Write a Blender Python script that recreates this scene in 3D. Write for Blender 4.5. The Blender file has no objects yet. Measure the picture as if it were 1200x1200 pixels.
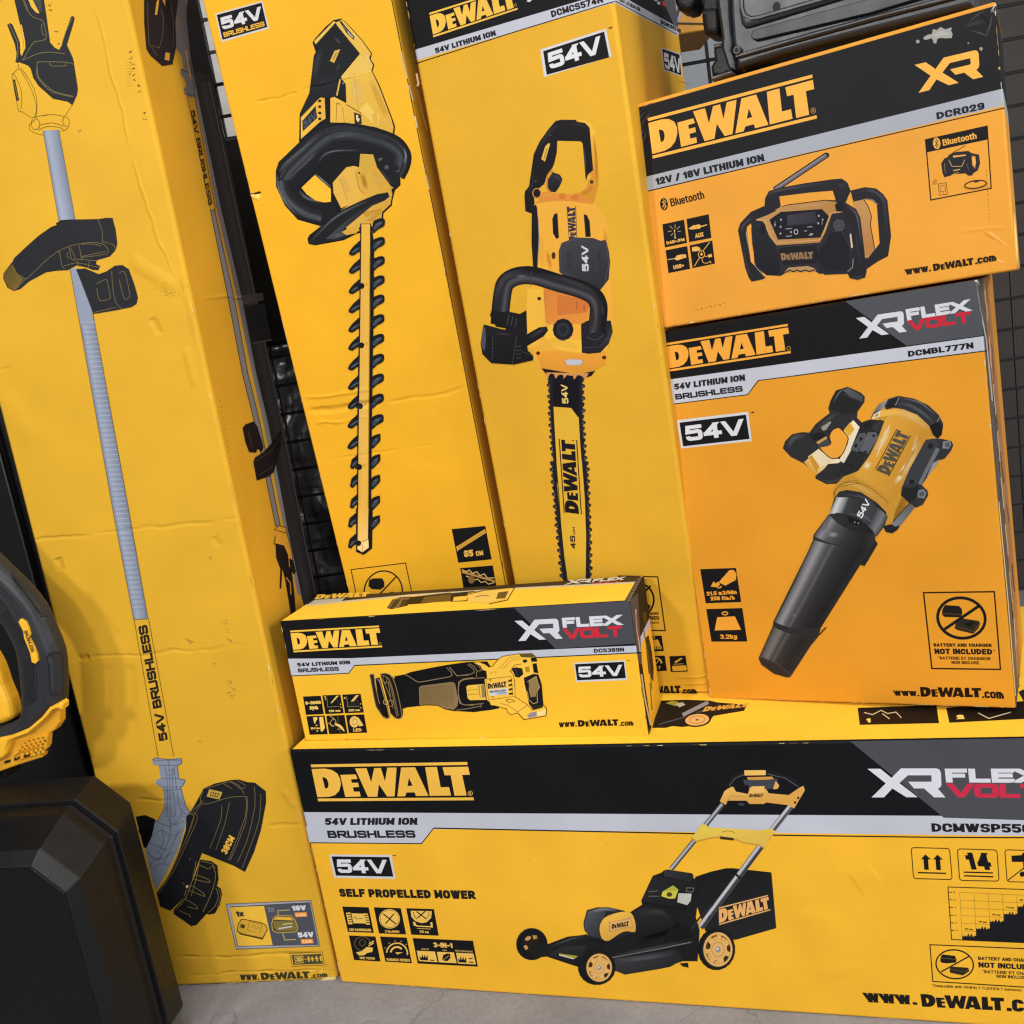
import bpy, bmesh, math, random
from math import sin, cos, pi, radians
from mathutils import Vector, Matrix
from mathutils.geometry import tessellate_polygon
random.seed(7)
S = bpy.context.scene
COL = S.collection
# ------------------------------------------------------------------ camera
FPX, PITCH, ROLL, ZC = 1147.59, 0.19903, 0.16363, 0.9647     # focal length in photo pixels, tilt, roll, eye height
CAMR = Matrix.Rotation(-PITCH, 3, 'X') @ Matrix.Rotation(ROLL, 3, 'Y')
EYE = Vector((0, 0, ZC))
cd = bpy.data.cameras.new('camera'); cam = bpy.data.objects.new('camera', cd); COL.objects.link(cam)
cd.sensor_width = 36; cd.lens = FPX / 1200 * 36; cd.clip_start = 0.05; cd.clip_end = 60
rt, fw, up = CAMR.col[0], CAMR.col[1], CAMR.col[2]
cam.matrix_world = Matrix(((rt.x, up.x, -fw.x, 0), (rt.y, up.y, -fw.y, 0), (rt.z, up.z, -fw.z, ZC), (0, 0, 0, 1)))
S.camera = cam
# ------------------------------------------------------------------ light and exposure
S.view_settings.view_transform = 'Standard'; S.view_settings.look = 'None'
S.view_settings.exposure = -0.14; S.view_settings.gamma = 1
W_ = bpy.data.worlds.new('World'); S.world = W_; W_.use_nodes = True
bg = W_.node_tree.nodes['Background']; bg.inputs[0].default_value = (0.80, 0.88, 1.0, 1); bg.inputs[1].default_value = 0.045
def lamp(name, loc, target, energy, sx, sy, col=(1, 0.97, 0.92), spread=180):
    l = bpy.data.lights.new(name, 'AREA'); l.shape = 'RECTANGLE'; l.size = sx; l.size_y = sy; l.energy = energy; l.color = col
    l.spread = radians(spread)
    o = bpy.data.objects.new(name, l); COL.objects.link(o); o.location = loc
    o.rotation_euler = (Vector(target) - Vector(loc)).to_track_quat('-Z', 'Y').to_euler(); return o
lamp('ceiling_lamp', (0.4, -1.0, 4.4), (0.1, 1.3, 0.4), 112, 2.2, 0.9)
lamp('shop_window_light', (4.2, -0.9, 2.3), (-0.2, 1.4, 0.5), 122, 1.5, 1.8, (1, 0.98, 0.95))  # unseen soft source added to brighten the right-hand carton sides
lamp('ceiling_lamp', (-1.0, -2.2, 2.6), (-0.1, 1.35, 0.35), 46, 0.3, 0.2)
lamp('ceiling_lamp', (-1.9, -1.3, 2.3), (-0.3, 1.4, 0.35), 46, 0.26, 0.2)
lamp('shop_window_light', (0.5, -3.6, 1.3), (0.1, 1.3, 0.25), 74, 2.6, 1.4, (0.96, 0.98, 1))  # frontal fill added low down to lift the mower carton, no real window
S.render.engine = 'CYCLES'
S.cycles.use_denoising = True; S.cycles.max_bounces = 6; S.cycles.transparent_max_bounces = 24
S.cycles.filter_width = 1.3
# ------------------------------------------------------------------ helpers
def lin(h):
    if isinstance(h, str):
        h = h.lstrip('#'); c = [int(h[i:i + 2], 16) / 255 for i in (0, 2, 4)]
    else: c = h
    return tuple(x / 12.92 if x <= .04045 else ((x + .055) / 1.055) ** 2.4 for x in c)
def empty(name, label, cat, loc=(0, 0, 0), group=None, mat=None):
    o = bpy.data.objects.new(name, None); COL.objects.link(o); o.location = loc
    if mat is not None: o.matrix_world = mat
    o.empty_display_size = .05
    o['label'] = label; o['category'] = cat
    if group: o['group'] = group
    return o
def link(name, verts, faces, mats, parent=None, smooth=False, fm=None):
    me = bpy.data.meshes.new(name); me.from_pydata([tuple(v) for v in verts], [], faces); me.update()
    for m in (mats if isinstance(mats, (list, tuple)) else [mats]): me.materials.append(m)
    if fm: me.polygons.foreach_set('material_index', fm)
    if smooth: me.polygons.foreach_set('use_smooth', [True] * len(me.polygons))
    o = bpy.data.objects.new(name, me); COL.objects.link(o)
    if parent: o.parent = parent
    return o
def link_bm(name, bm, mats, parent=None, smooth=False):
    me = bpy.data.meshes.new(name); bm.to_mesh(me); bm.free()
    for m in (mats if isinstance(mats, (list, tuple)) else [mats]): me.materials.append(m)
    if smooth: me.polygons.foreach_set('use_smooth', [True] * len(me.polygons))
    o = bpy.data.objects.new(name, me); COL.objects.link(o)
    if parent: o.parent = parent
    return o
def ray(q):
    return CAMR @ Vector(((q[0] - 600) / FPX, 1, (600 - q[1]) / FPX))
def plain(name, col, rough=.5, metal=0., bump=0., scale=40., spec=.5, var=0.):
    m = bpy.data.materials.new(name); m.use_nodes = True; nt = m.node_tree; b = nt.nodes['Principled BSDF']
    c = lin(col); b.inputs['Base Color'].default_value = (*c, 1); b.inputs['Roughness'].default_value = rough
    b.inputs['Metallic'].default_value = metal; b.inputs['Specular IOR Level'].default_value = spec
    tc = nt.nodes.new('ShaderNodeTexCoord'); n = nt.nodes.new('ShaderNodeTexNoise'); n.inputs['Scale'].default_value = scale; n.inputs['Detail'].default_value = 6
    nt.links.new(tc.outputs['Object'], n.inputs['Vector'])
    if bump:
        bp = nt.nodes.new('ShaderNodeBump'); bp.inputs['Strength'].default_value = 1; bp.inputs['Distance'].default_value = bump
        nt.links.new(n.outputs['Fac'], bp.inputs['Height']); nt.links.new(bp.outputs['Normal'], b.inputs['Normal'])
    if var:
        mx = nt.nodes.new('ShaderNodeMix'); mx.data_type = 'RGBA'
        n2 = nt.nodes.new('ShaderNodeTexNoise'); n2.inputs['Scale'].default_value = scale * .13; n2.inputs['Detail'].default_value = 5
        nt.links.new(tc.outputs['Object'], n2.inputs['Vector'])
        mx.inputs[6].default_value = (*[x * (1 - var) for x in c], 1); mx.inputs[7].default_value = (*[min(1, x * (1 + var)) for x in c], 1)
        nt.links.new(n2.outputs['Fac'], mx.inputs[0]); nt.links.new(mx.outputs[2], b.inputs['Base Color'])
        rr = nt.nodes.new('ShaderNodeMapRange'); rr.inputs[3].default_value = rough - .08; rr.inputs[4].default_value = rough + .12
        nt.links.new(n2.outputs['Fac'], rr.inputs[0]); nt.links.new(rr.outputs[0], b.inputs['Roughness'])
    return m
def card(name, rough=.5, flute=None, pitch=.0048, famp=.00005, creases=(), wav=.0012, alpha=False, spec=.09):
    """printed cardboard: colour from the print, relief from flutes, slight waviness and creases (local metres)"""
    m = bpy.data.materials.new(name); m.use_nodes = True; nt = m.node_tree; N = nt.nodes; L = nt.links.new
    b = N['Principled BSDF']; b.inputs['Roughness'].default_value = rough; b.inputs['Specular IOR Level'].default_value = spec
    at = N.new('ShaderNodeAttribute'); at.attribute_name = 'Col'
    tc = N.new('ShaderNodeTexCoord'); P = tc.outputs['Object']
    n1 = N.new('ShaderNodeTexNoise'); n1.inputs['Scale'].default_value = 9; n1.inputs['Detail'].default_value = 7; L(P, n1.inputs['Vector'])
    n3 = N.new('ShaderNodeTexNoise'); n3.inputs['Scale'].default_value = 260; n3.inputs['Detail'].default_value = 3; L(P, n3.inputs['Vector'])
    # ink mottling
    mr = N.new('ShaderNodeMapRange'); mr.inputs[1].default_value = .3; mr.inputs[2].default_value = .7; mr.inputs[3].default_value = .93; mr.inputs[4].default_value = 1.045
    L(n1.outputs['Fac'], mr.inputs[0])
    m3 = N.new('ShaderNodeMapRange'); m3.inputs[3].default_value = .975; m3.inputs[4].default_value = 1.025; L(n3.outputs['Fac'], m3.inputs[0])
    mm = N.new('ShaderNodeMath'); mm.operation = 'MULTIPLY'; L(mr.outputs[0], mm.inputs[0]); L(m3.outputs[0], mm.inputs[1])
    vm = N.new('ShaderNodeVectorMath'); vm.operation = 'SCALE'; L(at.outputs['Color'], vm.inputs[0]); L(mm.outputs[0], vm.inputs['Scale'])
    L(vm.outputs[0], b.inputs['Base Color'])
    rr = N.new('ShaderNodeMapRange'); rr.inputs[3].default_value = rough - .1; rr.inputs[4].default_value = rough + .12; L(n1.outputs['Fac'], rr.inputs[0]); L(rr.outputs[0], b.inputs['Roughness'])
    # relief (metres)
    def math(op, a, c):
        x = N.new('ShaderNodeMath'); x.operation = op
        for i, v in enumerate((a, c)):
            if v is None: continue
            if isinstance(v, (int, float)): x.inputs[i].default_value = v
            else: L(v, x.inputs[i])
        return x.outputs[0]
    n2 = N.new('ShaderNodeTexNoise'); n2.inputs['Scale'].default_value = 4.5; n2.inputs['Detail'].default_value = 2; L(P, n2.inputs['Vector'])
    h = math('MULTIPLY', n2.outputs['Fac'], wav * 2.2)
    h = math('ADD', h, math('MULTIPLY', n3.outputs['Fac'], .00002))
    sx = N.new('ShaderNodeSeparateXYZ'); L(P, sx.inputs[0])
    if flute is not None:
        s = math('SINE', math('MULTIPLY', sx.outputs[flute], 2 * pi / pitch), None)
        n4 = N.new('ShaderNodeTexNoise'); n4.inputs['Scale'].default_value = 6; L(P, n4.inputs['Vector'])
        s = math('MULTIPLY', s, math('MULTIPLY', n4.outputs['Fac'], famp * 2))
        h = math('ADD', h, s)
    if creases:
        nw = N.new('ShaderNodeTexNoise'); nw.inputs['Scale'].default_value = 14; L(P, nw.inputs['Vector'])
        w1 = N.new('ShaderNodeVectorMath'); w1.operation = 'SCALE'; w1.inputs['Scale'].default_value = .02; L(nw.outputs['Color'], w1.inputs[0])
        w2 = N.new('ShaderNodeVectorMath'); w2.operation = 'ADD'; L(P, w2.inputs[0]); L(w1.outputs[0], w2.inputs[1])
        off = Vector((.01, .01, .01))
        for (A, B, amp, wd) in creases:
            A = Vector(A) + off; B = Vector(B) + off; ba = B - A
            pa = N.new('ShaderNodeVectorMath'); pa.operation = 'SUBTRACT'; L(w2.outputs[0], pa.inputs[0]); pa.inputs[1].default_value = A
            dt = N.new('ShaderNodeVectorMath'); dt.operation = 'DOT_PRODUCT'; L(pa.outputs[0], dt.inputs[0]); dt.inputs[1].default_value = ba / ba.length_squared
            cl = N.new('ShaderNodeClamp'); L(dt.outputs['Value'], cl.inputs[0])
            sc = N.new('ShaderNodeVectorMath'); sc.operation = 'SCALE'; sc.inputs[0].default_value = ba; L(cl.outputs[0], sc.inputs['Scale'])
            df = N.new('ShaderNodeVectorMath'); df.operation = 'SUBTRACT'; L(pa.outputs[0], df.inputs[0]); L(sc.outputs[0], df.inputs[1])
            ln = N.new('ShaderNodeVectorMath'); ln.operation = 'LENGTH'; L(df.outputs[0], ln.inputs[0])
            g = N.new('ShaderNodeMapRange'); g.interpolation_type = 'SMOOTHERSTEP'; g.inputs[1].default_value = 0; g.inputs[2].default_value = wd; g.inputs[3].default_value = amp; g.inputs[4].default_value = 0
            L(ln.outputs['Value'], g.inputs[0])
            tp = math('MULTIPLY', cl.outputs[0], math('SUBTRACT', 1, cl.outputs[0])); tq = N.new('ShaderNodeMapRange'); tq.interpolation_type = 'SMOOTHSTEP'; tq.inputs[2].default_value = .16; L(tp, tq.inputs[0])
            h = math('ADD', h, math('MULTIPLY', g.outputs[0], tq.outputs[0]))
    bp = N.new('ShaderNodeBump'); bp.inputs['Strength'].default_value = 1; bp.inputs['Distance'].default_value = 1; L(h, bp.inputs['Height']); L(bp.outputs[0], b.inputs['Normal'])
    if alpha: L(at.outputs['Alpha'], b.inputs['Alpha'])
    return m
# ------------------------------------------------------------------ cartons
class Box:
    def __init__(s, name, label, yaw, lean, roll, x, y, z, W, D, H, k=1., r=.003, cat='carton', cut=0., **mat):
        s.R = Matrix.Rotation(yaw, 3, 'Z') @ Matrix.Rotation(roll, 3, 'Y') @ Matrix.Rotation(-lean, 3, 'X')
        s.o = Vector((x, y, z)) * k + EYE; s.W, s.D, s.H, s.r = W * k, D * k, H * k, r
        s.o += s.R @ Vector((0, 0, cut)); s.H -= cut
        M = s.R.to_4x4(); M.translation = s.o
        base = Matrix.Translation(Vector((s.W / 2, s.D / 2, 0)))
        s.root = empty(name, label, cat, mat=M @ base, group='printed cartons in the display'); s.inv = base.inverted().translation
        s.name = name; s.margs = mat; s.pics = []
    def hit(s, q, face='F'):
        """local point where the line of sight through photo pixel q meets a face of the box"""
        d = ray(q)
        n, p = {'F': (s.R.col[1], s.o), 'S': (s.R.col[0], s.o + s.R @ Vector((s.W, 0, 0))), 'T': (s.R.col[2], s.o + s.R @ Vector((0, 0, s.H)))}[face]
        t = (p - EYE).dot(n) / d.dot(n)
        return s.R.transposed() @ (EYE + d * t - s.o)
    def uv(s, q, face):
        p = s.hit(q, face); return {'F': (p.x, p.z), 'S': (p.y, p.z), 'T': (p.x, p.y)}[face]
    def xyz(s, uv, face, e):
        u, v = uv
        return {'F': (u, -e, v), 'S': (s.W + e, u, v), 'T': (u, v, s.H + e)}[face]
    def materials(s, creases=()):
        s.mat = card(s.name + '_print', creases=creases, **s.margs)
        s.mata = card(s.name + '_soft_ink', creases=creases, alpha=True, **s.margs)
    def shell(s, bands, top):
        """rounded carton; bands = [(z_from, colour)...] from the bottom up; top = colour of the top face"""
        n = 6; r = s.r; W, D, H = s.W, s.D, s.H
        def loop(ins, z):
            pts = []
            rr = max(r - ins, 1e-5)
            for cx, cy, a0 in ((r, r, pi), (W - r, r, 1.5 * pi), (W - r, D - r, 0), (r, D - r, .5 * pi)):
                for k in range(n + 1):
                    a = a0 + k / n * pi / 2; pts.append((cx + rr * cos(a), cy + rr * sin(a), z))
            return pts
        lv = []
        for k in range(n): a = k / n * pi / 2; lv.append((r * (1 - sin(a)), r * (1 - cos(a))))
        zs = sorted({r, H - r, *[b[0] for b in bands if r < b[0] < H - r]})
        lv += [(0, z) for z in zs]
        for k in range(1, n + 1): a = pi / 2 - k / n * pi / 2; lv.append((r * (1 - sin(a)), H - r * (1 - cos(a))))
        V = []; F = []; C = []
        m = 4 * (n + 1)
        for ins, z in lv: V += loop(ins, z)
        def colat(z):
            c = bands[0][1]
            for z0, cc in bands:
                if z >= z0 - 1e-6: c = cc
            return c
        for i in range(len(lv) - 1):
            zc = (lv[i][1] + lv[i + 1][1]) / 2
            for k in range(m):
                k2 = (k + 1) % m
                F.append((i * m + k, i * m + k2, (i + 1) * m + k2, (i + 1) * m + k)); C.append(colat(zc))
        F.append(tuple(range(m - 1, -1, -1))); C.append(bands[0][1])
        F.append(tuple((len(lv) - 1) * m + k for k in range(m))); C.append(top)
        V = [Vector(v) + s.inv for v in V]
        o = link('carton_shell', V, F, s.mat, s.root)
        ca = o.data.color_attributes.new('Col', 'FLOAT_COLOR', 'CORNER'); buf = []
        for p in o.data.polygons: buf += [*lin(C[p.index]), 1.0] * p.loop_total
        ca.data.foreach_set('color', buf)
        return o
def sm(pts, closed, n=4):
    """Catmull-Rom through the points"""
    out = []; N = len(pts); rng = range(N if closed else N - 1)
    for i in rng:
        g = (lambda j: pts[j % N]) if closed else (lambda j: pts[min(max(j, 0), N - 1)])
        a, b, c, d = g(i - 1), g(i), g(i + 1), g(i + 2)
        for k in range(n):
            t = k / n
            out.append(tuple(.5 * (2 * b[q] + (c[q] - a[q]) * t + (2 * a[q] - 5 * b[q] + 4 * c[q] - d[q]) * t * t + (3 * b[q] - a[q] - 3 * c[q] + d[q]) * t ** 3) for q in (0, 1)))
    if not closed: out.append(pts[-1])
    return out
def pp(s):
    if not isinstance(s, str): return [tuple(s)] if isinstance(s[0], (int, float)) else [tuple(p) for p in s]
    return [tuple(float(x) for x in t.split(',')) for t in s.split()]
def strip(pts, w, closed):
    """left and right border of a polyline with mitred joints"""
    P = [Vector(p) for p in pts]; Q = [P[0]]
    for p in P[1:]:
        if (p - Q[-1]).length > 1e-6: Q.append(p)
    if closed and (Q[0] - Q[-1]).length < 1e-6: Q.pop()
    P = Q; N = len(P); Lh = []; Rh = []
    for i in range(N):
        a = P[i] - P[i - 1] if (closed or i > 0) else P[1] - P[0]
        b = P[(i + 1) % N] - P[i] if (closed or i < N - 1) else P[-1] - P[-2]
        a = a.normalized(); b = b.normalized(); na = Vector((-a.y, a.x)); nb = Vector((-b.y, b.x))
        n = na + nb
        n = na if n.length < 1e-4 else n.normalized()
        k = 1 / max(n.dot(na), .5)
        ww = w[i] if isinstance(w, (list, tuple)) else w
        Lh.append(P[i] + n * k * ww / 2); Rh.append(P[i] - n * k * ww / 2)
    return Lh, Rh
class Pic:
    """one printed piece of artwork on one face of a carton, traced in photo pixels and laid out in the metres of that face"""
    def __init__(s, box, face, name='print', z0=60e-6):
        s.b, s.f, s.name, s.z0 = box, face, name, z0
        s.ox = s.oy = 0; s.sc = 1; s.V = []; s.F = []; s.C = []; s.A = []; s.boxes = []; s.clip = None
    def at(s, ox, oy, sc): s.ox, s.oy, s.sc = ox, oy, sc; return s
    def m(s, p): return s.b.uv((s.ox + p[0] / s.sc, s.oy + p[1] / s.sc), s.f)
    def lay(s, uvs):
        x0 = min(u for u, v in uvs); x1 = max(u for u, v in uvs); y0 = min(v for u, v in uvs); y1 = max(v for u, v in uvs)
        l = 0
        for (a, b, c, d, k) in s.boxes:
            if a < x1 and b > x0 and c < y1 and d > y0 and k >= l: l = k + 1
        s.boxes.append((x0, x1, y0, y1, l)); return s.z0 + l * 25e-6
    def add(s, uvs, faces, cols, z, alpha=None):
        n = len(s.V)
        s.V += [s.b.xyz(p, s.f, z) for p in uvs]
        for f in faces:
            s.F.append(tuple(n + i for i in f)); s.C.append([cols[i] if isinstance(cols, list) else cols for i in f])
            s.A.append([alpha[i] for i in f] if alpha else None)
    def p(s, pts, col, smooth=0, g=None, holes=(), clip=False):
        """filled shape; g = (point, point, second colour) for a straight blend"""
        L = [pp(pts)] + [pp(h) for h in holes]
        if smooth: L = [sm(l, True, smooth if smooth > 1 else 4) for l in L]
        U = [[s.m(p) for p in l] for l in L]
        if clip: U[0] = s.clipface(U[0])
        if len(U[0]) < 3: return s
        flat = [u for l in U for u in l]
        px = [p for l in L for p in l]
        tri = tessellate_polygon([[Vector((u, v, 0)) for u, v in l] for l in U])
        c = lin(col)
        if g:
            a, b = pp(g[0])[0], pp(g[1])[0]; c2 = lin(g[2]); d = Vector(b) - Vector(a)
            cols = []
            for q in px:
                t = min(1, max(0, (Vector(q) - Vector(a)).dot(d) / d.length_squared)); cols.append(tuple(x + (y - x) * t for x, y in zip(c, c2)))
        else: cols = c
        s.add(flat, tri, cols, s.lay(flat)); return s
    def clipface(s, uv):
        b = s.b; lim = {'F': (b.W, b.H), 'S': (b.D, b.H), 'T': (b.W, b.D)}[s.f]
        e = .0003
        for ax, val, sg in ((0, e, 1), (0, lim[0] - e, -1), (1, e, 1), (1, lim[1] - e, -1)):
            out = []
            for i in range(len(uv)):
                p, q = uv[i - 1], uv[i]; dp, dq = (p[ax] - val) * sg, (q[ax] - val) * sg
                if (dp >= 0) != (dq >= 0):
                    t = dp / (dp - dq); out.append((p[0] + (q[0] - p[0]) * t, p[1] + (q[1] - p[1]) * t))
                if dq >= 0: out.append(q)
            uv = out
            if not uv: break
        return uv
    def l(s, pts, w, col, closed=0, smooth=0):
        P = pp(pts)
        if smooth: P = sm(P, closed, smooth if smooth > 1 else 4)
        A, B = strip(P, w, closed); n = len(A)
        uv = [s.m(p) for p in A] + [s.m(p) for p in B]
        F = [(i, (i + 1) % n, n + (i + 1) % n, n + i) for i in range(n if closed else n - 1)]
        s.add(uv, F, lin(col), s.lay(uv)); return s
    def soft(s, pts, w, col, a=.7, smooth=4):
        """feathered brush stroke"""
        P = pp(pts); P = sm(P, False, smooth) if len(P) > 2 and smooth else [tuple(Vector(P[0]).lerp(Vector(P[1]), k / 7)) for k in range(8)]
        n = len(P); A, B = strip(P, w * 1.3, False); A2, B2 = strip(P, w * .6, False)
        uv = [s.m(p) for L in (A, A2, B2, B) for p in L]
        en = [a * min(1, 2.6 * i / (n - 1), 2.6 * (n - 1 - i) / (n - 1)) if n > 3 else a for i in range(n)]
        al = [0.] * n + [x * .85 for x in en] * 2 + [0.] * n
        F = []
        for i in range(n - 1): F += [(k * n + i, k * n + i + 1, k * n + n + i + 1, k * n + n + i) for k in range(3)]
        s.add(uv, F, lin(col), s.lay(uv), al); return s
    def ramp(s, left, right, stops, bulge=0., smooth=3, n=12):
        """blend across a tube between its two borders; stops = [(share, colour)...]"""
        A, B = pp(left), pp(right)
        if smooth: A, B = sm(A, False, smooth), sm(B, False, smooth)
        m = max(len(A), len(B))
        def rs(P):
            d = [0.]
            for i in range(1, len(P)): d.append(d[-1] + math.dist(P[i], P[i - 1]))
            out = []
            for k in range(m):
                t = d[-1] * k / (m - 1); i = 1
                while i < len(P) - 1 and d[i] < t: i += 1
                f = (t - d[i - 1]) / max(d[i] - d[i - 1], 1e-9); out.append(Vector(P[i - 1]).lerp(Vector(P[i]), f))
            return out
        A, B = rs(A), rs(B); ts = sorted({k / n for k in range(n + 1)} | {t for t, c in stops}); uv = []; cols = []
        for i in range(m):
            d = A[min(i + 1, m - 1)] + B[min(i + 1, m - 1)] - A[max(i - 1, 0)] - B[max(i - 1, 0)]; d = d.normalized() if d.length else d
            for t in ts:
                uv.append(s.m(tuple(A[i].lerp(B[i], t) + d * bulge * 4 * t * (1 - t))))
                for (t0, c0), (t1, c1) in zip(stops, stops[1:]):
                    if t0 <= t <= t1: f = (t - t0) / max(t1 - t0, 1e-9); cols.append(tuple(x + (y - x) * f for x, y in zip(lin(c0), lin(c1)))); break
        w = len(ts); F = [(i * w + k, i * w + k + 1, (i + 1) * w + k + 1, (i + 1) * w + k) for i in range(m - 1) for k in range(w - 1)]
        s.add(uv, F, cols, s.lay(uv)); return s
    def sramp(s, pts, w, stops, smooth=4):
        P = sm(pp(pts), False, smooth); L, R = strip(P, w, False)
        return s.ramp([tuple(p) for p in L], [tuple(p) for p in R], stops, smooth=0)
    def blob(s, c, rx, ry, col, a=.7, ang=0.):
        c = pp(c)[0]; n = 20; ca, sa = cos(ang), sin(ang)
        P = [c] + [(c[0] + rx * cos(t) * ca - ry * sin(t) * sa, c[1] + rx * cos(t) * sa + ry * sin(t) * ca) for t in (2 * pi * k / n for k in range(n))]
        uv = [s.m(p) for p in P]
        s.add(uv, [(0, 1 + k, 1 + (k + 1) % n) for k in range(n)], lin(col), s.lay(uv), [a] + [0.] * n); return s
    def e(s, c, rx, ry, col, ang=0., w=None, n=24, a0=0., a1=2 * pi):
        """ellipse (filled, or a ring of width w)"""
        c = pp(c)[0]; ca, sa = cos(ang), sin(ang); full = abs(a1 - a0 - 2 * pi) < 1e-6
        P = [(c[0] + rx * cos(t) * ca - ry * sin(t) * sa, c[1] + rx * cos(t) * sa + ry * sin(t) * ca) for t in (a0 + (a1 - a0) * k / (n if full else n - 1) for k in range(n))]
        return s.l(P, w, col, closed=full) if w else s.p(P, col)
    def aff(s, p0, p1, p2):
        a, b, c = (Vector(s.m(pp(q)[0])) for q in (p0, p1, p2))
        return lambda x, y: tuple(a + (b - a) * x + (c - a) * y)
    def t(s, txt, p0, p1, p2, col, wt=.2, style='sans', shear=0., gap=None):
        """lettering: p0 baseline start, p1 baseline end, p2 top of the first letter"""
        A = s.aff(p0, p1, p2); ratio = 1.0
        a, b, c = (Vector(s.m(pp(q)[0])) for q in (p0, p1, p2))
        ratio = (b - a).length / max((c - a).length, 1e-9)          # length of the line in cap heights
        polys, adv = lettering(txt, wt, style, gap, ratio)
        k = 1 / adv
        uvall = []; groups = []
        for pl, fc, lay in polys:
            uv = [A((x + shear * y) * k, y) for x, y in pl]; uvall += uv; groups.append((uv, fc, lay))
        if not uvall: return s
        z = s.lay(uvall)
        for uv, fc, lay in groups: s.add(uv, fc, lin(col), z + lay * 5e-6)
        return s
    def shape(s, polys, quad, col):
        """unit-square shapes stretched over a quad given as bottom-left, bottom-right, top-left, top-right"""
        q = [Vector(s.m(p)) for p in pp(quad)]
        f = lambda x, y: tuple(q[0] * (1 - x) * (1 - y) + q[1] * x * (1 - y) + q[2] * (1 - x) * y + q[3] * x * y)
        al = [[f(*p) for p in l] for po in polys for l in po]
        z = s.lay([u for l in al for u in l])
        for po in polys:
            U = [[f(*p) for p in l] for l in po]
            s.add([u for l in U for u in l], tessellate_polygon([[Vector((u, v, 0)) for u, v in l] for l in U]), lin(col), z)
        return s
    def done(s, name=None, label=None):
        if not s.F: return None
        V = [Vector(v) + s.b.inv for v in s.V]
        # faces look outward
        nrm = Vector({'F': (0, -1, 0), 'S': (1, 0, 0), 'T': (0, 0, 1)}[s.f])
        F = []; C = []; A = []
        for f, c, a in zip(s.F, s.C, s.A):
            n = Vector((0, 0, 0))
            for i in range(len(f)): n += V[f[i - 1]].cross(V[f[i]])
            if n.dot(nrm) < 0: f = f[::-1]; c = c[::-1]; a = a[::-1] if a else a
            F.append(f); C.append(c); A.append(a)
        o = link(name or s.name, V, F, [s.b.mat, s.b.mata], s.b.root, fm=[1 if a else 0 for a in A])
        ca = o.data.color_attributes.new('Col', 'FLOAT_COLOR', 'CORNER'); buf = []
        for p in o.data.polygons:
            i = p.index; nv = len(F[i]); vs = list(F[i])
            for li in p.loop_indices:
                k = vs.index(o.data.loops[li].vertex_index); buf += [*C[i][k], A[i][k] if A[i] else 1.0]
        ca.data.foreach_set('color', buf)
        if label: o['label'] = label
        return o
def wear(box, edges, n, seed, cols=('#d8c08c', '#c9ab6c', '#e6d3a4', '#8f6f34')):
    """rubbed spots along the edges of the front; edges from L, R, T, B"""
    rnd = random.Random(seed); p = Pic(box, 'F', z0=30e-6); W, H = box.W, min(box.H, 1.25)
    for ed in edges:
        for k in range(n):
            t = rnd.random(); a = rnd.uniform(.0008, .006) * (1 + 2 * (rnd.random() > .85)); d = rnd.uniform(.0003, .0011) * (1 + (rnd.random() > .8)); e = box.r * .35
            P = [(-a, 0), (-a * .4, d * rnd.uniform(.5, 1)), (a * .1, d * rnd.uniform(.3, 1)), (a * .6, d * rnd.uniform(.5, 1)), (a, 0)]
            L = H if ed in 'LR' else W
            q = [(min(max(t * L + x, .002), L - .002), e + y) for x, y in P]
            uv = [{'L': (y, x), 'R': (W - y, x), 'T': (x, box.H - y), 'B': (x, y)}[ed] for x, y in q]
            p.add(uv, [tuple(range(5))], lin(rnd.choice(cols)), p.lay(uv))
    p.done('edge_wear')['kind'] = 'stuff'
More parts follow.
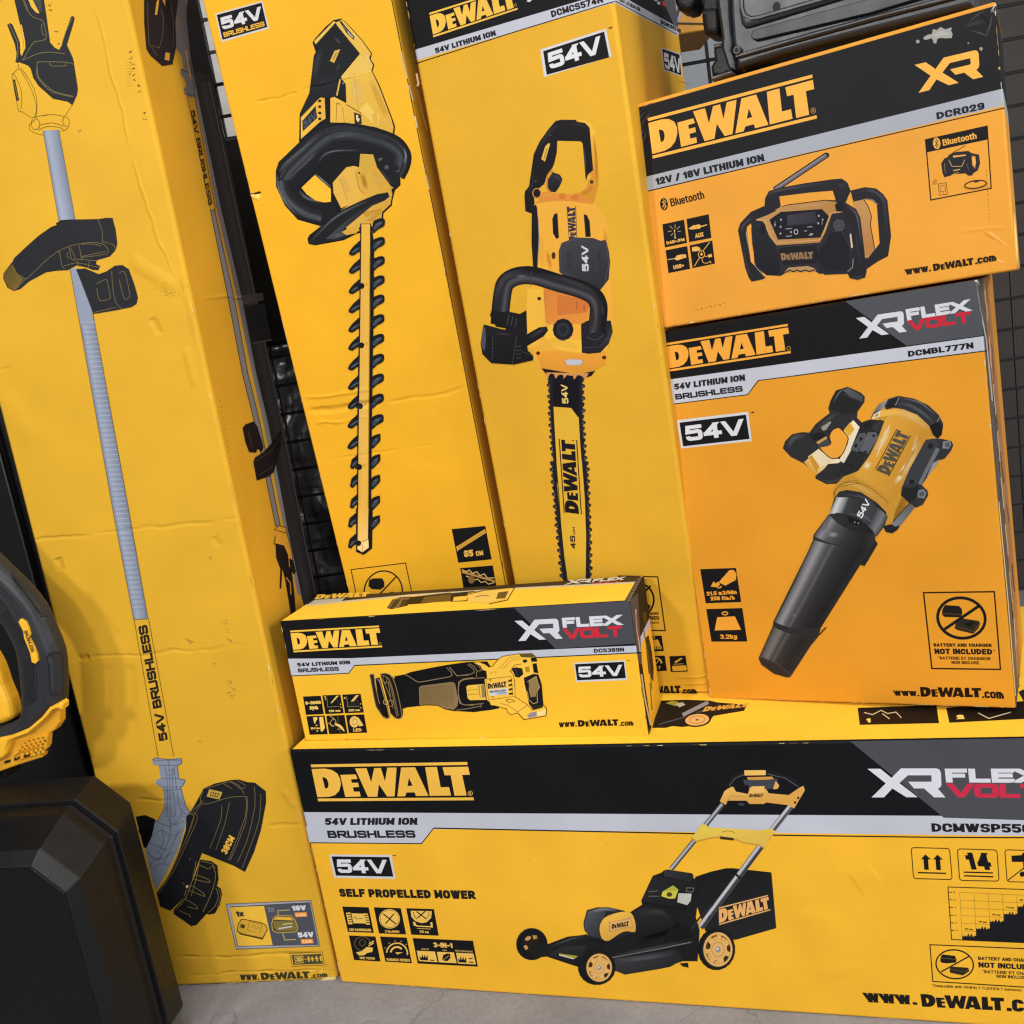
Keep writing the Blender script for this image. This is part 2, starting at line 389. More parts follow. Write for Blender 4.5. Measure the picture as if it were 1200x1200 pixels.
# ------------------------------------------------------------------ lettering
GL = {
'A': (1.05, '0,0 .5,1|.5,1 1,0|.2,.3 .8,.3'), 'B': (.9, '0,.52 0,1 .9,1r .9,.53r 0,.53|0,.53 1,.53r 1,0r 0,0 0,.53'), 'C': (.95, '1,.68 1,1r 0,1r 0,0r 1,0r 1,.32'),
'D': (.95, '0,0 0,1 1,1R 1,0R 0,0 z'), 'E': (.82, '1,1 0,1 0,0 1,0|0,.52 .9,.52'), 'F': (.8, '1,1 0,1 0,0|0,.5 .85,.5'), 'G': (1., '1,.7 1,1r 0,1r 0,0r 1,0r 1,.47 .52,.47'),
'H': (.92, '0,0 0,1|1,0 1,1|0,.5 1,.5'), 'I': (0, '0,0 0,1'), 'J': (.75, '0,.3 0,0r 1,0r 1,1'), 'K': (.95, '0,0 0,1|1,1 0,.4|.35,.6 1,0'), 'L': (.75, '0,1 0,0 1,0'),
'M': (1.15, '0,0 0,1|1,0 1,1|0,1 .5,.05|.5,.05 1,1'), 'N': (.95, '0,0 0,1|1,0 1,1|0,1 1,0'), 'O': (1., '0,0r 0,1r 1,1r 1,0r z'), 'P': (.85, '0,0 0,1 1,1r 1,.42r 0,.42'), 'Q': (1., '0,0r 0,1r 1,1r 1,0r z|.55,.3 1,-.05'),
'R': (.92, '0,0 0,1 1,1r 1,.45r 0,.45|.45,.45 1,0'), 'S': (.9, '1,.72 1,1r 0,1r 0,.52r 1,.52r 1,0r 0,0r 0,.28'), 'T': (.9, '0,1 1,1|.5,1 .5,0'), 'U': (.95, '0,1 0,0r 1,0r 1,1'),
'V': (1.05, '0,1 .42,0|.58,0 1,1'), 'W': (1.5, '0,1 .24,0|.28,0 .49,1|.51,1 .72,0|.76,0 1,1'), 'X': (1., '0,0 1,1|0,1 1,0'), 'Y': (1., '0,1 .5,.42 1,1|.5,.45 .5,0'), 'Z': (.9, '0,1 1,1 0,0 1,0'),
'0': (.8, '0,0r 0,1r 1,1r 1,0r z'), '1': (.36, '1,0 1,1|.1,.78 1,.78'), '2': (.8, '0,.68 0,1r 1,1r 1,.55r 0,0 1,0'), '3': (.8, '0,.75 0,1r 1,1r 1,.53r .3,.53|.3,.53 1,.53r 1,0r 0,0r 0,.25'),
'4': (.9, '.72,0 .72,1|.72,1 0,.28|0,.27 1,.27'), '5': (.82, '1,1 .06,1 0,.58 1,.62r 1,0r 0,0r 0,.24'), '6': (.8, '1,.76 1,1r 0,1r 0,0r 1,0r 1,.58r 0,.58'), '7': (.8, '0,1 1,1 .3,0'), '8': (.8, '0,.53r 0,1r 1,1r 1,.53r z|0,0r 0,.53r 1,.53r 1,0r z'),
'9': (.8, '0,.24 0,0r 1,0r 1,1r 0,1r 0,.42r 1,.42'), '.': (0, '0,-.0 0,.03'), ',': (.1, '1,.05 0,-.15'), '-': (.4, '0,.42 1,.42'), '/': (.5, '0,-.05 1,1.05'), '+': (.6, '0,.45 1,.45|.5,.15 .5,.75'), '*': (.3, '0,.9 1,.9|.5,1 .5,.8'), '_': (.5, '0,0 1,0'),
'a': (.65, '0,.62r 1,.72r 1,0|1,.4 0,.4r 0,0r 1,0'), 'b': (.65, '0,1 0,0 1,0r 1,.7r 0,.7'), 'c': (.62, '1,.5 1,.7r 0,.7r 0,0r 1,0r 1,.2'), 'd': (.65, '1,1 1,0 0,0r 0,.7r 1,.7'), 'e': (.65, '0,.35 1,.35 1,.7r 0,.7r 0,0r 1,0r 1,.15'),
'g': (.65, '1,.7 1,-.3r 0,-.3|1,0 0,0r 0,.7r 1,.7'), 'h': (.65, '0,0 0,1|0,.7 1,.7r 1,0'), 'i': (0, '0,0 0,.68|0,.95 0,1.02'), 'k': (.65, '0,0 0,1|1,.7 0,.3|.3,.4 1,0'), 'l': (0, '0,0 0,1'), 'm': (1.05, '0,0 0,.7 1,.7r 1,0|.5,.7 .5,0'),
'n': (.65, '0,0 0,.7 1,.7r 1,0'), 'o': (.68, '0,0r 0,.7r 1,.7r 1,0r z'), 'p': (.65, '0,-.3 0,.7 1,.7r 1,0r 0,0'), 'r': (.4, '0,0 0,.7 1,.7'), 's': (.58, '1,.7 0,.7r 0,.35r 1,.35r 1,0r 0,0'), 't': (.4, '.3,.95 .3,0r 1,0|0,.7 1,.7'),
'u': (.65, '0,.7 0,0r 1,0 1,.7'), 'v': (.7, '0,.7 .5,0|.5,0 1,.7'), 'w': (1.15, '0,.7 .25,0|.25,0 .5,.7|.5,.7 .75,0|.75,0 1,.7'), 'x': (.65, '0,0 1,.7|0,.7 1,0'), 'y': (.7, '0,.7 .5,0|1,.7 .35,-.3'), 'z': (.6, '0,.7 1,.7 0,0 1,0'), ' ': (.6, '')}
def lettering(txt, wt, style, gap, ratio):
    """returns [(points, faces, layer)], advance; the cap height is 1. Letter widths stretch to fill ratio."""
    rad = {'sans': .42, 'tech': .13}[style]
    gap = .05 if gap is None else gap * .55
    wt = min(wt * (1.08 if style == 'sans' else .95), .34)
    # widths: advance = wt + kx*width + gap ; solve kx so the line is 'ratio' long
    fixed = sum(wt + gap if ch != ' ' else gap for ch in txt) - gap
    var = sum(GL.get(ch, GL['-'])[0] for ch in txt)
    kx = {'sans': .44, 'tech': .8}[style]; tot = fixed + kx * var; sq = ratio / tot
    if sq < .62: kx = max(.2, (ratio / .62 - fixed) / max(var, .01)); tot = fixed + kx * var; sq = ratio / tot
    out = []; x = 0.
    for ch in txt:
        w, spec = GL.get(ch, GL['-'])
        if ch == ' ': x += w * kx + gap; continue
        if ch == '.': out.append(([(x, 0), (x + wt, 0), (x + wt, wt), (x, wt)], [(0, 1, 2, 3)], 0)); x += wt + gap; continue
        for li, st in enumerate(spec.split('|')):
            tok = st.split(); closed = tok[-1] == 'z'; tok = tok[:-1] if closed else tok
            P = []; fl = []
            for tk in tok:
                f = tk[-1] if tk[-1] in 'rR' else ''; a, b = tk.rstrip('rR').split(',')
                P.append(Vector((x + wt / 2 + float(a) * w * kx, wt / 2 + float(b) * (1 - wt)))); fl.append(f)
            Q = []; N = len(P)
            for i in range(N):
                if not fl[i] or (not closed and i in (0, N - 1)): Q.append(tuple(P[i])); continue
                a, b, c = P[i - 1], P[i], P[(i + 1) % N]
                def half(j, o): # other end rounded too -> share the segment
                    return .5 if fl[j % N] and (closed or 0 < j % N < N - 1) else .98
                r = rad * (1.25 if fl[i] == 'R' else 1)
                r = min(r, (a - b).length * half(i - 1, 0), (c - b).length * half(i + 1, 0))
                u, v = (a - b).normalized(), (c - b).normalized()
                A, B = b + u * r, b + v * r
                for k in range(6):
                    t = k / 5; Q.append(tuple(A * (1 - t) ** 2 + b * 2 * t * (1 - t) + B * t * t if style == 'sans' else A * (1 - t) ** 2 + b * 2 * t * (1 - t) + B * t * t))
            Q = [Vector(q) for q in Q]; ext = []
            for e_, (i, j) in enumerate(((0, 1), (-1, -2))):
                if closed: break
                a, d = Q[i], (Q[i] - Q[j]).normalized(); bx, by = [float(v) for v in tok[i].rstrip('rR').split(',')]
                if abs(d.y) < .02:
                    if bx > .8 or bx < .2: Q[i] = a + d * wt / 2
                elif abs(d.x) < .02:
                    if by > .95 or by < .05 or abs(by - .7) < .02: Q[i] = a + d * wt / 2
                elif by > .95 or by < .05 or abs(by - .7) < .02: ext.append((i, d, a.y + math.copysign(wt / 2, d.y)))
            Lh, Rh = strip(Q, wt, closed); n = len(Lh)
            for i, d, yy in ext:                                        # slanted ends are cut level with the line
                for B_ in (Lh, Rh): B_[i] = B_[i] + d * ((yy - B_[i].y) / d.y)
            F = [(i, (i + 1) % n, n + (i + 1) % n, n + i) for i in range(n if closed else n - 1)]
            pts = [(p.x, min(max(p.y, -.34), 1.)) for p in Lh + Rh]
            out.append((pts, F, li))
        x += wt + w * kx + gap
    out = [([(px * sq, py) for px, py in pl], f, l) for pl, f, l in out]
    return out, ratio
def unit(s, x0, y0, x1, y1):
    return [[((x - x0) / (x1 - x0), (y1 - y) / (y1 - y0)) for x, y in pp(l)] for l in s]
_lt = lambda *a: unit(a, 52, 62, 1146, 308)
_dx = -.0
LOGO_BARS = [_lt('52,64 1101,64 1101,84 52,84'), _lt('52,288 1146,288 1146,308 52,308')]
def _sl(l):
    """undo the slant and the slight fan of the traced logo so that it sits in a true rectangle"""
    out = []
    for x, y in pp(l):
        t = (y - 62) / 246; xl, xr = 52 + 53 * t, 1100 + 46 * t; yt = 62 - 17 * (x - 52) / 1048; yb = 308 - 6 * (x - 105) / 1040
        out.append(((x - xl) / (xr - xl), (yb - y) / (yb - yt)))
    return out
LOGO = [[_sl('58,92 150,89 200,98 238,122 258,160 262,195 250,238 222,266 185,277 150,279 97,280'), _sl('133,146 150,148 168,162 177,192 173,214 162,222 152,222')],
        [_sl('258,131 364,128 377,158 332,160 338,184 380,183 387,212 345,214 351,243 391,243 398,276 293,279')],
        [_sl('360,88 438,86 470,180 490,86 535,85 563,174 578,83 640,82 628,275 578,276 522,194 512,277 448,278')],
        [_sl('670,82 762,80 852,272 770,273 760,248 707,249 698,275 646,276'), _sl('713,206 722,150 747,204')],
        [_sl('828,80 904,78 930,214 984,213 998,270 860,272')],
        [_sl('940,80 1103,76 1115,130 1066,131 1097,270 1020,271 993,133 955,134')]]
BARS = [[[(0, .925), (1, .925), (1, 1), (0, 1)]], [[(-.003, 0), (1.0, 0), (1.0, .075), (-.003, .075)]]]
XR = [unit(['100,124 192,124 268,188 338,122 585,122 606,130 616,152 618,236 610,254 592,263 645,325 565,325 495,262 425,262 385,215 550,215 550,170 385,170 322,224 448,324 368,324 270,262 205,325 115,325 225,226'], 100, 122, 645, 325)[0]]
XR = [XR]
YEL = '#f0b432'; BLK = '#161618'; SIL = '#b9bcc8'; DGR = '#48494e'
def logo(pic, quad, col, reg=True):
    """wordmark between two bars; quad = bottom-left, bottom-right, top-left, top-right"""
    pic.shape(BARS, quad, col); pic.shape(LOGO, quad, col)
    return pic
def wordmark(pic, quad, col):
    L = [[[(x, (y - .125) / .75) for x, y in l] for l in po] for po in LOGO]
    pic.shape(L, quad, col); return pic
def web(pic, w0, w1, wt_, dquad, c0, c1, ct, col):
    xh(pic, 'www.', w0, w1, wt_, col); wordmark(pic, dquad, col); xh(pic, '.com', c0, c1, ct, col)
def xh(pic, txt, p0, p1, p2, col, wt=.19):
    a, b = pp(p0)[0], pp(p2)[0]; pic.t(txt, p0, p1, (a[0] + (b[0] - a[0]) / .75, a[1] + (b[1] - a[1]) / .75), col, wt, gap=.04)
def badge(pic, quad, inset, tp, tm=True, txt='54V'):
    """white framed black plate with the voltage; quad and inset = four corners clockwise from top-left; tp = baseline start, end, top"""
    pic.p(quad, '#c9c9cf'); pic.p(inset, BLK); pic.t(txt, *tp, '#d3d3da', .25, 'tech', gap=.1)
# ------------------------------------------------------------------ the cartons
YT, YH, YC, YA, YB, YR, YM = '#d3a22e', '#e3aa29', '#d9a530', '#df9a39', '#da942a', '#eeb731', '#ecb231'
T = Box('trimmer_carton', 'tall dented yellow carton with grass trimmer pictures, standing on the floor, leftmost carton', -0.18008, 0.00955, 0.00325, -0.70703, 1.42299, -0.96413, 0.32523, 0.22301, 1.62, r=.006, flute=2, pitch=.0042, famp=.00001, wav=.0020, rough=.48)
H = Box('hedge_trimmer_carton', 'tall yellow carton with hedge trimmer picture, between the grass trimmer carton and the chainsaw carton', -0.28758, -0.08561, -0.0003, -0.27475, 1.53307, -0.57184, 0.26502, 0.2, 1.2, k=1.0, r=.003, flute=2, famp=.00002, wav=.0014, cut=.001)
C = Box('chainsaw_carton', 'tall yellow carton with chainsaw picture and black header, right of the hedge trimmer carton', -0.44566, -0.05336, 0.00523, -0.01137, 1.40485, -0.57109, 0.27079, 0.32298, 1.12, k=1.015, r=.006, flute=2, famp=.000014, wav=.0014, cut=.0095)
B = Box('blower_carton', 'orange carton with leaf blower picture, under the radio carton at the right', -0.53117, 0.01942, -0.02138, 0.23271, 1.29417, -0.57589, 0.38559, 0.2426, 0.51955, r=.0025, flute=2, famp=.000012, wav=.0012, cut=.004)
A = Box('radio_carton', 'orange carton with jobsite radio picture, lying on top of the blower carton', -0.51437, 0.03611, -0.02012, 0.23722, 1.3102, -0.05314, 0.41658, 0.20093, 0.28396, k=.992, r=.003, wav=.0016)
R = Box('saw_carton', 'long low yellow carton with reciprocating saw picture, lying on top of the mower carton', -0.33476, 0.00256, 0.00262, -0.36071, 1.37896, -0.57113, 0.51997, 0.10905, 0.18886, r=.0018, flute=0, famp=.00001, wav=.0008)
M = Box('mower_carton', 'wide yellow carton with lawn mower picture, lying on the floor underneath the other cartons', -0.32733, -0.00397, 2e-05, -0.38105, 1.35623, -0.96467, 1.15, 0.45, 0.39288, r=.004, flute=0, famp=.00001, wav=.0016)
def crease(b, p, q, amp, wd, f='F'): return (b.hit(p, f) + b.inv, b.hit(q, f) + b.inv, amp, wd)
T.materials([crease(T, (30, 634), (110, 627), -.0011, .005), crease(T, (105, 626), (290, 604), -.001, .005), crease(T, (72, 774), (300, 756), -.0009, .005), crease(T, (110, 0), (152, 180), .0008, .004), crease(T, (150, 180), (208, 330), .0008, .004),
  crease(T, (67, 655), (73, 672), -.0022, .011), crease(T, (91, 772), (106, 770), -.0022, .009), crease(T, (204, 1124), (390, 1116), -.0016, .005), crease(T, (214, 1143), (396, 1134), -.0014, .004), crease(T, (176, 375), (186, 395), -.0014, .010), crease(T, (217, 405), (228, 452), .0012, .010), crease(T, (150, 302), (208, 340), .0013, .018), crease(T, (232, 350), (300, 347), .0012, .004, 'S'), crease(T, (252, 625), (258, 638), -.0014, .011), crease(T, (0, 434), (30, 426), -.0014, .005), crease(T, (158, 938), (200, 936), -.001, .005), crease(T, (0, 460), (40, 520), .0012, .03), crease(T, (332, 925), (345, 945), .0014, .010), crease(T, (310, 966), (352, 964), -.001, .005)])
H.materials([crease(H, (298, 123), (350, 108), -.0012, .004), crease(H, (350, 108), (470, 74), -.0006, .004), crease(H, (357, 482), (450, 470), -.0026, .008), crease(H, (450, 470), (550, 455), -.001, .005), crease(H, (355, 466), (440, 455), .0012, .005), crease(H, (366, 495), (440, 488), .0012, .005), crease(H, (380, 538), (520, 522), -.0005, .004), crease(H, (292, 226), (305, 232), .001, .006)])
C.materials([crease(C, (485, 84), (492, 104), .001, .008)] + [crease(C, (790, y), (833, y - 1), .0009, .0035) for y in (792, 800, 809)])
B.materials([])
A.materials([crease(A, (1156, 272), (1180, 288), .0015, .003), crease(A, (1120, 272), (1185, 268), .0004, .004)])
R.materials([]); M.materials([crease(M, (955, 1000), (1080, 1030), .0012, .05), crease(M, (1000, 1036), (1030, 1024), .0008, .03), crease(M, (950, 1060), (985, 1150), .0012, .05)])
z = lambda b, q, f='F': b.hit(q, f).z
T.shell([(0, YT)], YT); H.shell([(0, YH)], YH)
C.shell([(0, YC), (z(C, (600, 38)), SIL), (z(C, (600, 24.5)), BLK)], YC)
B.shell([(0, YB), (z(B, (960, 436.5)), SIL), (z(B, (960, 420.5)), '#161517')], YB)
A.shell([(0, YA), (z(A, (757.5, 224)), '#a0a4ae'), (z(A, (755.5, 207.5)), '#1c1c1f'), (A.H - .0045, YA)], YA)
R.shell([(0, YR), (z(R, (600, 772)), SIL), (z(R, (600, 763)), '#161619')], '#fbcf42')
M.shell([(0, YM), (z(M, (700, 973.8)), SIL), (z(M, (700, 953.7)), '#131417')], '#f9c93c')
def sq(p, quads, col=BLK):
    for q in quads.split('|'): p.p(q, col)
# ================================================================== mower carton
p = Pic(M, 'F'); p.at(0, 0, 1).p('993,866 1106,958.2 1420,968 1420,850', DGR, clip=True)
p.at(355, 885, 5.714).p('-60,478 876,486 794,590 -60,584', SIL, clip=True)
p.l('50,586 794,592 876,488', 6.5, BLK); p.at(0, 0, 1).l('508.2,970.4 600,972.4 900,978.6 1100,981.2 1300,982', 1.5, BLK)
p.done('header_band')
p = Pic(M, 'F', z0=160e-6).at(355, 885, 5.714); logo(p, '105,308 1146,301 52,62 1100,45', '#e9b44a'); p.e('1121,255', 15, 15, '#c9a35a', w=4); p.t('R', '1115,263', '1127,263', '1115,248', '#c9a35a', .25); p.done('brand_logo')
p = Pic(M, 'F', z0=160e-6).at(355, 885, 5.714); p.t('54V LITHIUM ION', '147,467', '764,466', '149,421', '#202024', .25); p.t('BRUSHLESS', '170,554', '757,553', '160,505', '#202024', .27, 'tech'); p.done('battery_lettering')
p = Pic(M, 'F').at(355, 885, 5.714); badge(p, '175,665 592,668 620,828 210,820', '192,677 578,682 606,813 222,806', ('237,787', '568,792', '222,697')); p.t('TM', '598,676', '622,677', '597,667', BLK, .25); p.done('voltage_badge')
p = Pic(M, 'F').at(355, 885, 5.714); p.t('SELF PROPELLED MOWER', '248,948', '1157,964', '238,893', '#1f1c1a', .27); p.done('product_lettering')
p = Pic(M, 'F', z0=160e-6).at(1000, 880, 6); p.shape(XR, '114,326 648,326 99,123 645,122', '#cfd1da'); p.done('series_logo')
p = Pic(M, 'F', z0=160e-6).at(1000, 880, 6); p.t('FLEX', '652,221', '1335,224', '642,124', '#cfd1da', .3, 'tech', gap=.1); p.t('VOLT', '672,326', '1345,332', '662,228', '#c02c48', .3, 'tech', gap=.06); p.done('series_lettering'); p = Pic(M, 'F', z0=160e-6).at(1000, 880, 6); p.t('DCMWSP550', '552,568', '1255,576', '547,508', '#1d1d20', .21, gap=.1); p.done('model_number')
Y2 = '#e8bb58'
def icon(b, f, o, quad, fn, name='pictogram'):
    p = Pic(b, f).at(*o); p.p(quad, BLK); fn(p); p.done(name)
o7 = (395, 1050, 6.667)
def f(p):
    p.p('112,135 208,138 224,214 126,212', Y2); p.p('70,130 104,128 121,221 88,220', Y2); p.p('206,134 240,138 258,223 226,223', Y2)
    for k in range(4): p.l([(78 + k * 5, 145 + k * 19), (112 + k * 5, 144 + k * 19)], 7, BLK); p.l([(212 + k * 5, 150 + k * 19), (240 + k * 5, 151 + k * 19)], 7, BLK)
    p.l('125,170 145,160 150,180 205,172', 4, BLK); p.t('LED DASHBOARD', '97,272', '270,276', '92,252', Y2, .2)
icon(M, 'F', o7, '40,82 247,88 288,288 85,280', f)
def f(p):
    p.e('410,178', 82, 76, Y2, .1); p.e('410,178', 74, 68, BLK, .1, w=3); p.l('362,140 460,218', 9, BLK); p.l('446,138 378,216', 9, BLK); p.t('2 BLADES', '377,284', '488,288', '373,266', Y2, .2)
icon(M, 'F', o7, '287,88 498,95 540,300 328,292', f)
def f(p):
    p.p('575,115 740,118 735,170 700,205 660,212 610,195 580,160', Y2); p.l('620,120 700,180', 9, BLK); p.l('690,118 628,172', 9, BLK); p.l('595,125 605,160 625,180', 5, BLK); p.l('715,125 720,150 705,170', 5, BLK); p.l('600,210 625,235 740,240', 9, Y2); p.p('592,200 612,205 620,235 600,232', Y2); p.p('728,205 745,205 748,248 735,245', Y2)
    p.l('625,253 732,258', 4, Y2); p.t('53 cm', '648,288', '718,291', '645,268', Y2, .18)
icon(M, 'F', o7, '540,95 757,102 795,310 580,302', f)
def f(p):
    p.e('198,372', 62, 54, '#8d7747', .1, w=3); p.e('198,365', 22, 26, '#7c6a40', .1, w=3); p.p('148,440 190,432 232,398 280,404 276,436 236,444 214,462 170,464', Y2); p.l('250,372 288,352', 10, Y2); p.l('245,390 285,368', 8, Y2); p.t('ONE TOUCH', '178,492', '296,497', '175,474', Y2, .2)
icon(M, 'F', o7, '92,308 300,316 340,512 133,500', f)
def f(p):
    p.e('468,452', 82, 84, Y2, .05, w=10, a0=pi * 1.02, a1=pi * 2.02); p.e('468,450', 50, 52, Y2, .05, w=14, a0=pi * 1.05, a1=pi * 1.75); p.p('455,440 515,440 470,456', Y2)
    for a in (1.15, 1.3, 1.45, 1.6, 1.75, 1.9): p.l([(468 + 98 * cos(a * pi), 452 + 98 * sin(a * pi)), (468 + 108 * cos(a * pi), 452 + 108 * sin(a * pi))], 8, '#a98c4c')
    p.t('VARIABLE SPEEDS', '388,505', '572,513', '384,485', Y2, .2)
icon(M, 'F', o7, '335,316 545,325 585,525 378,513', f)
def f(p):
    p.t('3-IN-1', '756,400', '904,406', '750,362', Y2, .24)
    for q in ('622,427 765,434 785,517 640,508', '780,436 912,440 935,525 795,517', '930,443 1065,450 1085,535 945,527'): p.p(q, Y2)
    for x, y in ((650, 500), (950, 518)):
        p.p([(x, y), (x - 6, y - 35), (x + 10, y - 15), (x + 14, y - 50), (x + 26, y - 18), (x + 36, y - 45), (x + 44, y - 15), (x + 56, y - 42), (x + 62, y + 3)], BLK)
    p.l('725,500 760,504', 8, BLK); p.p('820,500 830,460 860,448 885,452 885,485 860,510', BLK); p.l('815,508 875,465', 3, Y2); p.l('1030,490 1062,486', 8, BLK); p.l('1032,515 1066,520', 8, BLK)
    p.t('MULCH', '660,420', '718,422', '658,408', '#b99a52', .2); p.t('BAG', '825,428', '858,430', '823,418', '#b99a52', .2); p.t('SIDE DISCHARGE', '922,433', '1062,442', '920,420', '#b99a52', .2)
icon(M, 'F', o7, '590,328 1063,350 1100,552 630,527', f)
o6 = (1000, 980, 5.455)
def rrect(p, q, w, col):
    q = pp(q); P = []
    for i in range(4):
        a, b, c = Vector(q[i - 1]), Vector(q[i]), Vector(q[(i + 1) % 4]); u = (a - b).normalized() * 20; v = (c - b).normalized() * 20
        for k in range(5):
            t = k / 4; P.append(tuple((b + u) * (1 - t) ** 2 + b * 2 * t * (1 - t) + (b + v) * t * t))
    p.l(P, w, col, closed=1)
p = Pic(M, 'F').at(*o6); rrect(p, '370,72 615,78 632,277 385,270', 6, '#2a2013')
for d in (0, 77): p.p([(x + d, y + d * .02) for x, y in pp('432,147 460,115 497,148 478,148 483,215 453,213 448,147')], BLK)
p.l('412,232 593,237', 9, BLK); p.done('pictogram')
p = Pic(M, 'F').at(*o6); rrect(p, '665,80 918,88 932,287 680,282', 6, '#2a2013'); p.t('14', '735,212', '890,216', '706,103', BLK, .24, gap=.2); p.l('706,229 893,234', 9, BLK); p.l('708,252 895,259', 9, BLK); p.done('pictogram')
p = Pic(M, 'F').at(*o6); rrect(p, '968,86 1225,94 1240,297 983,290', 6, '#2a2013'); p.p('1010,124 1075,120 1085,104 1110,104 1200,126 1200,164 1014,164', BLK); p.l('985,284 1215,105', 7, BLK); p.e('1080,242', 17, 17, BLK); p.l('1090,164 1098,240', 12, BLK); p.done('pictogram')
p = Pic(M, 'F').at(*o6); p.l('605,324 1250,345 1268,688 628,660', 6, '#2a2013', closed=1)
for k in range(6): p.l([(680 + k * .5 + 4 * k, 358 + k * 49.5), (1240 + 4 * k, 383 + k * 50)], 2, '#6d5420'); p.l([(612 + 3 * k, 357 + 49 * k), (632 + 3 * k, 358 + 49 * k)], 5, BLK); p.t('654321'[k], (642 + 3 * k, 361 + 49 * k), (650 + 3 * k, 361 + 49 * k), (642 + 3 * k, 352 + 49 * k), BLK, .2)
for k in range(6): p.l([(680 + k * 91, 358 + k * 4), (697 + k * 91, 655 + 4 * k)], 2, '#6d5420')
g = [(697, 660)]
for k in range(6):
    x0 = 697 + k * 88; y0 = 632 - k * 47
    for j in range(9): g.append((x0 + j * 9.6, y0 + (j % 2) * 9 - (14 if j in (4, 6) else 0) + j * .4))
    g.append((x0 + 87, y0 + 4))
g += [(1225, 400), (1240, 684)]
p.p(g, '#191a1f')
for k in range(5): p.t(('30 mm', '40 mm', '55 mm', '70 mm', '85 mm')[k], (712 + k * 88, 596 - k * 46), (765 + k * 88, 600 - k * 46), (712 + k * 88, 586 - k * 46), '#3a2c12', .2)
p.done('height_chart')
def nobatt(p, c, rx, ry, w, ang, bq, cq, sl):
    """crossed-out battery and charger"""
    p.p(bq, '#1b1a19'); p.p(cq, '#2a251d'); p.e(c, rx, ry, BLK, ang, w=w, n=36); p.l(sl, w, BLK)
p = Pic(M, 'F').at(*o6); p.l('490,693 1250,725 1270,975 508,928', 7, '#2a2013', closed=1)
nobatt(p, '648,818', 120, 92, 9, .12, '555,800 560,765 570,755 650,764 660,790 655,808 600,812 570,810', '615,850 625,832 735,840 742,862 700,890 618,872', '562,866 738,768')
p.l('560,778 655,786', 3, '#6b5a34'); p.l('625,850 715,868 735,850', 3, '#6b5a34')
p.t('BATTERY AND CHARGER', '798,790', '1170,806', '796,768', BLK, .2); p.t('NOT INCLUDED', '801,838', '1185,856', '799,804', BLK, .22); p.t('*BATTERIE ET CHARGEUR', '826,874', '1210,892', '824,854', '#3b2f1a', .17); p.t('NON INCLUSE', '916,904', '1115,914', '914,884', '#3b2f1a', .17)
p.t('*Compatible with DEWALT FLEXVOLT batteries', '504,962', '1076,992', '503,945', '#3b2f1a', .15); p.done('warning_panel')
p = Pic(M, 'F').at(*o6); web(p, '82,1060', '412,1078', '58,1000', '441,1088 966,1116 428,1008 962,1033', '981,1117', '1290,1134', '975,1040', '#1d1a18'); p.done('website_lettering')
# mower picture
p = Pic(M, 'F', z0=200e-6).at(740, 890, 4.615)
p.p('345,634 430,606 510,588 545,587 755,610 783,912 560,976 400,930 330,720', '#19191b', g=('510,588', '600,960', '#232325')); p.l('755,612 781,908', 5, '#333336')
logo(p, '475,895 752,815 472,800 738,732', '#dfa766')
p.l('215,592 352,425', 27, '#4a4a4d'); p.l('213,590 350,424', 12, '#a6a8ae'); p.l('395,362 492,242', 27, '#4a4a4d'); p.l('393,360 490,240', 12, '#a6a8ae')
p.l('372,908 700,468', 37, '#505053'); p.l('367,902 694,464', 15, '#b5b6bc'); p.l('381,914 709,474', 6, '#2c2c2f'); p.l('758,385 868,245', 33, '#505053'); p.l('753,380 862,242', 14, '#b5b6bc')
p.l('562,618 596,648', 12, '#202022'); p.e('437,788', 6, 6, BLK); p.e('419,853', 5, 5, BLK)
p.p('478,226 502,172 545,140 566,174 630,186 640,150 720,146 742,182 850,192 912,150 930,142 938,166 880,264 842,246 730,232 715,240 640,240 620,222 520,222 510,246', '#e5b461', g=('480,150', '500,260', '#d09a4a')); p.l('520,222 540,196 625,205', 4, '#b98742')
p.l('520,152 556,92 612,70 720,69 830,92 912,142', 22, '#1b1b1e', smooth=1); p.l('530,140 562,100 612,80', 4, '#58595f'); p.l('735,78 830,100 900,146', 4, '#58595f'); p.p('610,58 726,57 726,84 612,86', '#e8b964'); p.p('625,95 760,92 775,108 630,112', '#c98f45')
p.p('603,108 700,112 790,102 792,128 755,160 650,152 612,134', '#3e4149'); p.p('650,145 720,143 716,176 640,180', '#e6b664'); p.l('520,145 630,140', 7, '#1b1b1e'); p.l('790,145 860,165', 7, '#1b1b1e'); p.p('780,115 800,140 790,158 765,160', '#d9a657')
wordmark(p, '634,204 708,202 640,186 714,184', '#2a2018'); p.p('575,232 612,240 605,250 580,246', '#3e4149'); p.e('902,207', 6, 7, BLK); p.e('885,232', 6, 7, BLK)
p.p('325,425 378,350 405,352 412,366 690,382 750,373 779,386 722,482 690,460 600,445 560,430 480,416 430,422 350,442', '#dfc54e', g=('400,360', '420,470', '#d9b24c')); p.l('325,425 350,442 430,424 480,418', 7, '#c08f3c'); p.l('560,430 610,450 690,462 722,480', 7, '#c08f3c'); p.p('478,414 555,424 552,438 480,430', '#3a2f1c'); p.l('490,392 520,384 560,394', 3, '#6d5a20'); p.l('735,440 765,405', 5, '#c99a3e')
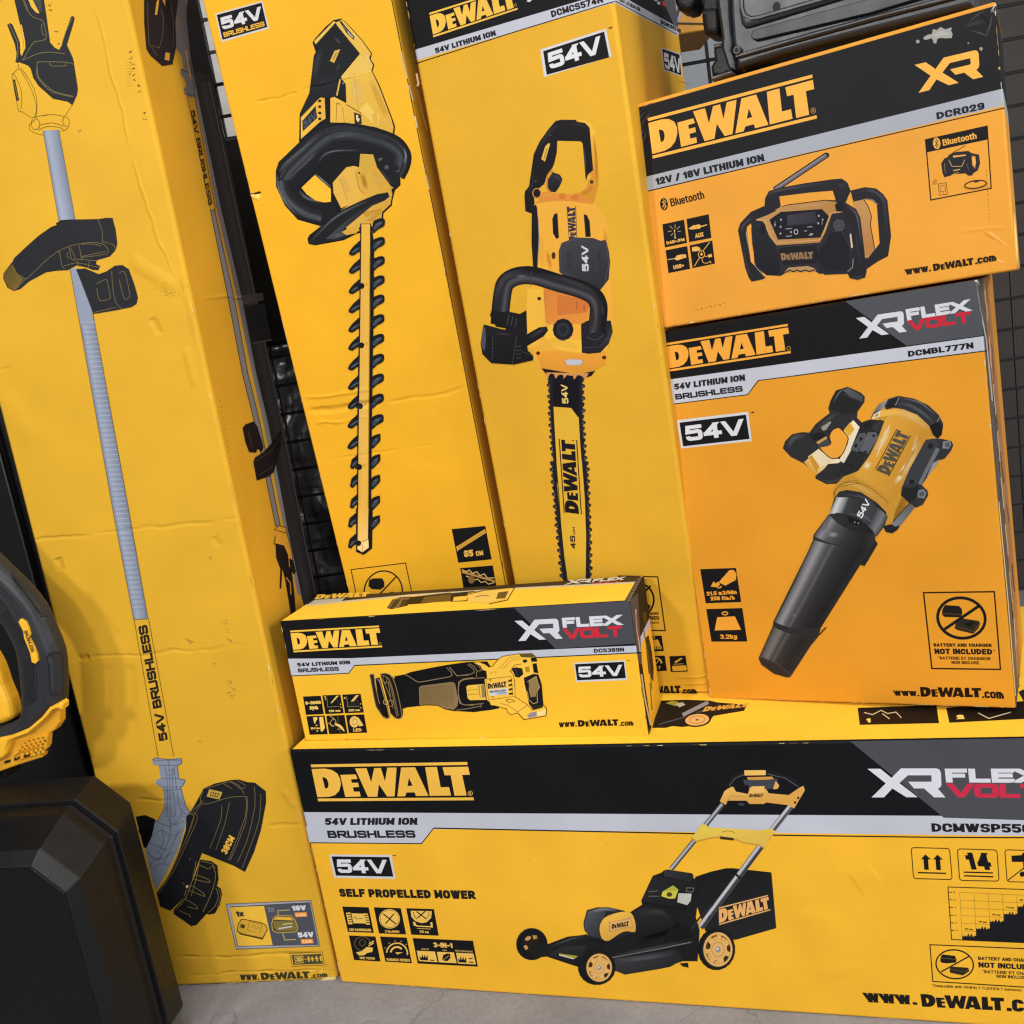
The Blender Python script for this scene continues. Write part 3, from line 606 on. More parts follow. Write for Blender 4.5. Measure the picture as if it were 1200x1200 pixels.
# body
p.at(600, 900, 4)
p.p('565,668 610,640 606,620 660,505 700,490 715,478 845,495 850,515 895,535 870,640 862,700 880,760 870,905 800,905 700,940 530,968 470,945 310,932 165,884 160,828 260,790 350,780 400,800', '#1c1c1e')
p.p('610,622 668,508 880,540 812,668', '#262628', g=('640,520', '800,660', '#1b1b1d')); p.l('610,626 808,662 886,545', 4, '#0f0f10'); p.p('710,488 726,474 845,493 852,508 838,532 716,508', '#313134', g=('720,480', '830,530', '#232326'))
p.p('705,580 756,550 780,570 765,610 738,612 700,600', '#c4bd45'); p.p('706,578 756,549 778,574', '#a9a63e'); p.e('738,592', 13, 11, '#4a4020'); p.p('780,586 842,588 838,620 822,642 775,628', '#b6b7b0'); p.l('640,580 685,575', 3, '#6b6b68'); p.l('640,600 690,600', 3, '#6b6b68'); p.l('820,560 852,562 848,580 818,578', 3, '#6b6b68', closed=1)
p.p('570,670 620,650 720,668 770,740 700,800 600,830 580,770', '#27272a', g=('620,650', '640,820', '#141416')); p.soft('590,690 680,672 740,700', 26, '#3d3d41', .8); p.soft('600,800 720,770 800,720', 20, '#060607', .8)
p.p('470,895 760,850 800,880 790,905 740,932 530,968 480,945', '#3a393d', g=('520,890', '560,968', '#252528')); p.soft('480,905 620,890 760,870', 20, '#59585e', .8)
p.l('468,888 700,845 840,815', 5, '#6e6e72'); p.soft('470,880 650,846 820,812', 14, '#4c4c50', .6); p.p('785,915 826,912 828,935 800,930', '#202022'); p.l('830,770 880,700 940,640', 8, '#2b2b2e'); p.p('740,745 830,740 850,790 700,820', '#161617')
p.p('160,838 250,800 350,778 362,800 240,845 170,860', '#1f1f22'); p.soft('180,838 260,806 340,786', 10, '#4a4a4e', .8); p.p('170,872 240,836 350,830 330,900 300,918', '#2d2c2e', g=('240,836', '250,910', '#19191b')); p.p('220,868 310,880 296,892 222,874', '#9c9130'); p.l('222,875 290,893', 6, '#c5c5b8')
p.p('335,725 352,665 400,652 455,652 525,668 575,700 580,772 445,806 370,795 340,760', '#242528'); p.p('340,730 356,672 400,658 440,676 412,745 420,795 370,788 345,760', '#4a4e55', g=('350,700', '420,760', '#2a2c30')); p.soft('360,675 420,662 500,665', 14, '#7d8188', .8)
p.at(600, 1030, 7.06)
p.p('725,410 745,345 790,305 905,270 985,280 1012,330 1022,372 1020,436 962,430 920,436 870,462 800,510 745,492', '#e6b548', smooth=2, g=('760,300', '820,500', '#cf9a3e')); p.p('800,352 860,348 980,312 1004,400 985,408 920,408 850,432 800,440', '#c2925a'); p.p('812,362 980,330 992,390 918,398 820,425', '#d8ac66'); wordmark(p, '826,412 970,385 826,372 966,346', '#2b1d12'); p.p('650,490 760,515 760,560 700,560', '#141416'); p.l('690,510 690,550', 6, '#2d2d30'); p.l('730,520 728,556', 6, '#2d2d30')
def wheel(c, rx, ry, c2, r2x, r2y, ang=.0):
    n = 40; cc = pp(c)[0]
    p.p([(cc[0] + rx * (1 + .018 * (k % 2)) * cos(2 * pi * k / n), cc[1] + ry * (1 + .018 * (k % 2)) * sin(2 * pi * k / n)) for k in range(n)], '#18181a')
    p.e(c2, r2x * 1.12, r2y * 1.1, '#26231f'); p.e(c2, r2x, r2y, '#ddae66'); p.e(c2, r2x * .86, r2y * .86, '#c08f4d', w=4); x, y = pp(c2)[0]
    for k in range(7):
        a = 2 * pi * k / 7 + .5; b = a + .55
        P = [(x + r2x * q * cos(t), y + r2y * q * sin(t)) for q, t in ((.84, a), (.86, (a + b) / 2), (.84, b), (.62, b - .1), (.62, a + .1))]
        p.p(P, '#5a4022'); p.p([(x + (u - x) * .96 + 3, y + (v - y) * .96 + 4) for u, v in P], '#d6a55c' if k % 3 else '#3a2a18')
    p.e(c2, r2x * .42, r2y * .42, '#b98a48', w=4); p.e(c2, r2x * .18, r2y * .18, '#8d8a86'); p.blob((x - 3, y - 4), r2x * .12, r2y * .12, '#ffffff', .9)
p.e('165,538', 130, 133, '#17171a'); p.e('160,530', 70, 78, '#241f18'); p.p('105,500 120,478 150,470 160,490 130,510', '#c9985a'); p.p('170,465 205,465 210,490 180,500', '#b98a4a'); p.p('95,555 120,545 135,570 115,588', '#c9985a'); p.p('160,520 250,530 300,560 290,640 200,650 165,600', '#1d1d1f'); p.soft('60,470 110,420 180,408', 10, '#3a3a3d', .8)
wheel('702,730', 154, 144, '722,732', 106, 116)
p.at(740, 890, 4.615); wheel('460,1025', 100, 112, '468,1026', 79, 93)
p.done('product_picture')
# scuffs and specks
p = Pic(M, 'F').at(600, 900, 4)
for q in ('330,388', '362,418', '445,358', '82,430'): p.e(q, 2.2, 2, '#8a6a20')
p.done('dirt_specks')['kind'] = 'stuff'
# top face of the mower carton
p = Pic(M, 'T').at(660, 660, 5)
p.p('520,965 545,880 570,805 720,800 860,805 900,815 1075,830 1060,865 880,895 850,940 700,960 640,955 600,965', '#1b1a19', clip=True); p.p('600,820 640,805 680,815 660,838', '#a29a3a'); p.p('655,825 700,815 715,830 680,845', '#b9b8ad'); p.l('560,945 700,905 830,860', 7, '#4a4a4c'); p.l('700,890 850,815', 22, '#8d8e92'); wordmark(p, '815,870 1075,842 835,842 1090,820', '#d9a34a'); p.e('785,918', 82, 42, '#19191b', -.1); p.e('785,918', 70, 34, '#e2b06a', -.1); p.e('785,918', 45, 22, '#b98a48', -.1, w=5); p.e('785,918', 10, 5, '#6d5a3a')
p.done('product_picture')
p = Pic(M, 'T').at(900, 600, 4); p.p('420,918 430,998 802,990 790,905', '#1f1812'); p.t('1', '462,987', '482,986', '460,968', '#f3d36a', .34); p.l('450,940 490,950 530,930 560,945 600,938 625,965', 4, '#d9c8a0'); p.l('535,945 570,970', 4, '#d9c8a0'); p.done('pictogram')
p = Pic(M, 'T').at(900, 600, 4); p.p('835,918 850,988 1290,966 1270,880', '#1f1812'); p.t('2', '888,972', '922,970', '882,952', '#f3d36a', .3); p.l('985,942 1035,968 1140,938', 4, '#d9c8a0'); p.done('pictogram')
p = Pic(M, 'T').at(1080, 700, 6); p.p('680,665 720,735 900,720 900,560', '#26221f', clip=True); p.done('printed_patch')
# ================================================================== saw carton
p = Pic(R, 'F'); p.at(0, 0, 1).p('590,700 651,760.2 775,752 775,690', '#47484f', clip=True)
p.at(300, 660, 5).p('150,560 598,556 578,599 543,646 150,667', SIL, clip=True); p.l('200,661 543,645 578,599', 5, BLK); p.at(0, 0, 1).l('415.4,779.8 500,776 600,771.8 752,764.8', 1.2, BLK); p.done('header_band')
p = Pic(R, 'F', z0=160e-6).at(300, 660, 5); logo(p, '222,522 740,492 200,395 720,365', '#f2bf46'); p.e('728,470', 6, 6, '#b58b3c', w=2); p.done('brand_logo')
p = Pic(R, 'F', z0=160e-6).at(300, 660, 5); p.t('54V LITHIUM ION', '244,606', '553,591', '240,585', '#202024', .25); p.t('BRUSHLESS', '249,640', '488,630', '244,617', '#202024', .27, 'tech'); p.done('battery_lettering')
p = Pic(R, 'F', z0=160e-6).at(600, 705, 7.5); p.shape(XR, '45,347 446,325 22,168 427,147', '#cfd0da'); p.done('series_logo')
p = Pic(R, 'F', z0=160e-6).at(600, 705, 7.5); p.t('FLEX', '448,230', '954,205', '437,143', '#cfd0da', .3, 'tech'); p.t('VOLT', '466,330', '974,305', '453,238', '#c62a38', .28, 'tech', gap=.06); p.done('series_lettering'); p = Pic(R, 'F', z0=160e-6).at(600, 705, 7.5); p.t('DCS389N', '722,450', '987,438', '718,415', '#1d1d20', .2, gap=.1); p.done('model_number')
p = Pic(R, 'F').at(600, 705, 7.5); badge(p, '543,538 993,515 1012,690 562,706', '554,550 984,528 1001,673 573,692', ('591,667', '973,650', '578,573')); p.t('TM', '1010,522', '1034,521', '1009,513', BLK, .22); p.done('voltage_badge')
p = Pic(R, 'F'); p.at(600, 600, 4); xh(p, 'www.', '221,1010', '304,1006', '219,987', '#2b1f14'); p.at(660, 660, 5); wordmark(p, '88,958 327,951 84,920 322,914', '#241a12'); xh(p, '.com', '330,955', '413,951', '328,930', '#2b1f14'); p.done('website_lettering')
oi = (350, 805, 13.33); Y3 = '#e9c164'
def f(p): p.t('0-3000', '110,278', '350,264', '100,228', Y3, .26, gap=.06); p.t('spm', '176,355', '308,348', '166,290', Y3, .26, gap=.06)
icon(R, 'F', oi, '68,150 345,137 395,425 115,438', f)
def f(p): p.l('440,160 455,315 640,300', 5, '#b09a5e'); p.p('495,255 590,140 630,135 520,250', '#e3d06a'); p.t('130 mm', '472,395', '655,384', '466,360', Y3, .2); p.l('395,155 430,150', 9, Y3); p.l('412,155 418,205', 9, Y3); p.l('600,190 630,260', 4, '#6b6040'); p.e('655,270', 9, 9, Y3); p.e('660,318', 9, 9, Y3)
icon(R, 'F', oi, '368,132 652,120 705,412 418,425', f)
def f(p): p.l('750,140 765,310 950,298', 5, '#b09a5e'); p.p('812,228 895,130 945,125 860,222', '#e9bd6a'); p.t('300 mm', '780,385', '962,374', '774,350', Y3, .2); p.p('705,180 725,150 735,190', Y3); p.l('900,190 940,270', 4, '#6b6040'); p.e('968,265', 9, 9, Y3); p.e('972,325', 9, 9, Y3); [p.l([(775 + 25 * k, 240 - 8 * k), (785 + 25 * k, 300 - 2 * k)], 3, '#5d5438') for k in range(5)]
icon(R, 'F', oi, '680,120 968,105 1018,400 722,412', f)
def f(p): p.p('225,475 290,470 295,500 265,540 262,570 245,572', Y3); p.p('320,470 380,465 410,640 370,700 345,690', Y3); p.t('28.6 mm', '190,664', '330,655', '186,632', Y3, .2); p.p('260,610 278,585 298,607', Y3); p.p('275,680 310,678 292,702', Y3)
icon(R, 'F', oi, '120,458 405,445 455,738 172,748', f)
def f(p): p.e('540,560', 42, 55, '#b7a06a', .3, w=9); p.l('490,455 560,500', 7, Y3); p.l('460,560 540,610', 7, Y3); p.p('560,555 650,590 690,630 722,695 700,690 650,640 575,595', Y3); p.l('600,660 700,650', 6, Y3); p.l('610,455 620,560', 4, '#8d7f58'); p.l('645,650 652,715', 4, '#8d7f58')
icon(R, 'F', oi, '430,450 715,437 765,730 475,738', f)
def f(p):
    p.e('872,545', 75, 88, Y3); p.p('930,470 1012,600 945,618', Y3)
    for k in range(9): a = 2 * pi * k / 9; p.l([(875 + 30 * cos(a), 545 + 34 * sin(a)), (875 + 52 * cos(a), 545 + 60 * sin(a))], 9, BLK)
    p.t('LED', '858,698', '985,692', '850,650', Y3, .2)
icon(R, 'F', oi, '738,440 1022,428 1072,715 782,722', f)
# saw picture
p = Pic(R, 'F', z0=200e-6).at(425, 760, 10); TAN = '#8a7455'
p.p('370,325 500,300 560,275 800,225 990,190 1240,155 1460,150 1560,300 1600,330 1600,700 1500,720 1300,745 1050,730 960,710 880,670 740,665 520,690 450,715', '#121214')
p.p('470,390 600,390 640,410 660,450 670,660 520,690 455,700', '#141519')
p.l('500,305 550,330 640,390 680,392 1020,330 1050,310 1040,280 985,220', 9, TAN); p.l('1015,215 1050,250 1105,318 1240,310', 9, TAN); p.p('665,460 690,440 1050,400 1080,420 1110,600 1105,660 1060,715 960,700 880,660 740,655 675,665', '#7b6440', g=('700,480', '1080,700', '#8c7550')); p.l('665,460 690,440 1050,395 1080,415 1115,600 1108,670 1065,715', 9, TAN); p.l('665,455 672,660', 9, TAN)
for k in range(16): p.l([(700 + k * 24, 450 - k * 2.5), (712 + k * 24, 650 + max(0, k - 8) * 6)], 3, '#5f4c2e')
p.l('1300,340 1180,355 1125,390 1120,560 1140,640 1200,660 1300,665', 9, TAN)
p.p('80,305 130,300 160,470 215,690 250,800 210,770 160,690 120,520', '#2a221a'); p.p('150,350 200,335 240,480 300,690 315,800 280,820 240,790 190,660', '#15130f'); p.p('205,295 260,285 330,310 380,360 430,520 475,740 470,790 430,820 390,815 330,770 300,640', '#191510')
p.l('85,310 130,305 150,440 200,650', 9, TAN, smooth=1); p.l('90,330 150,650 200,740 250,810 300,820 315,790 280,650 215,430 165,350', 8, TAN, smooth=1); p.l('205,300 270,290 340,330 400,480 460,780 430,820 380,810 320,750', 9, TAN, smooth=1); p.l('215,310 290,340 330,450 370,640 400,800', 7, TAN, smooth=1); p.l('190,350 250,560 290,700 310,790', 5, '#b79c6c'); p.l('300,340 350,470 420,790', 14, '#6f5c43', smooth=1)
p.e('270,625', 26, 28, '#c2a468', w=6); p.e('330,640', 28, 40, '#a88d59', .2, w=6); p.l('240,360 320,560 360,700', 5, '#a88d59'); p.l('255,410 300,390 330,570', 5, '#a88d59'); p.e('260,360', 24, 40, '#8a7455', w=5)
p.at(535, 750, 10)
p.l('0,420 170,400 210,375 200,340 130,285', 8, TAN); p.l('150,275 210,310 240,360', 8, TAN); p.l('200,262 260,300 290,350', 7, TAN); p.p('245,362 330,350 362,400 355,430 260,432 240,410', '#15140f'); p.l('240,430 232,400 242,365 300,355', 7, TAN); p.l('330,440 110,460 40,500 20,600 50,730 110,760 300,745', 9, TAN, smooth=1); p.p('115,545 135,530 320,515 345,700 160,705 130,680', '#e8b945'); p.l('130,590 250,575', 5, '#7b5d1c'); p.l('135,640 255,630', 5, '#7b5d1c'); p.p('255,530 330,522 340,670 275,680', '#8d7a55'); p.p('268,530 288,528 300,675 282,677', '#e8b945')
p.p('285,750 310,730 395,725 405,765 370,790 290,790', '#15140f'); p.l('285,790 290,750 320,735', 7, TAN); p.l('0,820 150,800 290,770', 8, TAN)
p.p('205,262 270,258 340,285 380,315 425,300 490,225 540,190 740,155 860,150 930,180 950,240 960,390 1000,520 1020,760 1060,800 1050,880 830,935 790,920 720,850 640,875 600,840 590,800 450,765 405,760 390,725 355,700 330,460 360,440 350,360 310,350 280,300', '#f0bd45')
p.l('270,258 340,285 380,318 425,302 490,225 540,190 740,158', 8, '#5a3d12'); p.l('500,330 560,270 620,205 740,195', 5, '#8d6a22'); p.l('540,340 640,235 760,215', 5, '#8d6a22'); p.l('640,370 650,330 690,290 760,280', 7, '#5a3d12'); p.p('650,330 700,318 770,330 785,400 735,440 690,430 670,380 655,360', '#1c1a1c'); p.l('690,340 720,420', 6, '#4a4a50'); p.l('620,360 670,420 690,640 680,660', 7, '#4a3210', smooth=1); p.l('680,660 830,755 870,790 890,830', 7, '#5a3d12')
p.p('690,440 770,445 800,560 840,700 760,710 690,650', '#efb83c'); p.p('730,158 880,152 935,190 880,205 760,200', '#5d4f2c'); p.p('870,210 935,195 948,250 880,255', '#17161a'); p.p('890,275 940,270 960,390 905,380', '#17161a'); p.e('803,245', 28, 20, '#1c1a1c'); p.p('800,320 850,305 860,375 815,380', '#a9842a')
p.p('790,440 830,425 900,395 960,400 975,440 1000,520 1020,760 900,800 850,750 830,640 800,520', '#1a181a'); p.p('850,470 930,420 960,500 975,545 940,600 930,660 870,670 850,590', '#8d7548'); p.l('830,490 860,470 935,425 955,500 975,550 945,600 950,730 900,745 850,700 830,600', 7, '#b39a63'); p.p('870,770 1020,755 1010,790 900,820', '#2a2417'); p.p('940,840 1045,812 1045,880 945,890', '#f4d488'); p.p('830,880 870,850 940,835 945,885 850,910', '#8a8494'); p.l('720,850 790,930 1050,885 1058,800 1020,760', 9, '#5a3d12'); p.l('405,765 450,768 590,805 600,845 640,872 715,852', 7, '#5a3d12'); p.l('510,740 600,760 720,840 830,760', 5, '#8d6a22'); p.l('580,700 640,690 690,715 610,730', 7, '#3a280c', closed=1)
p.l('345,455 640,425 665,660 375,700', 6, '#8d6a22', closed=1); p.p('360,500 590,478 600,640 380,660', '#e9c06a'); p.p('385,585 600,560 604,632 392,652', '#c9c9cf'); wordmark(p, '372,570 588,548 366,510 582,482', '#2a1c0c'); p.t('BRUSHLESS', '392,618', '580,598', '388,595', '#2b2a33', .25, 'tech'); p.p('460,635 490,612 590,605 590,630', '#8fa3b0')
for k in range(4): p.p([(605 + 3 * k, 470 + 50 * k), (650 + 3 * k, 455 + 52 * k), (655 + 3 * k, 478 + 52 * k), (612 + 3 * k, 492 + 50 * k)], '#3a280c'); 
p.e('397,466', 12, 8, '#5a3d12'); p.e('425,665', 14, 10, '#5a3d12', w=4); p.l('380,395 420,375 465,370 460,410', 5, '#8d6a22')
p.done('product_picture')
# top and side of the saw carton
p = Pic(R, 'T'); p.at(0, 0, 1).p('340,720 358,708.4 480,696.6 600,688.8 744,681.6 770,660 370,690', '#3c3122', clip=True); p.l('360,709.3 480,697.6 600,689.8 744.5,682.4', 1.6, '#c9c4b4'); p.at(300, 660, 5).p('305,240 345,215 520,205 500,222 440,228', '#b9b6ac'); p.done('header_band')
p = Pic(R, 'T', z0=160e-6).at(300, 660, 5); wordmark(p, '342,211 655,195 362,184 668,168', '#e9bd4a'); p.done('brand_logo')
p = Pic(R, 'T', z0=160e-6).at(440, 670, 3.75); p.shape(XR, '822,58 950,46 850,38 955,30', '#d6d3cb'); p.t('FLEX', '950,46', '1085,36', '962,32', '#d6d3cb', .3, 'tech'); p.t('VOLT', '945,55', '1075,47', '953,47', '#c0453a', .3, 'tech', gap=.06); p.done('series_lettering')
p = Pic(R, 'T', z0=200e-6).at(440, 670, 3.75); p.p('50,160 75,122 110,112 160,110 155,130 140,150 70,165', '#4a3b1c'); p.p('150,112 330,92 335,125 210,140 130,145', '#2b2417'); p.p('215,112 330,98 330,130 200,138', '#6d5526'); p.p('330,95 440,85 440,110 400,130 330,132', '#2b2417'); p.p('345,112 405,106 400,126 340,130', '#f3c94e'); p.p('405,95 480,80 600,70 612,80 580,120 480,140 405,128', '#f0cb62'); p.l('405,100 480,82 612,70 580,125 500,142', 4, '#5a4418'); p.p('540,92 585,86 570,118 530,120', '#6d5526'); p.l('440,112 470,105 500,108', 4, '#8d7a55'); p.l('60,158 85,122 118,116 105,150 80,160', 4, '#8d7455'); p.l('90,158 115,122 150,118', 4, '#8d7455'); p.done('product_picture')
p = Pic(R, 'T', z0=160e-6).at(440, 670, 3.75); p.p('1095,128 1150,30 1172,22 1130,135', '#4e473f', clip=True)
for k in range(9): p.l([(1105 + k * 6.3, 127 - k * 11.5), (1122 + k * 5.2, 124 - k * 11)], 3, '#8a8177')
p.done('glue_flap')
p = Pic(R, 'S').at(660, 660, 5)
p.p('380,225 436,175 462,590 436,592', '#4a4a50', clip=True); p.p('436,590 462,590 520,985 490,1030', '#191716', clip=True)
p.l('424,270 434,400 452,520', 8, '#b9a7a0'); p.l('428,300 440,430', 5, '#b04a40'); p.l('458,650 480,800 512,950', 9, '#c9b48a'); p.p('464,290 486,285 492,340 478,370', '#4a3a16'); p.p('480,440 500,420 520,520 530,620 528,700 500,640', '#3a2f18'); p.l('470,380 500,560 520,740', 5, '#6d5a2a'); p.l('508,700 520,860', 6, '#7a6330'); p.done('side_print')
# ================================================================== blower carton
p = Pic(B, 'F'); p.at(900, 300, 4).p('300,160 345,200 650,420.5 1100,360 1100,80', '#4c4e54', clip=True)
p.at(780, 380, 6.667).p('-80,428 722,428 640,548 -80,642', SIL, clip=True); p.l('-1,631 640,550 726,439 1000,404', 7, BLK); p.at(0, 0, 1).l('929.9,440.6 1040,425.6 1156.5,411', 1.2, BLK); p.done('header_band')
p = Pic(B, 'F', z0=160e-6); logo(p, '785.5,435.2 926.8,413.8 781.2,402 923,379.5', '#e9a23c'); p.at(780, 380, 6.667).e('962,188', 14, 14, '#b98a3c', w=4); p.done('brand_logo')
p = Pic(B, 'F', z0=160e-6).at(780, 380, 6.667); p.t('54V LITHIUM ION', '70,513', '622,440', '64,466', '#202024', .25, shear=.05); p.t('BRUSHLESS', '79,590', '606,525', '72,546', '#202024', .27, 'tech'); p.done('battery_lettering')
p = Pic(B, 'F').at(780, 380, 6.667); badge(p, '88,750 645,683 673,912 122,970', '108,768 628,706 656,896 137,954', ('165,914', '618,861', '146,796')); p.t('TM', '662,698', '692,694', '660,684', BLK, .22); p.done('voltage_badge')
p = Pic(B, 'F', z0=160e-6).at(900, 300, 4); p.shape(XR, '422,388 651,354 412,290 648,255', '#c9cad2'); p.done('series_logo')
p = Pic(B, 'F', z0=160e-6).at(900, 300, 4); p.t('FLEX', '653,302', '942,258', '644,250', '#c9cad2', .3, 'tech'); p.t('VOLT', '664,352', '955,310', '656,302', '#bf2635', .3, 'tech', gap=.06); p.done('series_lettering'); p = Pic(B, 'F', z0=160e-6).at(900, 300, 4); p.t('DCMBL777N', '658,473', '964,432', '655,446', '#1b1b1d', .21, gap=.1); p.done('model_number')
OY = '#e29a34'
def f(p): p.p('985,310 1020,272 1040,272 1052,290 1050,318 1000,345 970,330', OY); p.p('932,350 945,325 955,335 968,325 975,340 960,355 975,350 985,345 980,356 965,358 960,352', OY); p.t('21.5 m3/Min', '914,392', '1055,384', '911,374', OY, .22, gap=.08); p.t('258 Km/h', '932,415', '1045,410', '929,397', OY, .22, gap=.08)
icon(B, 'F', (600, 600, 4), '882,268 1050,262 1075,422 908,428', f)
def f(p): p.p('962,493 1045,489 1074,552 950,555', OY); p.e('998,475', 13, 7, OY, w=5); p.t('3.2kg', '977,595', '1056,594', '974,574', OY, .18, gap=.09)
icon(B, 'F', (600, 600, 4), '910,455 1080,450 1103,607 935,608', f)
p = Pic(B, 'F').at(1080, 685, 8.57); p.l('20,82 730,72 792,852 103,843', 15, '#2a1a0c', closed=1)
nobatt(p, '400,336', 240, 202, 30, .16, '205,300 208,250 235,205 375,215 405,245 410,300 385,330 230,325', '330,440 345,380 410,340 575,365 590,395 570,440 520,495 370,460', '222,455 575,215')
p.l('215,290 400,300', 5, '#6b4a1c'); p.l('350,420 520,470 580,400', 5, '#6b4a1c'); p.p('430,395 500,370 540,385 480,430', '#14130f')
p.t('BATTERY AND CHARGER', '123,623', '706,627', '118,590', '#1f130a', .24, gap=.1); p.t('NOT INCLUDED', '133,698', '712,703', '127,643', '#1f130a', .24, gap=.1); p.t('*', '722,690', '738,690', '720,655', '#1f130a', .2); p.t('*BATTERIE ET CHARGEUR', '168,752', '695,760', '164,722', '#4a2c10', .2, gap=.1); p.t('NON INCLUSE', '302,797', '580,802', '299,766', '#4a2c10', .2, gap=.1); p.done('warning_panel')
p = Pic(B, 'F').at(900, 600, 4); web(p, '593,861', '711,864', '586,837', '717,865 1001,869 712,820 998,825', '1004,872', '1107,876', '1001,840', '#20140b'); p.done('website_lettering')
# blower picture
p = Pic(B, 'F', z0=160e-6).at(910, 440, 5.4545)
OL = '#2a1c10'
# handle
p.p('40,465 55,420 100,375 160,362 210,365 250,310 300,270 340,240 330,210 345,160 380,95 455,72 540,110 565,135 562,170 520,230 515,270 545,300 600,280 690,290 650,420 600,500 540,600 450,640 400,690 320,695 250,660 245,620 170,560 90,520', '#2b2b2d')
p.p('382,97 455,72 560,130 555,160 450,110 410,120 370,200 335,205 350,150', '#202022'); p.p('425,95 455,78 555,132 548,170 470,135', '#55585c', g=('440,85', '550,160', '#3b3e42')); p.p('345,215 405,125 470,140 545,175 500,240 420,245', '#222224'); p.soft('360,180 400,110 440,85', 10, '#77797d', .6)
p.soft('70,470 110,400 190,385', 30, '#5a5b5e', .7); p.soft('230,370 330,280 400,240', 22, '#4b4c4f', .7); p.p('285,330 345,292 350,300 315,350 295,352', '#8f8a80'); p.p('210,375 300,365 320,390 240,420', '#1c1c1e')
p.p('175,555 270,470 300,495 335,520 380,530 420,540 395,560 330,565 300,600 250,640', '#c9962f', g=('200,580', '300,490', '#e6d9b8')); p.p('200,520 270,468 300,500 340,530 310,560 285,590', '#dccba6'); p.p('205,522 225,508 275,580 255,620', '#c08a2a')
p.p('430,350 490,285 532,330 530,370 480,400 460,430', '#e0c07a', g=('440,340', '520,330', '#e9dcc2')); p.p('432,345 470,300 500,345 462,388', '#cf9a35'); p.p('400,540 450,450 480,380 525,330 530,360 480,470 430,560', '#d9cfb8')
p.p('365,345 395,332 420,350 455,390 455,420 430,490 395,525 350,530 305,495 275,462 330,450 352,430 340,390', OY, smooth=2); p.l('365,345 395,332 420,350 455,390 455,420 430,490 395,525 350,530 305,495 275,462', 6, '#3a2a14', smooth=2)
p.p('255,425 318,388 330,410 350,432 330,452 275,460', '#3d4044'); p.p('255,425 318,388 325,402 265,440', '#b9914a')
p.p('440,560 500,480 560,510 540,600 450,640 400,660 380,620', '#262628'); p.soft('260,650 330,680 400,660 450,600', 16, '#4b4c4f', .6)
# body
p.p('620,230 650,180 710,145 780,128 880,145 960,180 1030,240 1065,300 1060,360 1040,400 1000,420 960,520 880,680 820,800 770,890 740,945 690,950 640,900 520,760 400,740 365,775 362,745 385,690 430,645 540,605 600,500 660,380 690,290 640,270 600,280', '#c08c33')
p.p('690,290 760,210 860,215 980,300 1010,380 960,400 880,560 820,700 760,800 640,720 500,640 560,560 620,480', '#d19a38', g=('560,560', '900,700', '#b67f27'))
p.soft('700,270 780,235 900,280 990,360', 46, '#e5bf72', .75); p.soft('620,510 690,400 720,320', 40, '#e9cf94', .8); p.soft('560,600 600,550', 34, '#eedcb0', .9); p.soft('770,690 850,560 920,420', 40, '#e4c07a', .8); p.soft('750,690 790,650 800,640', 26, '#ecd6a4', .9); p.soft('900,380 880,460 860,480', 16, '#f0e0ba', .8); p.soft('790,620 830,560', 14, '#efdcb4', .8); p.l('720,315 715,340 695,370 690,395 640,520', 4, '#e9d6a6'); p.l('900,410 880,450 880,480 790,640', 4, '#8a6220')
p.soft('860,700 780,880 720,950', 50, '#8a6222', .7)
p.p('620,235 655,185 720,150 700,190 660,225 600,275', '#4d5055', g=('640,200', '690,170', '#8d9096')); p.p('665,222 760,215 820,240 660,265', '#d9a84a'); p.p('620,250 665,225 660,262 610,280', '#d8cfb5'); p.p('628,252 655,238 650,258 625,268', '#b6852e')
p.p('690,195 715,150 780,130 880,148 970,190 1040,255 1066,310 1058,375 1030,405 1000,380 975,320 900,250 810,215 745,205 700,218', '#2c2e31'); p.p('700,200 725,158 790,138 775,195 720,214', '#1d1e20'); p.soft('740,180 850,190 960,260 1020,330', 20, '#55595e', .8); p.soft('800,145 920,175 1020,260', 10, '#6a6e74', .8); p.l('785,138 760,190', 4, '#8a8d92'); p.l('1045,265 1000,340', 4, '#8a8d92'); p.p('980,320 1040,290 1062,330 1050,380 1030,402 1005,382', '#18191b')
# bracket left
p.p('540,310 570,288 620,290 660,282 688,290 665,335 600,470 570,510 530,490 490,490 475,470', '#232426'); p.p('530,370 565,365 575,385 520,490 475,475', '#4c5056'); p.p('585,362 640,362 650,400 585,500 530,480', '#56595f'); p.e('622,385', 12, 9, '#2a2c2f'); p.e('568,487', 12, 9, '#2a2c2f'); p.e('540,405', 10, 14, '#1c1d1f', .5); p.e('508,448', 10, 14, '#1c1d1f', .5); p.p('560,310 600,300 610,320 560,345', '#1b1c1e'); p.p('610,330 650,290 688,292 640,370', '#2f3134')
# logo on body
p.l('770,343 632,600', 5, '#2a2418'); p.l('858,382 718,642', 5, '#2a2418'); wordmark(p, '642,608 795,345 712,640 855,375'.replace('642,608 795,345 712,640 855,375', '716,637 852,378 640,606 776,347'), '#4d4a40')
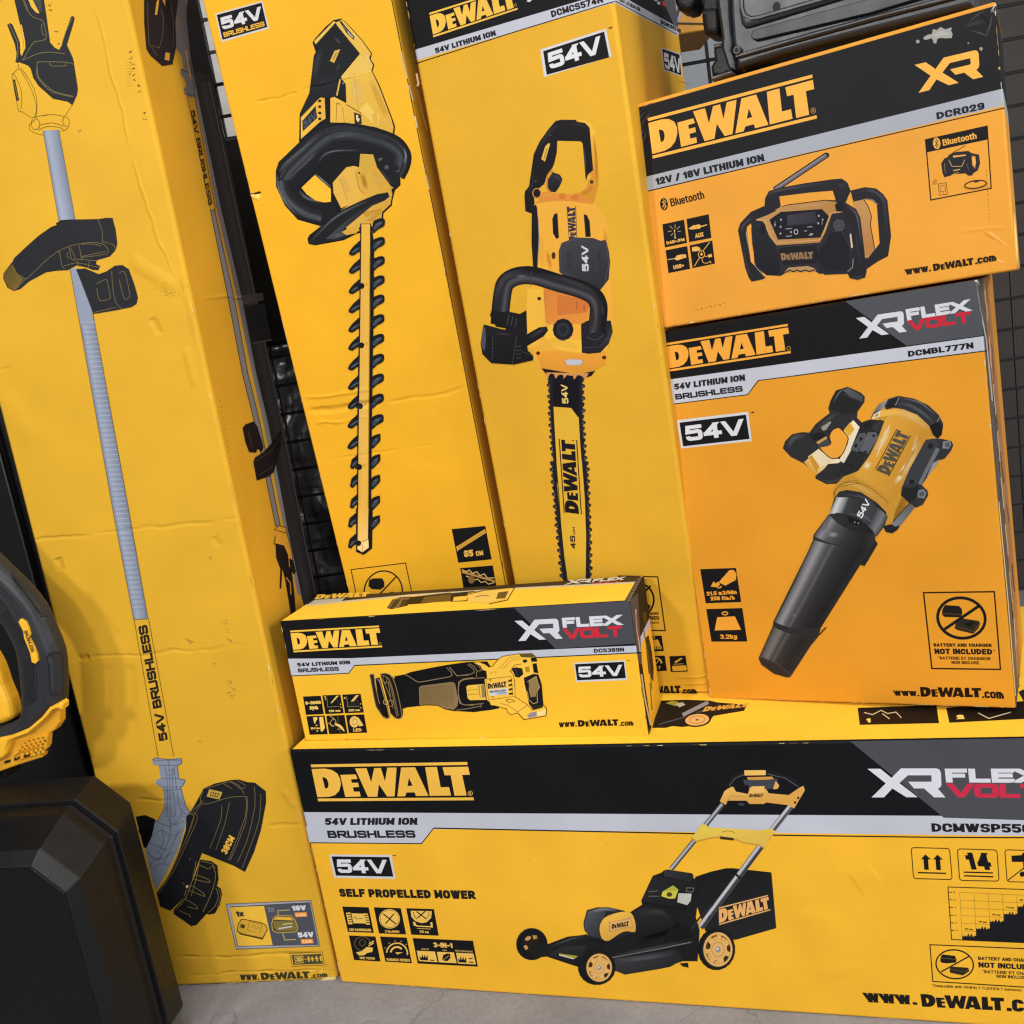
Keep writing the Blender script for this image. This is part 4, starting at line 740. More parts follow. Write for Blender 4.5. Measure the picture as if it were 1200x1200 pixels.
# bracket right
p.p('955,410 1010,402 1060,405 1120,420 1130,445 1115,480 1075,530 1040,540 1000,590 930,700 965,735 970,765 935,825 890,845 860,825 795,765 800,720 850,600', '#2d2f32'); p.p('960,415 1020,408 1040,440 920,650 880,700 815,700 860,590', '#36393d'); p.p('1020,460 1045,470 960,630 930,700 905,690', '#66696f'); p.p('1000,560 1040,535 1030,560 960,650', '#8a8e94'); p.e('985,450', 18, 18, '#1c1d1f'); p.e('865,680', 16, 18, '#1c1d1f'); p.p('1065,420 1110,418 1118,440 1100,470 1060,465', '#75787d'); p.p('1078,430 1108,428 1105,455 1080,458', '#4d5055'); p.p('900,735 940,725 958,750 945,785 905,780', '#75787d'); p.p('912,745 938,738 948,755 935,775 912,770', '#4d5055'); p.p('810,715 870,720 900,700 915,720 880,800 850,810 800,765', '#1f2022')
# collar, loop
p.p('735,950 850,820 882,845 780,975 745,990', '#77797e', g=('770,930', '830,860', '#55585c')); p.p('680,962 735,950 760,965 790,955 775,985 740,1008 700,1000', '#202022'); p.l('735,945 850,815', 5, '#2a2b2d')
p.p('362,745 385,690 430,650 500,650 560,690 650,730 740,800 760,870 740,945 690,950 700,900 640,830 520,750 430,735 400,745 368,785', '#bd8930'); p.soft('400,700 470,690 600,750 700,840', 30, '#dcb05a', .8); p.l('375,740 420,690 520,685 620,730 720,820', 4, '#7d5a1c', smooth=1); p.l('395,715 440,680 515,668 525,690 430,705', 3, '#7d5a1c', closed=1); p.p('362,745 385,715 380,760 368,785', '#9a6d22')
p.p('368,790 400,742 450,730 540,745 640,810 700,870 710,910 690,960 640,1030 560,960 450,905 340,882', '#2c2d30', g=('420,800', '680,920', '#1f2023')); p.p('340,882 385,775 410,780 440,850 420,885', '#b9bbbe', g=('360,850', '440,860', '#4a4c50')); p.ramp('384,780 362,832 342,882', '712,900 682,965 640,1030', [(0, '#86888b'), (.06, '#c6c7c9'), (.13, '#9a9c9f'), (.22, '#3a3c3f'), (.45, '#2c2e31'), (.6, '#3e4145'), (.75, '#34373b'), (.9, '#6d7075'), (1, '#3a3c40')], -42); p.soft('430,760 560,780 660,860', 16, '#55585d', .6); p.soft('450,880 560,900 620,950', 14, '#6a6d72', .6)
p.t('54V', '545,915', '602,808', '512,893', '#dcdcdc', .2, 'tech')
# tube
p.at(880, 560, 4.8)
p.p('440,205 490,195 550,205 630,240 690,300 700,350 712,370 640,492 615,485 395,838 380,890 335,945 225,1115 205,1122 130,1100 60,1050 45,1015 125,835 130,805 350,360 355,320', '#2b2a2c')
p.p('440,205 490,195 560,210 640,250 690,305 695,355 620,470 560,440 350,330 380,285', '#2f2f32', g=('400,270', '660,380', '#1c1c1e'))
TB = [(0, '#38373a'), (.07, '#6d6d72'), (.15, '#8a8a90'), (.24, '#5c5c61'), (.31, '#454449'), (.36, '#56565b'), (.42, '#38373a'), (.6, '#2a292b'), (.85, '#1f1e20'), (1, '#2a292b')]
p.ramp('126,834 85,925 46,1014', '378,892 320,965 224,1112', [(0, '#3a3838'), (.1, '#5f5c5c'), (.2, '#6d6a69'), (.32, '#3d3b3b'), (.38, '#524f4f'), (.46, '#343232'), (.75, '#262424'), (1, '#2e2b2b')], 20)
p.ramp('352,345 240,592 132,806', '692,372 612,486 396,838', TB, 26); p.ramp('440,207 392,275 356,325', '698,312 700,340 690,372', [(0, '#4a4a4e'), (.1, '#7d7d82'), (.22, '#505054'), (.5, '#303033'), (.8, '#222224'), (1, '#303033')], 34)
p.p('700,352 712,372 640,492 612,486 690,372', '#232326')
p.soft('440,225 400,300', 26, '#6e6f74', .8); p.blob('462,318', 34, 18, '#9a9a9e', .9)
p.blob('243,770', 14, 18, '#77777b', .8); p.p('45,1015 65,1010 140,1040 225,1112 205,1122 130,1100 60,1050', '#312b29'); p.l('45,1012 75,1010 150,1045 228,1108', 4, '#4b4644', smooth=1); p.p('640,470 705,360 712,372 642,492 615,485', '#232326'); p.l('385,882 405,858 424,840', 7, '#2a2423'); p.p('545,215 600,235 635,265 590,265 550,245', '#131316'); p.e('585,248', 5, 5, '#77777b'); p.e('605,254', 5, 5, '#77777b')
p.l('440,205 355,320 350,360 130,805 125,835 45,1015', 3, '#1b1410'); p.l('700,350 712,370 640,492 615,485 395,835', 3, '#1b1410')
p.done('product_picture')
p = Pic(B, 'F'); p.at(0, 0, 1).l('1143.5,328 1150,368 1156,398 1163,470', 1.5, '#a8a39b'); p.p('1142,322 1142.5,330 1147,331 1150,342 1146,330', '#c9c5bc', clip=True); p.l('1170.5,588 1181,700 1190,815', .9, '#e8c48a'); p.done('edge_wear')
p = Pic(B, 'S').at(1080, 240, 7.5)
p.at(0, 0, 1).p('1140,318 1152,320 1160,400 1178,600 1197,840 1188,840 1168,600 1150,400', '#5d5650', clip=True); p.p('1151,318 1157,320 1166,412 1184,600 1203,840 1196,840 1177,600 1159,412', '#a8764a', clip=True); p.p('1157,318 1170,318 1180,420 1200,640 1215,840 1202,840 1183,600 1165,412', '#d48f2e', clip=True)
random.seed(21)
def onside(y, f): a = 1144 + (y - 328) * .0945; b = 1163 + (y - 322) * .079; return (a + (b - a) * f, y)
for k in range(26):
    y = 335 + k * 18 + random.uniform(-6, 6); f = random.choice((.33, .42, .5, .58, .72)); n_ = random.randint(3, 5)
    p.l([onside(y + i * random.uniform(6, 10), f + random.uniform(-.05, .05)) for i in range(n_)], random.uniform(.5, 1.3), random.choice(('#3a2a1c', '#5a3c1e', '#2a221c', '#7a5228')))
for k in range(8): y = 340 + k * 55; p.l([onside(y + i * 12, .47 + random.uniform(-.03, .03)) for i in range(4)], .9, '#dcb894')
p.done('side_print')
# ================================================================== radio carton
p = Pic(A, 'F').at(0, 0, 1); p.l('757.4,224.4 960,176.6 1177.5,126.4', 1.3, BLK); p.at(1020, 0, 6.667)
p.p('413,295 440,274 480,265 490,225 515,236 550,211 585,230 635,213 630,242 642,265 635,297 590,300 545,296 522,305 515,338 497,340 480,298 440,310 418,308', '#9b9a96'); p.p('480,275 520,255 560,240 610,250 620,270 560,280 510,290', '#a8a7a2'); p.e('370,324', 15, 14, '#9b9a96'); p.p('355,335 365,310 385,318 380,335', '#8d8c88'); p.e('765,338', 6, 7, '#8a8a88'); p.done('torn_patch')
p = Pic(A, 'F', z0=160e-6).at(1020, 0, 6.667)
p.soft('730,215 820,180 900,160', 26, '#55565a', .35); p.soft('780,235 860,260 920,285', 10, '#6d6e72', .5); p.soft('745,200 830,120 900,80', 12, '#606166', .4); p.soft('900,290 935,200 950,110', 8, '#77787c', .5); p.soft('860,110 900,150 930,190', 12, '#0e0e10', .6); p.soft('940,100 965,55 985,30', 14, '#c9c9c9', .7); p.l('955,80 970,100 985,90', 3, '#d0d0d0'); p.l('960,45 985,40', 4, '#d9d4c8')  # shine and dark folds of the wrinkled tape, painted as soft strokes
p.done('tape_with_shine'); p = Pic(A, 'F', z0=160e-6)
p.at(720, 0, 6.667)
for a in ('190,960 215,900 250,870', '200,1010 240,930 290,880', '210,1060 235,1000', '200,870 260,820 310,800', '220,1120 240,1060 250,1020', '180,900 210,860'): p.soft(a, 10, '#55565b', .6)
p.done('scuff_mark'); p = Pic(A, 'F', z0=160e-6); p.at(1080, 240, 7.5)
p.p('490,285 610,235 830,225 832,560 640,590 520,440', '#e09a38'); p.l('612,242 740,352', 4, '#f7d9a0'); p.soft('600,238 680,300 745,355', 10, '#f2c578', .8); p.l('665,480 720,505', 4, '#f7d9a0'); p.l('600,450 655,500', 4, '#f2d2a0'); p.soft('812,60 822,200 835,400 840,540', 18, '#ffe08a', .9)  # tape patch, with highlights painted along its folds and the carton edge
for k in range(13): p.l([(560 + k * 2.2 + (k % 3) * 4, -300 + k * 34), (572 + k * 2.2, -292 + k * 34 + (k % 2) * 6)], 3, '#7a5018'); p.l([(572 + k * 2.2, -292 + k * 34), (568 + k * 2.2, -285 + k * 34)], 3, '#6b4514')
p.done('tape_with_shine')
p = Pic(A, 'F', z0=160e-6).at(750, 60, 5.4545); logo(p, '85,686 1131,430 49,428 1101,149', '#ecab47'); p.e('1108,380', 15, 17, '#a88047', w=4); p.t('R', '1102,388', '1115,386', '1101,374', '#a88047', .25); p.done('brand_logo')
p = Pic(A, 'F', z0=160e-6).at(600, 0, 4); p.t('12V / 18V LITHIUM ION', '676,868', '1184,755', '670,836', '#212126', .24); p.done('model_lettering'); p = Pic(A, 'F', z0=160e-6); p.at(900, 0, 4).t('DCR029', '792,560', '1016,511', '788,528', '#212126', .21, gap=.12); p.done('model_number')
p = Pic(A, 'F', z0=160e-6).at(1020, 0, 6.667); p.shape(XR, '362,729 881,600 345,505 873,379', '#ecac4a'); p.e('864,382', 13, 14, '#a08a70'); p.done('series_logo')
p = Pic(A, 'F').at(765, 220, 10.91); p.e('143,210', 50, 80, BLK, -.1); p.l('118,178 172,238 145,275 138,150 168,180 122,245', 9, '#e8a848'); p.t('Bluetooth', '235,243', '664,136', '214,142', '#241b10', .15, gap=.07); p.done('bluetooth_lettering')
oA = (765, 220, 10.91); Y4 = '#e3ab55'
def f(p):
    for a in ('218,488 255,525', '285,470 287,515', '345,495 308,530', '195,560 240,553', '318,556 355,560', '232,612 258,582'): p.l(a, 8, '#b49a6d')
    p.e('278,548', 9, 14, Y4); p.p('274,560 283,560 300,650 275,655', '#9a8a68'); p.t('DAB+/FM', '180,728', '410,678', '172,690', Y4, .2, gap=.06)
icon(A, 'F', oA, '122,468 400,408 437,705 155,765', f)
def f(p): p.p('452,525 520,480 600,468 612,488 690,468 698,478 612,505 605,522 500,535', Y4); p.l('550,475 557,525', 4, BLK); p.t('AUX', '545,645', '652,622', '538,590', Y4, .2)
icon(A, 'F', oA, '430,400 715,338 750,642 465,697', f)
def f(p): p.p('275,910 310,865 385,850 425,855 428,893 385,905 310,930', Y4); p.l('190,920 240,912 285,905', 12, '#b49a6d'); p.l('385,852 390,905', 5, BLK); p.t('USB+', '266,1045', '402,1015', '260,995', Y4, .2)
icon(A, 'F', oA, '163,800 440,745 478,1038 200,1092', f)
def f(p): p.p('500,760 560,750 600,765 612,795 570,810 505,815', Y4); p.e('623,852', 40, 46, Y4, w=9); p.p('605,850 625,825 640,850 625,875', Y4); p.l('640,810 728,695', 9, Y4); p.l('602,890 530,1005', 9, Y4); p.l('665,880 700,875', 8, Y4); p.p('700,860 750,845 760,880 715,895', Y4); p.l('630,895 640,950 690,965 735,940 742,968', 8, Y4, smooth=1)
icon(A, 'F', oA, '470,738 760,675 795,970 508,1030', f)
# radio picture
p = Pic(A, 'F', z0=160e-6).at(860, 170, 6)
p.l('285,315 655,68', 40, '#222024'); p.e('652,72', 19, 19, '#222024'); p.l('290,312 650,72', 24, '#6a6568'); p.l('292,305 648,66', 8, '#87828a')
p.p('215,440 220,375 245,325 300,305 380,290 500,268 700,240 760,236 800,265 822,325 800,370 790,400 720,400 695,320 520,335 320,360 330,430 300,470 220,480', '#242328'); p.soft('240,380 260,340 330,315 520,285 700,262', 20, '#4a4950', .8); p.soft('720,300 760,280 790,320', 24, '#3d3c44', .8)
p.p('820,320 920,296 1000,305 1050,345 1080,390 1106,640 1085,780 1010,820 930,875 920,800 985,745 1025,690 1005,420 970,385 920,380 840,400', '#242327'); p.soft('860,330 940,315 1020,350 1060,420 1075,640', 22, '#4b4a52', .8); p.l('925,378 975,385 1012,420', 8, '#6f6c74')
p.p('835,400 915,382 945,430 968,500 960,560 985,700 990,735 940,800 900,700 870,500', '#b98a55', g=('860,420', '960,700', '#a87643')); p.l('915,385 945,430 968,500 960,560 985,700 992,740', 6, '#2a2018')
p.p('120,545 150,520 250,480 330,440 380,418 640,385 720,388 770,470 850,560 860,900 800,905 600,905 560,880 380,890 330,920 230,915 160,860 130,700', '#29282d')
p.p('340,430 385,418 640,390 720,400 730,440 770,465 690,480 640,620 605,685 300,705 250,640 205,535 160,530 150,520 250,478', '#b68a54', g=('250,480', '600,690', '#a67840')); p.l('340,432 385,420 640,388', 6, '#2b2119'); p.soft('380,440 520,425 690,415', 16, '#d0a470', .7); p.soft('230,560 290,670', 14, '#cfa46c', .7); p.l('160,525 212,530 262,650 300,690 600,668 640,600 680,480 770,468', 6, '#c99a62')
p.p('250,525 330,470 620,450 670,500 610,650 310,665', '#1b1a20'); p.p('375,495 575,465 590,545 380,565', '#3c3945', g=('400,480', '560,560', '#2d2b35')); p.l('370,490 572,462 590,550 378,568', 5, '#25232b', closed=1)
for q in ('332,525', '330,575', '328,622', '598,498', '594,550', '402,612', '290,560', '625,525'): p.e(q, 6, 8, '#9a98a4')
p.e('437,610', 13, 17, '#b4b2bc', w=5); p.l('365,590 410,586', 5, '#9a98a4'); p.l('365,642 408,638', 5, '#9a98a4'); p.l('515,577 552,573', 5, '#9a98a4'); p.p('525,635 540,620 560,622 550,635', '#9a98a4'); p.l('495,605 515,603', 5, '#9a98a4'); p.l('292,535 285,575', 6, '#77757f'); p.l('625,520 620,560', 6, '#77757f')
p.p('130,545 195,540 240,640 300,720 330,880 300,915 230,912 155,850 140,740', '#24242a', g=('160,560', '260,880', '#1c1c22')); p.p('700,490 780,480 845,560 850,890 800,905 640,912 600,880 590,760 650,680', '#24242a'); p.p('690,610 760,600 820,720 820,830 790,880 650,890 605,840 600,740 650,680', '#1d1d23'); p.l('690,610 760,602 818,720 815,830', 4, '#37363d'); p.e('740,565', 40, 42, '#46454c'); p.e('740,565', 22, 24, '#333238', w=6); p.e('205,590', 22, 45, '#1a1a1f'); p.soft('150,570 200,560', 12, '#45444c', .6); p.l('140,720 150,850 200,900', 5, '#15151a')
p.p('310,720 580,705 600,800 560,830 360,840 320,800', '#1c1c21'); p.l('300,730 340,715 560,700', 4, '#3d3c44'); p.p('320,760 560,745 570,805 330,815', '#26242a'); wordmark(p, '338,810 560,798 328,762 556,750', '#8a6a4c'); p.p('355,895 385,862 520,850 570,868 580,885', '#a9875c'); p.l('365,893 395,880 420,890 445,878 470,890 500,878 530,888 575,876', 8, '#1a1410')
p.p('30,600 45,550 120,470 210,430 300,460 240,490 150,525 95,570 85,620 120,800 150,850 225,930 200,945 125,960 105,930 80,860', '#232227'); p.soft('50,620 70,560 150,490', 18, '#47464e', .8); p.soft('60,650 90,840 130,930', 14, '#3f3e46', .7); p.l('98,590 90,640 125,820 215,925', 5, '#8a8580'); p.p('95,595 125,560 120,640 135,780 148,850 120,820', '#e09d40')
p.p('710,420 745,395 780,400 860,450 890,510 935,880 925,930 870,948 815,935 800,900 840,860 850,760 830,560 770,470 720,465', '#222126'); p.soft('780,410 850,470 875,540 900,720', 14, '#5b5a62', .8); p.soft('855,560 890,880', 14, '#38373d', .8); p.l('800,890 835,860 840,800', 5, '#8a8580'); p.p('815,630 825,620 838,720 826,725', '#c9b49a'); p.e('745,430', 30, 32, '#19181c'); p.soft('830,920 880,930 920,900', 12, '#45444b', .7)
p.done('product_picture')
p = Pic(A, 'F').at(1080, 140, 10.91)
p.l('50,260 838,85 890,880 118,1030', 16, '#241a12', closed=1); p.p('48,255 840,80 850,255 72,420', BLK); p.e('193,305', 48, 74, '#e2a448', -.1); p.l('168,275 215,330 192,362 186,250 213,278 172,340', 8, BLK); p.t('Bluetooth', '275,338', '708,243', '262,258', '#e2a448', .15, gap=.07)
p.l('390,430 560,335', 9, '#3a2f24'); p.l('375,440 470,410', 5, '#3a2f24')
p.p('250,560 290,500 335,480 350,450 440,415 600,402 640,430 735,450 748,560 720,650 660,690 650,715 600,720 560,690 400,700 370,720 290,740 265,680', '#26262c'); p.p('400,465 560,448 570,462 405,488', '#e2a448'); p.p('640,465 690,470 700,560 680,630 650,580', '#e2a448'); p.l('345,515 390,600 515,598 550,515', 7, '#c9a25a'); p.l('405,655 490,638', 12, '#c9a25a'); p.l('410,690 480,680', 6, '#c9a25a'); p.l('295,560 290,620 310,690', 6, '#8a7148'); p.l('575,560 600,650', 6, '#6d5a3c'); p.l('610,470 690,480 700,560 660,640', 6, '#26262c')
p.l('212,825 315,808 330,955 228,970', 7, '#3a2a18', closed=1); p.l('235,850 300,840 308,915 242,925', 5, '#3a2a18', closed=1); p.l('270,940 285,938', 8, '#3a2a18')
for r in (25, 45, 62): p.e('205,835', r, r * 1.2, '#4a3518', w=6, a0=pi * 1.0, a1=pi * 1.45)
p.e('690,830', 140, 48, '#3a2a18', -.14, w=16); p.e('690,830', 165, 62, '#7a5a2a', -.14, w=5, a0=pi * .1, a1=pi * 1.0); p.p('660,795 690,785 740,780 735,800 680,808', '#3a2a18')
p.done('bluetooth_panel')
p = Pic(A, 'F', z0=400e-6).at(900, 300, 4); web(p, '646,88', '766,71', '640,63', '777,70 966,40 772,38 961,8', '972,39', '1072,22', '969,12', '#261a10'); p.done('website_lettering')
p = Pic(A, 'F').at(600, 300, 4); [p.e((850 + 14 * k + (k % 3) * 5, 248 - 3 * k + (k * 7) % 11), 3.5, 2.5 + (k % 2), '#a8711f') for k in range(11)]; p.done('dirt_specks')['kind'] = 'stuff'
# ================================================================== chainsaw carton
p = Pic(C, 'F').at(0, 0, 1); p.l('486,74.9 600,38.4 720,1.6', 1.2, BLK); p.done('header_line')
p = Pic(C, 'S').at(0, 0, 1); p.l('721,1.2 757,20.5 793,40', 1.0, BLK); p.p('770,-60 778,3 790,30 805,34 800,-60', '#56565c', clip=True); p.at(720, 0, 6.667); p.t('54V LITHIUM ION', '40,12', '202,92', '38,-20', '#1d1d20', .22, gap=.06); p.t('DCMCS574N', '362,186', '520,262', '360,150', '#1d1d20', .28, gap=.06); p.p('285,-20 320,10 340,10 310,-30', '#cfcfd4'); p.p('330,20 352,10 360,30 345,40', '#cfcfd4'); p.p('365,5 400,20 405,52 380,45', '#b8323c'); p.done('header_band')
p = Pic(C, 'S').at(720, 0, 6.667); badge(p, '366,372 516,420 531,600 386,548', '372,380 508,425 523,590 391,540', ('397,534', '520,575', '383,408')); p.p('515,415 522,418 523,432 516,430', BLK); p.done('voltage_badge')
p = Pic(C, 'S').at(720, 0, 6.667); p.l('495,635 570,653', 4, '#6d4d14'); p.done('flap_slit')
p = Pic(C, 'F', z0=160e-6).at(440, 0, 6.667); logo(p, '455,291 1112,74 420,101 1078,-106', '#e6b84a'); p.e('1093,40', 10, 10, '#b8964a', w=3); p.done('brand_logo')
p = Pic(C, 'F', z0=160e-6).at(440, 0, 6.667); p.t('54V LITHIUM ION', '472,418', '943,276', '462,378', '#202024', .25); p.done('battery_lettering'); p = Pic(C, 'F', z0=160e-6); p.at(600, 0, 4).t('DCMCS574N', '187,82', '428,10', '180,52', '#202024', .21, gap=.1); p.done('model_number'); p = Pic(C, 'F', z0=160e-6).at(600, 0, 4); p.p('68,6 84,-8 96,-2 82,10', '#cfcfd6'); p.done('series_logo')
p = Pic(C, 'F').at(600, 0, 4); badge(p, '133,232 440,134 467,265 150,361', '146,240 432,148 456,269 163,351', ('179,325', '424,246', '163,250')); p.t('TM', '452,138', '471,132', '450,130', BLK, .22); p.done('voltage_badge')
# chainsaw picture
p = Pic(C, 'F', z0=160e-6).at(600, 130, 9.23)
OR = '#d98d33'
p.p('265,990 300,880 420,860 560,880 720,890 800,770 870,640 845,200 800,110 860,140 905,250 930,600 940,800 890,990 1010,1150 1040,1250 1040,1700 280,1700 260,1200', '#e2a93a')
p.p('700,98 790,105 860,145 900,230 935,650 938,800 885,1000 800,1000 720,900 800,830 860,650 840,200 790,130', '#e5b043', g=('850,300', '935,400', '#c98a2c')); p.soft('880,250 910,500 915,780', 26, '#c57f2c', .7); p.soft('740,900 830,860 880,800', 40, '#d88b35', .7)
p.p('260,1000 330,880 400,870 500,900 560,885 640,915 720,890 890,990 860,1010 640,975 440,975', '#d4873a'); p.p('505,905 545,882 580,905 570,960 520,955', '#c9782f'); p.p('640,915 690,890 730,920 700,970 640,960', '#c9782f'); p.soft('300,950 380,905 470,930', 20, '#e3b04a', .8)
p.p('135,930 140,870 185,815 210,640 235,470 300,330 400,190 470,110 530,95 690,96 705,118 790,130 840,180 878,640 820,690 800,760 765,350 740,328 490,322 485,450 450,600 380,690 350,790 250,870 240,950 245,1000 215,1110 145,1085', '#1c1a1d'); p.soft('260,480 330,340 440,190 520,140', 30, '#3c3a3e', .6); p.soft('520,150 660,140 790,170 830,250', 26, '#37353a', .6); p.soft('775,370 800,680', 20, '#4a4a57', .8); p.soft('160,900 220,800 240,640', 20, '#37363a', .7)
p.p('495,326 735,332 765,360 800,780 760,850 700,895 600,905 500,880 475,890 540,770 540,720 440,660 435,625 470,540 488,440', YC); p.p('400,345 412,360 358,548 318,520 360,385', '#d9ac4a'); p.l('385,400 345,520', 7, '#6b5320')
p.p('440,660 520,690 548,740 520,810 470,880 410,870 385,830 390,740', '#2b2b30', g=('440,680', '480,870', '#1c1c20')); p.soft('430,700 500,720 525,760', 16, '#4a4b52', .7); p.l('440,640 400,680 380,740 380,830 410,870', 18, '#cf8134', smooth=1); p.e('275,890', 42, 46, '#1c1a1d'); p.e('270,890', 44, 52, '#d08a4a', w=9); p.e('862,768', 20, 20, '#4a3418'); p.soft('812,760 870,690', 14, '#ecc25c', .8); p.e('415,262', 9, 9, '#4a4a50'); p.e('258,760', 9, 9, '#4a4a50')
p.p('215,1100 230,1030 262,1010 275,1500 230,1500', '#1d1b20'); p.soft('238,1040 250,1200', 12, '#4d4f5a', .7)
p.at(555, 240, 5.714)
p.p('430,30 480,0 640,-20 800,0 885,90 915,380 935,800 905,900 890,1060 820,1100 700,1130 460,1095 405,1040 400,980 360,950 355,700 385,560 430,430', '#e3a73c')
p.p('470,560 580,470 800,560 770,760 720,800 540,790 490,790', '#cd7b35', g=('560,560', '640,800', '#d98a3a')); p.p('560,600 780,640 760,720 560,740', '#c57135'); p.p('360,560 470,570 470,800 440,940 365,950 355,700', '#e6b23f'); p.soft('450,200 460,420', 30, '#ecbb48', .7); p.soft('490,300 520,440', 24, '#d48a34', .6); p.soft('880,150 900,500', 24, '#cf8b34', .7); p.soft('600,1040 760,1050 880,1020', 40, '#d79a35', .6); p.p('470,880 520,800 660,910 740,900 735,990 560,970', '#e9b740'); p.soft('490,900 600,930 720,950', 40, '#f0c64a', .7); p.p('410,985 560,975 740,1000 890,980 885,1065 820,1100 700,1125 460,1095', '#df9a36', g=('640,980', '640,1120', '#d38d33')); p.l('470,580 490,790 560,810', 4, '#b8702e'); p.l('690,650 690,700', 10, '#a85c2a'); p.l('740,670 742,705', 10, '#a85c2a')
p.p('390,50 405,20 425,10 438,200 428,430 400,430 388,250', '#1a191d'); p.l('432,80 438,220 428,420', 4, '#6b7078'); p.p('528,95 540,62 562,55 572,220 555,230 532,190', '#1d1a1c'); p.p('738,62 760,70 778,110 785,215 750,215', '#1d1a1c')
wordmark(p, '690,212 682,8 632,222 622,14'.replace('690,212 682,8 632,222 622,14', '688,250 680,10 640,250 628,14'), '#3a3140'); p.l('626,8 640,225', 4, '#3a3140'); p.l('684,8 692,225', 4, '#3a3140')
p.p('570,310 590,255 640,235 660,218 800,222 850,240 885,235 905,300 915,380 905,500 850,570 800,540 600,470 575,450', '#3d3e44', g=('640,240', '820,540', '#2c2c32')); p.soft('620,280 650,240 780,240', 14, '#55555e', .7); p.soft('640,300 640,440', 26, '#3d3c44', .8); p.soft('830,300 850,480', 30, '#3d3c44', .8); p.l('585,300 590,440 640,470', 4, '#4a4a52'); p.l('890,260 905,400 880,520', 4, '#4a4a52'); p.l('660,270 820,280 830,470', 3, '#3f3e47'); p.t('54V', '772,445', '768,275', '728,445', '#c4c6cc', .26, 'tech', gap=.14)
p.e('536,340', 14, 24, '#4a2f18'); p.e('440,628', 14, 12, '#4a2f18'); p.e('433,993', 13, 12, '#4a1f14'); p.e('875,1022', 14, 13, '#4a1f14'); p.p('610,1040 640,1030 725,1032 738,1050 720,1078 625,1078 608,1062', '#c08a4a'); p.p('612,1042 640,1034 720,1036 732,1050 716,1073 628,1073', '#b7bac4')
p.p('720,800 760,775 920,775 932,850 905,930 850,990 770,998 725,990', '#222126'); p.soft('860,960 910,880 915,810', 22, '#4a4950', .6); p.l('730,960 850,950 890,890', 5, '#3d3c42')
p.e('600,835', 70, 74, '#1c1b22', n=12); p.e('600,835', 44, 48, '#2e3038'); p.e('600,835', 26, 28, '#22242b'); p.soft('545,880 600,905 655,880', 10, '#3d3d44', .8)
# front handle
H_ = '175,800 182,700 195,590 215,525 270,485 350,470 430,480 560,520 700,560 790,600 830,650 838,720 820,870'
p.l(H_, 120, '#1b1a1c', smooth=5); p.sramp(H_, 114, [(0, '#17161a'), (.18, '#38373c'), (.32, '#4d4c52'), (.5, '#2a292d'), (.75, '#19181b'), (1, '#141316')], 5); p.soft('150,760 160,600 200,500 280,455 380,450', 40, '#45444a', .8, 5); p.soft('430,460 600,500 760,560 830,620', 34, '#3d3c40', .8, 5); p.soft('280,480 360,478', 20, '#6a6a70', .7); p.soft('860,640 868,760', 20, '#38373b', .7); p.soft('800,660 800,860', 26, '#3a2a26', .6); p.l('385,445 382,540', 5, '#3d3c40'); p.p('760,860 870,850 865,890 780,905', '#232227'); p.l('760,885 820,905 875,870', 5, '#45444a', smooth=1)
p.p('110,740 120,710 230,720 230,830 150,815', '#1a191b'); p.p('215,710 310,730 355,705 360,860 340,870 215,835', '#1b1a1c'); p.l('240,735 225,800', 8, '#3a393e'); p.l('265,745 250,810', 8, '#3a393e'); p.l('290,760 280,815', 8, '#3a393e')
p.p('62,830 70,800 180,830 300,850 360,865 440,820 490,815 500,840 470,880 360,945 365,975 400,1010 400,1040 270,1070 120,1060 60,1000 48,930', '#201f22', g=('100,850', '250,1060', '#18171a')); p.p('62,830 80,815 85,900 75,980 60,960 50,920', '#4a4a54'); p.soft('370,900 440,850 490,830', 26, '#3d3c40', .8); p.l('130,880 125,1040', 5, '#3a393e'); p.l('290,880 262,1065', 6, '#3a393e'); p.soft('140,860 260,870', 12, '#45444a', .7)
for k in range(5): p.l([(98, 900 + k * 26), (122, 890 + k * 27)], 8, '#0f0e10')
for k in range(4): p.l([(285, 950 + k * 26), (320, 945 + k * 26)], 6, '#3d3c40')
p.l('320,980 395,1010', 5, '#38373b')
# bar
p.p('455,1095 520,1105 700,1135 815,1110 790,1145 740,1160 500,1150', '#1c1518')
p.at(620, 420, 8.57)
p.p('170,140 600,150 560,215 540,180 460,215 440,170 400,175 350,210 330,165 260,215 220,150 185,190', '#c98a55'); p.p('200,180 220,150 255,160 265,205 300,165 335,160 350,185 340,212 385,165 430,175 455,212 490,165 530,175 540,215 520,300 500,560 480,600 250,500 230,400 190,250', '#17141a')
def chain(x0, y0, x1, y1, sd, n):
    for k in range(n):
        t = k / n; x = x0 + (x1 - x0) * t; y = y0 + (y1 - y0) * t; h = (y1 - y0) / n
        c = ('#26242a', '#1d1b20', '#302f36')[k % 3]
        p.p([(x, y), (x + sd * 14, y + h * .05), (x + sd * (34 if k % 2 else 26), y + h * .25), (x + sd * (32 if k % 2 else 20), y + h * .55), (x + sd * 12, y + h * .75), (x, y + h)], c)
        if k % 2: p.p([(x + sd * 2, y + h * .3), (x + sd * 16, y + h * .35), (x + sd * 14, y + h * .6), (x + sd * 2, y + h * .7)], '#5a5860')
